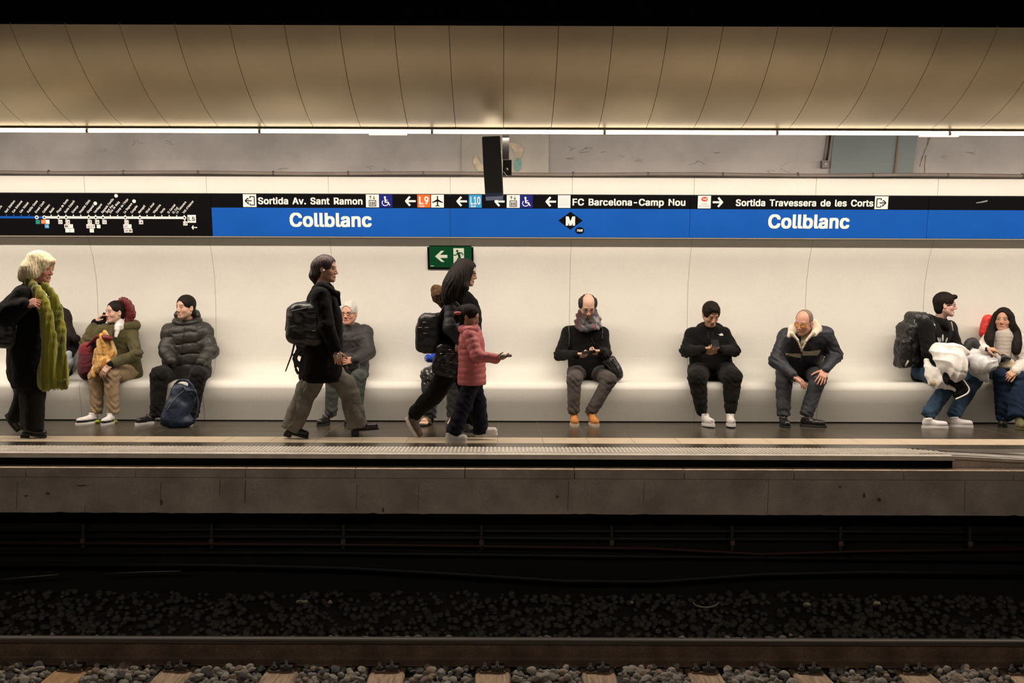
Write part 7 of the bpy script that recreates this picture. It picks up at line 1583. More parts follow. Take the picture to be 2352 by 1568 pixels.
# ================================================================ man with backpack and the white jacket on his lap
def jacket_man():
    J = JJ(neck=(2159, 738, 10.58), sA=(2127, 751, 10.46), sB=(2180, 754, 10.74), eA=(2133, 808, 10.38), eB=(2196, 800, 10.62),
           wA=(2168, 829, 10.22), wB=(2205, 820, 10.40), hA=(2118, 853, 10.62), hB=(2140, 852, 10.80), kA=(2185, 876, 10.18), kB=(2238, 872, 10.40),
           aA=(2133, 950, 10.12), aB=(2192, 950, 10.26))
    p = Person('dark-haired man in glasses and a black hooded top facing right, with a backpack on', P(2171, 700, 10.52), J, ((1, -.30, -.03),), 1.02)
    col = face_color(p.H, p.R, p.sc, 0, (.66, .40, .32), brow=(.03, .02, .015))
    p.body(M['skin'], col, hands={'A': dict(d=(1, -.2, -.1), n=(0, .2, -.9), thumb=-1, curl=.3)}, nose=1.03)
    S = Solid(); hair_solid(S, p, .012, (0, .137, -.028, .090, .100, .112)); W = p.W; sc = p.sc
    for q in (-1, 1): S.ell(W(q*.088, .020, -.050), A_(.03, .055, .048)*sc, p.R, .006, 's')
    S.ell(W(0, .085, .085), A_(.045, .030, .025)*sc, p.R, .015)
    S.disp(strands(p, .003)); S.build('hair', M['hair_brown'], p.t, h=.0045)
    glasses(p, M['frame_metal'], rw=.022, rh=.016)
    S = Solid(); p.torso(S, r=.118, rs=.075, drop=.02)
    for q in 'AB': p.sleeve(S, q, (.078, .070, .052), cuff=.0)
    n = J['neck']; S.path([n + A_(-.01, -.10, -.02), n + A_(-.09, -.05, .015), n + A_(-.12, .03, .03), n + A_(-.05, .10, .02), n + A_(.05, .02, -.04), n + A_(.03, -.07, -.05), n + A_(-.01, -.10, -.02)], .042, .02)
    S.disp(folds(.006, 24, seed=8)); S.disp(elbow_folds(p, 'AB', .008)); o = S.build('hooded_top', M['black_fleece'], p.t)
    # three-leaf emblem
    def leaf(cx, cy, lx, ly, ang):
        return [(cx + lx*math.sin(t)*math.cos(ang) + ly*math.cos(t)*math.sin(ang), cy + lx*math.sin(t)*math.sin(ang) - ly*math.cos(t)*math.cos(ang)) for t in np.linspace(0, 2*PI, 13)[:-1]]
    for cx, cy, lx, ly, a in ((2165.5, 776, 2.2, 9, 0), (2156, 780.5, 1.9, 6.5, -.35), (2174, 781, 1.9, 6.5, .35), (2160, 780, 1.2, 5.5, -.2)):
        patch_on(o, leaf(cx, cy, lx, ly, a), M['swhite'], 'chest_emblem', grid=.45, lift=.004)
    trim_on(o, [(2143, 735), (2146, 745), (2148, 754)], .010, M['beige_webbing'], 'strap_tab'); trim_on(o, [(2185, 740), (2187, 750), (2188, 760)], .009, M['beige_webbing'], 'strap_tab')
    trim_on(o, [(2136, 724), (2142, 732), (2148, 756), (2150, 772)], .014, M['black_nylon'], 'shoulder_strap', lift=.0)
    p.trousers(M['blue_jean'], (.098, .080, .068), amp=.007, cuff=.0, seed=9)
    shoe(p, G(2117, 10.05), G(2180, 10.0), M['white_leather'], M['white_sole'], 'trainer', w=.046, hh=.052, sole_h=.026, collar=.04, laces=M['white_cloth'])
    shoe(p, G(2178, 10.18), G(2237, 10.08), M['white_leather'], M['white_sole'], 'trainer', w=.046, hh=.052, sole_h=.026, collar=.04, laces=M['white_cloth'])
    # his backpack
    b = thing('backpack', 'tall black backpack on the back of the man in the black hooded top', 'bag', P(2085, 850, 10.62))
    S = Solid(); R = frame((-1, -.35, 0), nrm((.18, 0, 1)))
    S.box(P(2085, 790, 10.58), A_(.13, .085, .24), R, .07, .02); S.box(P(2106, 735, 10.58), A_(.12, .10, .085), frame((-1, -.3, 0), nrm((.3, 0, 1))), .06, .03); S.box(P(2073, 810, 10.50), A_(.09, .065, .16), R, .05, .02)
    S.disp(folds(.008, 26, seed=3)); o = S.build('bag_body', M['black_nylon'], b, h=.006)
    trim_on(o, [(2078, 846), (2082, 836), (2086, 828)], .010, M['beige_webbing'], 'strap_tab'); trim_on(o, [(2072, 745), (2082, 760), (2084, 790), (2080, 830)], .006, M['black_nylon'], 'strap'); trim_on(o, [(2066, 775), (2080, 782), (2096, 780)], .005, M['black_nylon'], 'strap'); trim_on(o, [(2101, 733), (2100, 745)], .006, M['greymetal'], 'buckle')
    # white jacket over his arm
    S = Solid()
    S.path([P(2148, 803, 10.20), P(2165, 805, 10.12), P(2190, 805, 10.10), P(2216, 809, 10.14)], [.060, .070, .070, .045], .03)
    S.path([P(2150, 803, 10.16), P(2162, 816, 10.08), P(2175, 835, 10.04), P(2192, 858, 10.02)], [.050, .075, .090, .075], .03)
    S.path([P(2190, 808, 10.08), P(2198, 828, 10.04), P(2200, 850, 10.02), P(2196, 866, 10.02)], [.060, .085, .080, .040], .03)
    S.path([P(2128, 830, 10.20), P(2138, 855, 10.12), P(2145, 875, 10.08)], [.030, .055, .050], .03); S.cone(P(2145, 878, 10.08), P(2150, 880, 10.05), .045, .040, .02)
    S.path([P(2150, 862, 10.08), P(2165, 875, 10.04), P(2180, 890, 10.04)], [.060, .050, .025], .03); S.path([P(2150, 888, 10.06), P(2175, 888, 10.05), P(2188, 893, 10.04), P(2196, 900, 10.04)], [.018, .022, .016, .010], .02)
    S.disp(lambda x, y, z: .0065*(1-2*np.abs(np.sin(x*23+z*15+2.4*np.sin(z*11-x*9)))**.7)); S.disp(creases(.007, 12, 3, .25))
    def jc(V):
        c = np.tile(A_(.78, .75, .71), (len(V), 1)); X = px_a(V); Y = py_a(V)
        c[((X-2174)/9)**2 + ((Y-866-(X-2174)*.5)/14)**2 < 1] = (.008, .008, .008)
        c[((X-2143)/9)**2 + ((Y-876)/9)**2 < .8] = (.60, .50, .34); return c
    o = S.build('white_jacket', M['vcol_smooth'], None, h=.006, color=jc, label='white jacket draped over the lap of the man in the black hooded top', cat='jacket')
    S = Solid(); S.path([P(2192, 878, 10.06), P(2204, 882, 10.05), P(2214, 892, 10.04), P(2206, 903, 10.04), P(2196, 905, 10.05)], [.045, .055, .045, .040, .03], .03); S.disp(folds(.006, 40)); S.build('black_lining', M['black_fleece'], o, h=.006)
    S = Solid(); S.path([P(2208, 866, 10.02), P(2218, 880, 9.99), P(2226, 893, 9.98), P(2222, 903, 9.98), P(2210, 910, 9.98), P(2196, 916, 9.98)], .008, .004); S.build('hem_edge', M['white_cloth'], o, h=.004)
jacket_man()

# ================================================================ girl with long hair
def girl():
    J = JJ(neck=(2307, 768, 10.68), sA=(2272, 784, 10.68), sB=(2338, 782, 10.70), eA=(2246, 816, 10.42), eB=(2352, 838, 10.58),
           wA=(2264, 801, 10.16), wB=(2331, 853, 10.16), hA=(2290, 853, 10.74), hB=(2334, 853, 10.74), kA=(2300, 866, 10.22), kB=(2342, 870, 10.20),
           aA=(2307, 952, 10.26), aB=(2335, 948, 10.08))
    p = Person('young woman with very long dark hair in a cream fleece looking up to the left', P(2304, 735, 10.60), J, ((-.70, -1, .08), nrm((.06, 0, 1))), 1.0)
    col = face_color(p.H, p.R, p.sc, 0, SK_MED, brow=(.03, .02, .015), lips=(.40, .12, .10))
    p.body(M['skin'], col, hands={'A': dict(d=(.95, -.25, -.1), n=(0, .35, -.9), thumb=-1, curl=(.4, .45, .5, .55)), 'B': dict(d=(-.75, -.3, -.35), n=(.1, .7, -.6), thumb=1, curl=(.6, .65, .7, .7), tcurl=.15, tdir=(.4, .8, .3))}, nose=.98)
    S = Solid(); hair_solid(S, p, .014, (0, .138, -.020, .078, .108, .125)); W = p.W
    S.path([W(.072, .015, .06), W(.088, .030, -.04), W(.10, .045, -.13), P(2272, 775, 10.50), P(2276, 798, 10.46)], [.022, .030, .040, .045, .025], .02)
    S.path([W(-.072, .00, .06), W(-.088, .005, -.04), P(2332, 765, 10.56), P(2333, 790, 10.50), P(2334, 808, 10.46)], [.025, .035, .050, .055, .035], .02)
    S.cone(W(0, -.09, .02), W(0, -.08, -.20), .09, .10, .03)
    S.disp(strands(p, .004, 160)); S.build('hair', M['hair_brown'], p.t, h=.0045)
    B = MB(); c = W(-.092, .020, -.055); B.tube([c, c + A_(0, -.004, -.006)], .004, 6); B.build('earring', M['silver'], p.t)
    S = Solid(); S.cone(P(2308, 758, 10.60), P(2308, 772, 10.60), .062, .074, .01); S.cone(P(2305, 775, 10.56), P(2300, 815, 10.54), .095, .095, .03); S.disp(lambda x, y, z: .001*np.sin(z*160)+.002*wav(x, y, z, 60)); S.build('rollneck', M['grey_knit'], p.t, h=.006)
    S = Solid(); p.torso(S, r=.108, rs=.080, drop=.02)
    S.cone(P(2300, 772, 10.40), P(2298, 822, 10.36), .055, .055, .02, 's')
    for q in 'AB': p.sleeve(S, q, (.085, .082, .050), cuff=.012)
    S.disp(folds(.007, 26, seed=6)); S.disp(elbow_folds(p, 'AB', .009)); S.build('fleece_jacket', M['cream_fleece'], p.t)
    p.trousers(M['dark_jean'], (.092, .080, .082), amp=.006, cuff=-.02, seed=1)
    shoe(p, G(2308, 10.28), G(2300, 10.10), M['black_leather'], M['black_rubber'], w=.042, hh=.05, sole_h=.02, collar=.03)
    shoe(p, G(2340, 10.12), G(2340, 10.12) + A_(-.09, -.25, 0), M['khaki_shoe'], M['khaki_shoe'], 'suede_shoe', w=.052, hh=.075, sole_h=.020, collar=.04, toeup=.03)
    B = MB(); c = P(2266, 802, 10.125); S = Solid(); S.box(c, (.016, .006, .020), frame((.2, -1, 0), (.2, 0, 1)), .004); wt = S.build('wristwatch', M['phone'], p.t, h=.003)
    S = Solid(); S.path([J['wA'] + A_(.0, -.04*math.cos(t), .034*math.sin(t)) for t in np.linspace(0, 2*PI, 10)], .006, .002, flat=(0, 1, 0), fl=.6); S.build('watch_strap', M['white_leather'], wt, h=.003)
    # red backpack behind her
    b = thing('backpack', 'bright red backpack behind the young woman with very long hair', 'bag', P(2270, 800, 10.8))
    S = Solid(); S.box(P(2276, 752, 10.74), (.105, .06, .13), frame((0, 1, 0), nrm((.25, 0, 1))), .055); S.disp(folds(.008, 24)); o = S.build('bag_body', M['red_nylon'], b, h=.007)
    S = Solid(); S.path([P(2280, 750, 10.66), P(2274, 764, 10.60), P(2271, 780, 10.56)], .014, .004, flat=(0, 1, 0), fl=.6); S.build('shoulder_strap', M['red_nylon'], b, h=.005)
    # belt bag
    b = thing('belt_bag', 'black and beige belt bag on the lap of the young woman in the cream fleece', 'bag', P(2305, 845, 10.36))
    S = Solid(); S.box(P(2310, 835, 10.36), A_(.080, .04, .055), frame((0, -1, .1), nrm((.12, 0, 1))), .03); S.disp(folds(.004, 40)); o = S.build('bag_body', M['cream_lining'], b, h=.006)
    S = Solid(); S.path([P(2292, 822, 10.34), P(2304, 822, 10.30), P(2318, 824, 10.31)], [.040, .036, .020], .02); S.disp(folds(.004, 40)); S.build('bag_flap', M['black_nylon'], b, h=.006)
    # white carrier bag
    b = thing('plastic_bag', 'translucent white carrier bag held between the man and the young woman', 'bag', P(2250, 870, 10.25))
    S = Solid()
    S.path([P(2230, 814, 10.28), P(2250, 818, 10.24), P(2278, 818, 10.24), P(2288, 828, 10.24)], [.055, .070, .060, .035], .03)
    S.path([P(2228, 830, 10.22), P(2250, 838, 10.16), P(2275, 835, 10.16)], [.065, .100, .075], .03); S.path([P(2240, 850, 10.20), P(2258, 862, 10.18), P(2266, 872, 10.20)], [.06, .05, .03], .03); S.cone(P(2268, 812, 10.18), P(2290, 806, 10.20), .03, .012, .02)
    S.disp(lambda x, y, z: .0035*(1-2*np.abs(np.sin(x*34-z*22+3*np.sin(z*13+x*9))))); S.disp(creases(.005, 17, 5, .25)); o = S.build('bag_body', M['plastic'], b, h=.005)
    patch_on(o, [(2217, 824), (2227, 832), (2228, 834), (2217, 834)], mat('pink_print', (.65, .06, .12), .5), 'printed_triangle', grid=.6, lift=.002)
    patch_on(o, [(2217, 835), (2229, 836), (2222, 850), (2217, 853)], M['stealgreen'], 'printed_triangle', grid=.6, lift=.002)
    S = Solid(); S.path([P(2222, 800, 10.26), P(2226, 789, 10.28), P(2236, 785, 10.28), P(2244, 795, 10.26), P(2252, 804, 10.24)], [.030, .040, .038, .030, .012], .02); S.disp(folds(.004, 40)); S.build('dark_cap', M['dark_puffer'], None, h=.006, label='dark brown cap poking out of the white carrier bag', cat='cap')
    trim_on(o, [(2284, 804), (2280, 812), (2277, 820)], .012, M['dark_puffer'], 'handle_shadowed' if 0 else 'dark_handle', lift=.002)
girl()
# ================================================================ walking woman with backpack
def walker():
    J = JJ(neck=(741, 655, 9.17), sA=(737, 679, 9.00), sB=(752, 678, 9.34), eA=(750, 750, 8.93), eB=(765, 742, 9.40),
           wA=(772, 806, 8.97), wB=(772, 800, 9.36), hA=(742, 806, 9.10), hB=(746, 806, 9.26), kA=(700, 895, 9.10), kB=(796, 888, 9.26),
           aA=(660, 975, 9.10), aB=(826, 976, 9.26))
    J['base'] = G(745, 9.17)
    p = Person('woman with tied-back dark hair walking right in a black coat and wide grey trousers', P(749, 618, 9.17), J, ((1, -.10, -.02),), 1.0)
    col = face_color(p.H, p.R, p.sc, 0, SK_MED, brow=(.02, .015, .012), lips=(.38, .12, .10))
    p.body(M['skin'], col, hands={'A': dict(d=(.25, 0, -1), n=(-.2, .9, 0), thumb=1, curl=(.6, .65, .7, .7), tcurl=.2)}, legs='AB', nose=1.0)
    S = Solid(); hair_solid(S, p, .011, (0, .138, -.022, .092, .105, .120)); W = p.W
    S.ell(W(0, -.085, .025), (.055, .055, .06), None, .03); S.path([W(0, -.085, .01), W(0, -.10, -.06), W(0, -.085, -.115)], [.055, .055, .035], .02)
    for q in (-1, 1): S.ell(W(q*.088, .012, -.042), A_(.03, .05, .045), p.R, .006, 's')
    S.disp(strands(p, .003)); S.build('hair', mat('reddish_dark_hair', (.035, .010, .008), .5, noise=.6, nscale=18, bump=.7, bscale=80, stretch=(1, 1, .15)), p.t, h=.0045)
    B = MB(); c = W(.085, .005, -.015); B.tube([c, c + A_(0, -.012, 0)], .008, 8); B.build('earphone', M['white_leather'], p.t)
    # coat
    S = Solid()
    S.path([P(743, 668, 9.17), P(741, 700, 9.17), P(741, 760, 9.17), P(738, 815, 9.18), P(732, 860, 9.18)], [.085, .125, .135, .150, .170], .05, flat=(0, 1, 0), fl=1.15)
    S.path([P(752, 685, 9.15), P(762, 740, 9.15), P(758, 800, 9.17), P(750, 862, 9.17)], [.06, .085, .10, .115], .05)
    S.cone(P(737, 684, 9.02), P(752, 683, 9.32), .085, .085, .04)
    p.sleeve(S, 'A', (.085, .070, .058), cuff=.03); p.sleeve(S, 'B', (.08, .068, .055), cuff=.02)
    S.cut(P(740, 878, 9.15), (.06, 0, -1), .01)
    S.disp(folds(.007, 18)); S.disp(creases(.008, 14, 2)); o = S.build('coat', M['black_wool'], p.t)
    S = Solid(); S.path([P(733, 660, 9.17), P(737, 655, 9.05), P(752, 662, 9.02), P(770, 674, 9.04), P(778, 672, 9.08)], [.035, .035, .03, .024, .012], .02); S.path([P(733, 660, 9.17), P(740, 655, 9.28), P(760, 668, 9.30)], [.035, .035, .02], .02)
    S.cone(P(776, 675, 9.05), P(781, 700, 9.08), .018, .012, .02); S.build('coat_collar', M['black_wool'], o, h=.006)
    # wide trousers
    S = Solid(); S.cone(P(742, 835, 9.14), P(746, 835, 9.22), .09, .09, .04)
    S.path([P(740, 845, 9.13), P(705, 895, 9.10), P(668, 985, 9.10)], [.095, .095, .092], .04)
    S.path([P(750, 845, 9.23), P(794, 885, 9.26), P(828, 980, 9.26)], [.095, .085, .080], .04); S.cone(P(806, 905, 9.26), P(810, 975, 9.27), .06, .06, .04)
    hem(S, P(670, 987, 9.10), P(705, 895, 9.10) - P(668, 985, 9.10), .125); hem(S, P(815, 984, 9.26), P(796, 885, 9.26) - P(816, 980, 9.26), .15)
    S.disp(folds(.006, 24, seed=2)); S.disp(creases(.012, 12, 6)); S.build('trousers', M['grey_wool'], p.t)
    sh = M['black_leather']
    hp = P(655, 990, 9.1) ; tp = G(709, 9.08)
    shoe(p, hp + A_(0, 0, -.01), tp + A_(0, 0, .0), sh, M['black_rubber'], w=.042, hh=.05, sole_h=.018, collar=.03, heelblock=.03)
    hp = G(808, 9.24, .045); tp = P(871, 986, 9.22)
    shoe(p, hp, tp, sh, M['black_rubber'], w=.040, hh=.045, sole_h=.014, collar=.04, heelblock=.045)
    B = Solid(); c = J['wA'] + A_(.02, -.03, -.03); B.path([c + A_(-.035, 0, .03), c + A_(.0, -.012, .0), c + A_(.005, -.012, -.03)], [.010, .014, .010], .01); B.build('bracelet', M['silver'], p.t, h=.004)
    # backpack
    b = thing('backpack', 'black leather backpack worn by the woman walking in the black coat', 'bag', P(695, 800, 9.17))
    S = Solid(); S.box(P(708, 744, 9.08), A_(.165, .17, .19), frame((-1, 0, .1), (.1, 0, 1)), .08, .02); S.box(P(683, 735, 9.17), A_(.12, .09, .13), frame((-1, 0, .1), (.1, 0, 1)), .05, .03); S.box(P(716, 782, 9.17), A_(.13, .09, .15), None, .05, .04); S.cone(P(706, 705, 9.17), P(718, 694, 9.17), .06, .035, .03)
    S.disp(folds(.007, 24)); o = S.build('bag_body', M['black_leather'], b, h=.006)
    trim_on(o, [(667, 715), (684, 711), (704, 707)], .005, M['greymetal'], 'zip', d0=9); trim_on(o, [(667, 752), (690, 745), (712, 736), (728, 732)], .006, M['black_nylon'], 'pocket_seam', d0=9); trim_on(o, [(716, 759), (726, 759)], .004, M['silver'], 'buckle', d0=9)
    S = Solid(); S.path([P(708, 710, 9.05), P(722, 690, 9.0), P(742, 684, 8.97), P(750, 705, 8.93), P(744, 735, 8.98)], .020, .005, flat=(0, 1, 0), fl=.5); S.build('shoulder_strap', M['black_nylon'], b, h=.005)
    S = Solid(); S.path([P(676, 790, 9.1), P(670, 815, 9.08), P(656, 852, 9.06)], [.010, .008, .006], .004); S.path([P(688, 800, 9.1), P(677, 824, 9.08), P(690, 840, 9.08), P(700, 850, 9.08), P(684, 856, 9.08), P(677, 835, 9.08)], [.022, .020, .024, .02, .012, .01], .01, flat=(0, 1, 0), fl=.5); S.build('loose_strap', M['black_nylon'], b, h=.004)
walker()

# ================================================================ child in a pink coat
def child():
    J = JJ(neck=(1080, 752, 8.98), sA=(1078, 768, 8.88), sB=(1088, 768, 9.08), eA=(1097, 818, 8.80), eB=(1090, 815, 9.14),
           wA=(1137, 823, 8.80), wB=(1105, 845, 9.14), hA=(1082, 876, 8.94), hB=(1086, 876, 9.02), kA=(1066, 928, 8.90), kB=(1098, 925, 9.05),
           aA=(1044, 988, 8.86), aB=(1104, 984, 9.05))
    J['base'] = G(1080, 8.98)
    p = Person('small child in a rose pink padded coat walking right with a phone held out', P(1079, 727, 8.96), J, ((1, -.25, -.28),), .84)
    col = face_color(p.H, p.R, p.sc, 0, SK_TAN, brow=(.03, .02, .015))
    p.body(M['skin'], col, hands={'A': dict(d=(1, -.05, .06), n=(0, .3, .9), thumb=1, curl=(.35, .4, .4, .4), tcurl=.2)}, h=.008)
    S = Solid(); hair_solid(S, p, .012, (0, .142, -.030, .088, .102, .118)); W = p.W
    S.ell(W(.0, -.10, .05), .040, None, .02); S.path([W(0, -.12, .04), W(0, -.14, -.03), W(0, -.12, -.09)], [.030, .032, .015], .02); S.disp(strands(p, .003)); h = S.build('hair', M['hair_brown'], p.t, h=.0045)
    S = Solid(); c = P(1052, 719, 8.93); S.ell(c, (.040, .02, .016), None); S.build('pink_hair_tie', M['rose'], h, h=.004)
    S = Solid()
    S.path([P(1083, 758, 8.98), P(1084, 790, 8.98), P(1084, 835, 8.98), P(1084, 885, 8.98)], [.060, .098, .106, .122], .04)
    p.torso(S, r=.085, rs=.055, drop=.02)
    for q in 'AB': p.sleeve(S, q, (.062/.84, .054/.84, .044/.84), cuff=-.01)
    S.cut(P(1084, 884, 8.95), (0, 0, -1), .01)
    S.disp(folds(.005, 30)); S.disp(quilt(p, .055, .005)); o = S.build('padded_coat', M['rose'], p.t, h=.006)
    S = Solid(); S.path([P(1062, 756, 8.98), P(1074, 758, 8.88), P(1090, 756, 8.90), P(1095, 752, 8.98)], [.040, .034, .030, .024], .02); S.build('hood', M['rose'], o, h=.006)
    S = Solid(); S.path([P(1074, 750, 8.90), P(1087, 753, 8.89), P(1096, 751, 8.93)], [.020, .021, .018], .02); S.build('dark_scarf', M['dark_puffer'], p.t, h=.005)
    p.trousers(M['navy_trouser'], (.074/.84, .074/.84, .070/.84), amp=.006, cuff=-.01, hipr=.08/.84, seed=2)
    shoe(p, P(1023, 1008, 8.86) + A_(0, 0, -.03), G(1074, 8.84), M['white_leather'], M['white_sole'], 'trainer', w=.036, hh=.045, sole_h=.024, collar=.035, laces=M['grey_lace'])
    shoe(p, P(1091, 1003, 9.05), P(1143, 999, 9.03), M['white_leather'], M['white_sole'], 'trainer', w=.036, hh=.045, sole_h=.024, collar=.035, laces=M['grey_lace'])
    phone('dark phone held out flat by the child in the pink coat', P(1162, 817, 8.79), (1, 0, .04), (0, -.25, 1), sz=(.030, .052, .004))
child()

# ================================================================ woman walking with the child
def mother():
    J = JJ(neck=(1060, 665, 9.30), sA=(1040, 704, 9.14), sB=(1052, 702, 9.46), eA=(1036, 752, 9.08), eB=(1075, 762, 9.48),
           wA=(1056, 780, 9.05), wB=(1092, 790, 9.44), hA=(1048, 822, 9.24), hB=(1054, 822, 9.40), kA=(1002, 900, 9.24), kB=(1078, 905, 9.36),
           aA=(952, 950, 9.24), aB=(1078, 980, 9.34))
    J['base'] = G(1050, 9.30)
    p = Person('woman in glasses with long dark hair striding right behind the child in the pink coat', P(1070, 627, 9.26), J, ((1, -.12, -.12),), .98)
    col = face_color(p.H, p.R, p.sc, 0, SK_LIGHT, brow=(.03, .02, .015), lips=(.40, .12, .10))
    p.body(M['skin'], col, hands={'A': dict(d=(-.1, -.2, -1), n=(.3, .9, 0), thumb=1, curl=(.7, .75, .8, .8))})
    glasses(p, M['frame_dark'], rw=.023, rh=.015)
    S = Solid(); hair_solid(S, p, .014, (0, .140, -.025, .090, .105, .122)); W = p.W
    S.path([W(.02, -.03, .02), P(1052, 640, 9.2), P(1040, 662, 9.16), P(1030, 690, 9.12)], [.085, .095, .09, .05], .04); S.path([W(-.02, -.03, .02), P(1052, 642, 9.34), P(1038, 668, 9.34)], [.085, .09, .07], .04)
    S.path([W(.06, .01, -.02), P(1066, 660, 9.14), P(1058, 690, 9.12)], [.03, .04, .03], .03)
    S.disp(strands(p, .004)); S.build('hair', M['hair_brown'], p.t, h=.005)
    # long coat swinging back
    S = Solid()
    S.path([P(1056, 682, 9.30), P(1052, 720, 9.30), P(1052, 770, 9.30), P(1048, 815, 9.32), P(1040, 845, 9.32)], [.085, .135, .130, .135, .13], .05, flat=(0, 1, 0), fl=1.15)
    S.path([P(1070, 690, 9.30), P(1082, 720, 9.30), P(1078, 780, 9.32), P(1066, 840, 9.33)], [.06, .08, .09, .09], .05)
    S.cone(P(1041, 706, 9.16), P(1052, 704, 9.44), .085, .085, .04)
    S.cut(P(1050, 880, 9.3), (.25, 0, -1), .01)
    S.disp(folds(.007, 20)); S.disp(creases(.008, 14, 2)); o = S.build('coat', M['black_wool'], p.t)
    S = Solid(); p.sleeve(S, 'A', (.078, .072, .056), cuff=.0); p.sleeve(S, 'B', (.072, .066, .052), cuff=.0); S.disp(quilt(p, .06, .006)); S.build('padded_sleeves', M['navy_nylon'], p.t)
    S = Solid(); S.path([P(1000, 664, 9.30), P(1010, 676, 9.30), P(1024, 690, 9.30)], [.045, .075, .08], .03); S.disp(folds(.008, 50)); 
    S.disp(lambda x, y, z: .004*wav(x, y, z, 150)); S.build('fur_hood_trim', mat('brown_fur', (.17, .085, .03), .9, noise=.6, nscale=60, bump=1, bscale=150), p.t, h=.005)
    # legs
    S = Solid(); S.cone(J['hA'], J['hB'], .115, k=.04)
    S.path([J['hA'], J['kA'], J['aA'] + A_(.01, 0, .01)], [.115, .085, .070], .04); S.path([J['hB'], J['kB'], J['aB'] + A_(0, 0, .05)], [.11, .080, .065], .04)
    S.disp(folds(.006, 24, seed=2)); S.disp(creases(.006, 16, 6)); S.build('trousers', M['black_sweat'], p.t)
    # rear foot on its toe, front foot flat
    shoe(p, P(930, 960, 9.24), P(958, 1008, 9.22), mat('brown_grey_trainer', (.16, .11, .09), .7, noise=.6, nscale=18), M['white_sole'], 'trainer', w=.040, hh=.05, sole_h=.028, collar=.03, ank=J['aA'])
    def strp(V):
        c = np.tile(A_(.012, .012, .013), (len(V), 1)); m = np.sin((px_a(V)*1.1 + py_a(V)*1.5)) > .45; c[m] = (.42, .42, .42); return c
    shoe(p, G(1063, 9.32), G(1114, 9.28), M['vcol'], M['white_sole'], 'trainer', w=.042, hh=.055, sole_h=.032, collar=.045, color=strp)
    # backpack and shoulder bag
    b = thing('backpack', 'black backpack with small pale reflective tags on the back of the striding woman', 'bag', P(985, 810, 9.3))
    S = Solid(); S.box(P(988, 765, 9.25), A_(.14, .115, .185), frame((-1, 0, .0), nrm((.12, 0, 1))), .08, .02); S.box(P(974, 775, 9.25), A_(.11, .075, .13), frame((-1, 0, 0), nrm((.12, 0, 1))), .05, .03); S.cone(P(1005, 735, 9.25), P(1030, 715, 9.22), .05, .04, .03)
    S.disp(folds(.007, 26)); o = S.build('bag_body', M['black_nylon'], b, h=.006)
    for x, y in ((975, 740), (976, 765), (965, 752), (980, 752)): trim_on(o, [(x-4, y), (x+4, y)], .004, M['grey_lace'], 'reflective_tag', d0=9)
    S = Solid(); S.path([P(1010, 728, 9.15), P(1026, 702, 9.12), P(1046, 696, 9.08), P(1056, 720, 9.10), P(1046, 752, 9.16)], .020, .005, flat=(0, 1, 0), fl=.5); S.build('shoulder_strap', M['black_nylon'], b, h=.005)
    b = thing('shoulder_bag', 'shiny black shoulder bag with pale studs at the hip of the striding woman', 'bag', P(1030, 860, 9.08))
    S = Solid(); S.box(P(1030, 830, 9.09), A_(.13, .05, .14), frame((.1, -1, 0), nrm((.25, 0, 1))), .045, .02); S.disp(folds(.010, 26)); S.disp(creases(.006, 20)); o = S.build('bag_body', M['black_leather'], b, h=.006)
    for x, y in ((1013, 812), (1022, 818), (1034, 803), (1016, 838), (1036, 832), (1049, 834), (1026, 852), (1035, 864), (1042, 812)): trim_on(o, [(x-3, y), (x+3, y-.6)], .003, M['silver'], 'stud', d0=9)
mother()

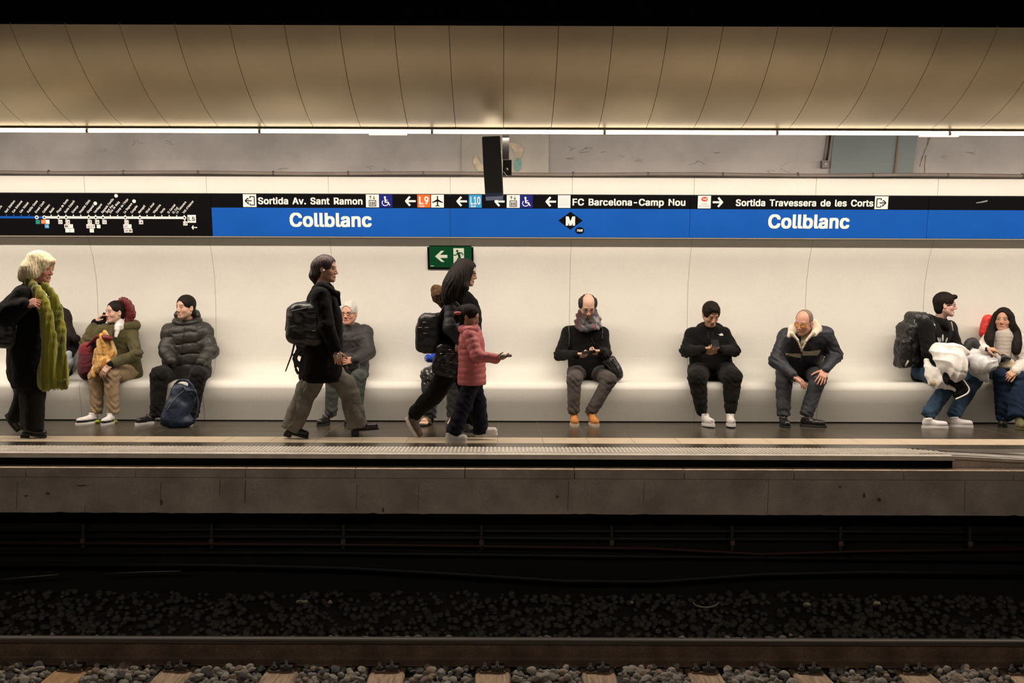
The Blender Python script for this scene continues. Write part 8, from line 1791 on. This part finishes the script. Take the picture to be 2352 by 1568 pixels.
# ================================================================ seated person hidden behind the striding woman
def hidden_sitter():
    J = JJ(neck=(1040, 748, 10.70), sA=(1008, 765, 10.72), sB=(1066, 765, 10.72), eA=(1002, 806, 10.62), eB=(1076, 806, 10.6),
           wA=(1015, 830, 10.42), wB=(1055, 830, 10.42), hA=(1012, 853, 10.74), hB=(1058, 853, 10.74), kA=(984, 862, 10.24), kB=(1045, 868, 10.26),
           aA=(988, 952, 10.22), aB=(1040, 950, 10.25))
    p = Person('seated person in ripped black jeans and camouflage sandals hidden behind the striding woman', P(1042, 718, 10.62), J, ((.3, -1, -.2),), .98)
    col = face_color(p.H, p.R, p.sc, 0, SK_LIGHT)
    def foot(S):
        for X, dx in ((986, -.06), (1040, 0)):
            a = G(X, 10.24)
            S.cone(a + A_(0, .02, .05), a + A_(dx*.6, -.12, .045), .035, .034, .02)
            for i in range(5):
                o_ = (i-2)*.017; L = .035 if i in (0, 4) else .045
                if (X < 1000 and i == 4) or (X > 1000 and i == 0): L = .05
                t = a + A_(dx*.6 + o_, -.135, .036); S.cone(t, t + A_(dx*.1, -L, -.010), .0105, .0095, .004)
            S.fine.append((a + A_(-.1, -.22, 0), a + A_(.1, .1, .1)))
    p.body(M['skin'], col, hands={'A': dict(d=(.8, -.5, -.4), n=(0, .5, -.8), thumb=-1, curl=.3), 'B': dict(d=(-.8, -.5, -.4), n=(0, .5, -.8), thumb=1, curl=.3)}, extra=foot, feet=True)
    S = Solid(); hair_solid(S, p, .012); S.disp(strands(p, .003)); S.build('hair', M['hair_brown'], p.t, h=.006)
    S = Solid(); p.torso(S, r=.12, rs=.07, drop=.03)
    for q in 'AB': p.sleeve(S, q, (.075, .066, .05), cuff=.0)
    S.cone(P(985, 822, 10.40), P(1010, 822, 10.42), .045, .06, .03)
    S.disp(folds(.006, 26))
    def bc(V):
        c = np.tile(A_(.012, .05, .42), (len(V), 1)); n = wav(V[:, 0], V[:, 1], V[:, 2], 70); c[n > .45] = (.6, .6, .62); return c
    S.build('blue_printed_top', M['vcol'], p.t, color=bc)
    def jc(V):
        c = np.tile(A_(.016, .016, .016), (len(V), 1)); n = wav(V[:, 0], V[:, 1]*.3, V[:, 2]*1.6, 95)
        m = (py_a(V) < 882) & (py_a(V) > 835) & (n > .38) & (px_a(V) < 1005); c[m] = (.36, .35, .33); return c
    p.trousers(M['vcol'], (.100, .082, .068), amp=.008, cuff=.0, seed=4, color=jc)
    for X, dx in ((986, -.06), (1040, 0)):
        a = G(X, 10.24); sd = None
        B = Solid(); B.path([a + A_(.002, .05, .014), a + A_(dx*.5, -.08, .014), a + A_(dx*.8, -.185, .014)], [.040, .048, .046], .02, flat=(0, 0, 1), fl=.34); B.cut(a + A_(0, 0, .002), (0, 0, -1), .002)
        sd = B.build('sandal_sole', M['black_rubber'], p.t, h=.005)
        def cc(V):
            c = np.tile(A_(.055, .055, .025), (len(V), 1)); n = wav(V[:, 0], V[:, 1], V[:, 2], 120); c[n > .25] = (.14, .11, .06); c[n < -.4] = (.015, .015, .01); return c
        B = Solid(); B.path([a + A_(dx*.55-.050, -.105, .022), a + A_(dx*.55-.035, -.100, .058), a + A_(dx*.55, -.10, .078), a + A_(dx*.55+.035, -.100, .058), a + A_(dx*.55+.050, -.105, .022)], .020, .006, flat=(0, 0, 1), fl=.6)
        B.path([a + A_(-.042, .0, .03), a + A_(-.03, -.03, .075), a + A_(.03, -.03, .075), a + A_(.042, .0, .03)], .012, .006); B.build('sandal_strap', M['vcol'], sd, h=.004, color=cc)
hidden_sitter()

# ================================================================ blonde woman walking with green scarf
def blonde():
    J = JJ(neck=(84, 655, 9.12), sA=(52, 680, 8.96), sB=(82, 680, 9.28), eA=(14, 722, 8.88), eB=(100, 740, 9.36),
           wA=(58, 700, 8.84), wB=(95, 790, 9.34), hA=(72, 810, 9.03), hB=(78, 810, 9.20), kA=(76, 905, 9.03), kB=(56, 905, 9.22),
           aA=(76, 980, 9.02), aB=(36, 962, 9.26))
    J['base'] = G(75, 9.12)
    p = Person('blonde woman walking right in a long black coat with a lime green scarf', P(95, 617, 9.12), J, ((1, -.12, -.12),), 1.04)
    col = face_color(p.H, p.R, p.sc, 0, (.52, .24, .17), brow=(.2, .14, .09), lips=(.45, .10, .09))
    p.body(M['skin'], col, hands={'A': dict(d=(1, -.1, .22), n=(.0, .75, -.5), thumb=1, curl=(1.0, 1.05, 1.1, 1.1), tcurl=.5, hs=1.05)}, nose=1.0)
    S = Solid(); W = p.W; hair_solid(S, p, .024, (0, .150, -.045, .090, .105, .118), nape=False)
    S.path([W(.03, -.03, .05), P(68, 622, 9.04), P(52, 636, 9.04)], [.10, .085, .045], .04); S.path([W(-.02, -.03, .05), P(70, 622, 9.18), P(54, 636, 9.18)], [.10, .085, .05], .04)
    S.path([W(-.04, .07, .085), W(.0, .095, .075), W(.05, .07, .070)], [.022, .026, .022], .02)
    S.disp(strands(p, .003, 170)); S.disp(lambda x, y, z: .005*wav(x, y, z, 60)); S.build('hair', M['hair_blonde'], p.t, h=.005)
    S = Solid()
    S.path([P(78, 668, 9.12), P(76, 700, 9.12), P(80, 760, 9.12), P(82, 820, 9.12), P(84, 868, 9.12)], [.095, .150, .170, .190, .215], .06, flat=(0, 1, 0), fl=1.0)
    S.path([P(100, 690, 9.12), P(118, 760, 9.12), P(122, 860, 9.12)], [.07, .10, .13], .05); S.path([P(50, 690, 9.10), P(42, 770, 9.10), P(44, 850, 9.10)], [.09, .10, .10], .05)
    S.cone(P(50, 684, 9.0), P(78, 682, 9.26), .095, .095, .04)
    p.sleeve(S, 'A', (.098, .098, .060), cuff=.02); p.sleeve(S, 'B', (.085, .075, .06))
    S.cut(P(80, 890, 9.12), (0, 0, -1), .012); S.cut(P(18, 800, 9.1), (-1, 0, -.12), .02) if 0 else None
    S.disp(folds(.007, 18)); S.disp(creases(.008, 12, 2)); o = S.build('long_coat', M['black_wool'], p.t)
    # scarf: two hanging tails over the front, fringe at the bottom
    S = Solid()
    S.path([P(66, 646, 9.02), P(84, 668, 8.94), P(100, 700, 8.90), P(110, 750, 8.86), P(112, 810, 8.84), P(106, 858, 8.84), P(104, 884, 8.85)], [.040, .050, .055, .060, .068, .070, .060], .02, flat=(0, 1, 0), fl=.5)
    S.path([P(100, 655, 9.0), P(118, 676, 8.98), P(130, 710, 8.96), P(137, 760, 8.92), P(138, 820, 8.88), P(142, 860, 8.88), P(146, 884, 8.88)], [.030, .040, .048, .052, .058, .058, .045], .02, flat=(0, 1, 0), fl=.5)
    S.path([P(66, 646, 9.02), P(66, 644, 9.14), P(84, 648, 9.22), P(102, 656, 9.10)], .040, .02)
    S.path([P(120, 840, 8.86), P(126, 880, 8.86)], [.05, .05], .02, flat=(0, 1, 0), fl=.5)
    S.disp(lambda x, y, z: .005*np.sin(x*130+1.5*np.sin(z*4))); sc_ = S.build('scarf', M['lime_scarf'], p.t, h=.006)
    B = MB(); rr = random.Random(5)
    for i in range(46):
        x = 88 + i*1.5 + rr.uniform(-1, 1); y = 882 + rr.uniform(-3, 3)
        B.tube([P(x, y-10, 8.845), P(x+rr.uniform(-2, 2), y+2, 8.84), P(x+rr.uniform(-3, 4), y+10+rr.uniform(-2, 3), 8.84)], .0035, 4)
    B.build('fringe', M['lime_scarf'], sc_)
    B = MB(); B.tube([P(104, 668, 8.98), P(108, 680, 8.95), P(114, 684, 8.95)], .005, 6); B.build('necklace', M['silver'], p.t)
    # legs
    S = Solid(); S.path([P(76, 850, 9.04), P(78, 905, 9.03), P(78, 985, 9.03)], [.12, .095, .085], .03); S.path([P(72, 850, 9.2), P(58, 905, 9.22), P(36, 955, 9.25)], [.11, .085, .07], .03)
    S.cone(P(62, 900, 9.06), P(62, 985, 9.06), .07, .055, .04); hem(S, P(70, 986, 9.05), (0, 0, 1), .16); S.disp(folds(.005, 20)); S.build('trousers', M['black_sweat'], p.t)
    shoe(p, G(52, 9.06, .035), G(107, 9.04, .004), M['black_leather'], M['black_rubber'], 'boot', w=.044, hh=.06, sole_h=.020, collar=.05, heelblock=.035)
    shoe(p, P(12, 952, 9.26), P(40, 992, 9.25), M['black_leather'], M['black_rubber'], 'boot', w=.042, hh=.055, sole_h=.020, collar=.03, ank=P(34, 950, 9.26))
    b = thing('handbag', 'large black handbag hanging from the arm of the blonde woman', 'bag', P(10, 800, 8.9))
    S = Solid(); S.box(P(6, 768, 8.92), A_(.13, .07, .125), frame((.1, -1, 0), nrm((.1, 0, 1))), .06, .02); S.disp(folds(.008, 20)); o = S.build('bag_body', M['black_leather'], b, h=.007)
    S = Solid(); S.path([P(-14, 745, 8.88), P(2, 718, 8.82), P(20, 712, 8.82), P(30, 745, 8.86)], .010, .004); S.build('bag_handle', M['black_leather'], b, h=.005)
blonde()

# ================================================================ seated woman behind the blonde woman
def behind_blonde():
    J = JJ(neck=(128, 748, 10.72), sA=(105, 765, 10.70), sB=(150, 765, 10.76), eA=(98, 810, 10.62), eB=(170, 785, 10.58),
           wA=(112, 830, 10.40), wB=(158, 818, 10.42), hA=(105, 855, 10.70), hB=(142, 855, 10.76), kA=(40, 868, 10.50), kB=(80, 868, 10.30),
           aA=(52, 925, 10.30), aB=(46, 962, 10.22))
    p = Person('seated woman with long brown hair mostly hidden behind the blonde woman', P(122, 722, 10.62), J, ((-.4, -1, -.3),), .98)
    col = face_color(p.H, p.R, p.sc, 0, SK_LIGHT)
    p.body(M['skin'], col, hands={'A': dict(d=(.6, -.6, -.5), n=(0, .5, -.8), thumb=-1, curl=.3), 'B': dict(d=(-.7, -.4, -.6), n=(0, .5, -.8), thumb=1, curl=.3)})
    S = Solid(); hair_solid(S, p, .016); W = p.W
    S.path([W(.06, -.04, .03), P(144, 725, 10.56), P(150, 750, 10.50), P(163, 768, 10.46), P(172, 782, 10.44)], [.06, .075, .060, .045, .020], .03); S.path([P(140, 740, 10.5), P(152, 775, 10.42), P(152, 795, 10.40)], [.05, .05, .02], .03)
    S.disp(strands(p, .005, 160)); S.build('hair', M['hair_brown'], p.t, h=.005)
    S = Solid(); p.torso(S, r=.12, rs=.075, drop=.02)
    for q in 'AB': p.sleeve(S, q, (.08, .072, .052))
    S.disp(folds(.006, 24)); S.build('dark_jacket', M['black_fleece'], p.t)
    S = Solid(); S.path([P(158, 812, 10.40), P(157, 832, 10.40), P(150, 856, 10.42)], [.035, .045, .04], .02); S.disp(folds(.005, 40)); S.build('pale_denim_shirt', mat('pale_blue_denim', (.38, .45, .55), .9, noise=.3, nscale=14), p.t, h=.006)
    S = Solid(); S.path([P(150, 850, 10.42), P(151, 862, 10.40)], [.035, .03], .02); S.build('glove', M['black_knit'], p.t, h=.006)
    p.trousers(M['black_jean'], (.095, .080, .050), cuff=.03, seed=5)
    S = Solid(); S.cone(J['aA'] + A_(0, 0, .03), J['aA'] + A_(.01, -.03, -.02), .042, .038, .02); S.build('white_sock', M['white_knit'], p.t, h=.005)
    shoe(p, J['aA'] + A_(-.02, 0, -.09), J['aA'] + A_(.12, -.22, -.10), M['black_leather'], M['white_sole'], 'trainer', w=.042, hh=.05, sole_h=.024, collar=.03, ank=J['aA'] + A_(0, 0, 0))
    shoe(p, G(48, 10.24), G(38, 10.02), M['black_leather'], M['white_sole'], 'trainer', w=.042, hh=.05, sole_h=.024, collar=.03)
behind_blonde()
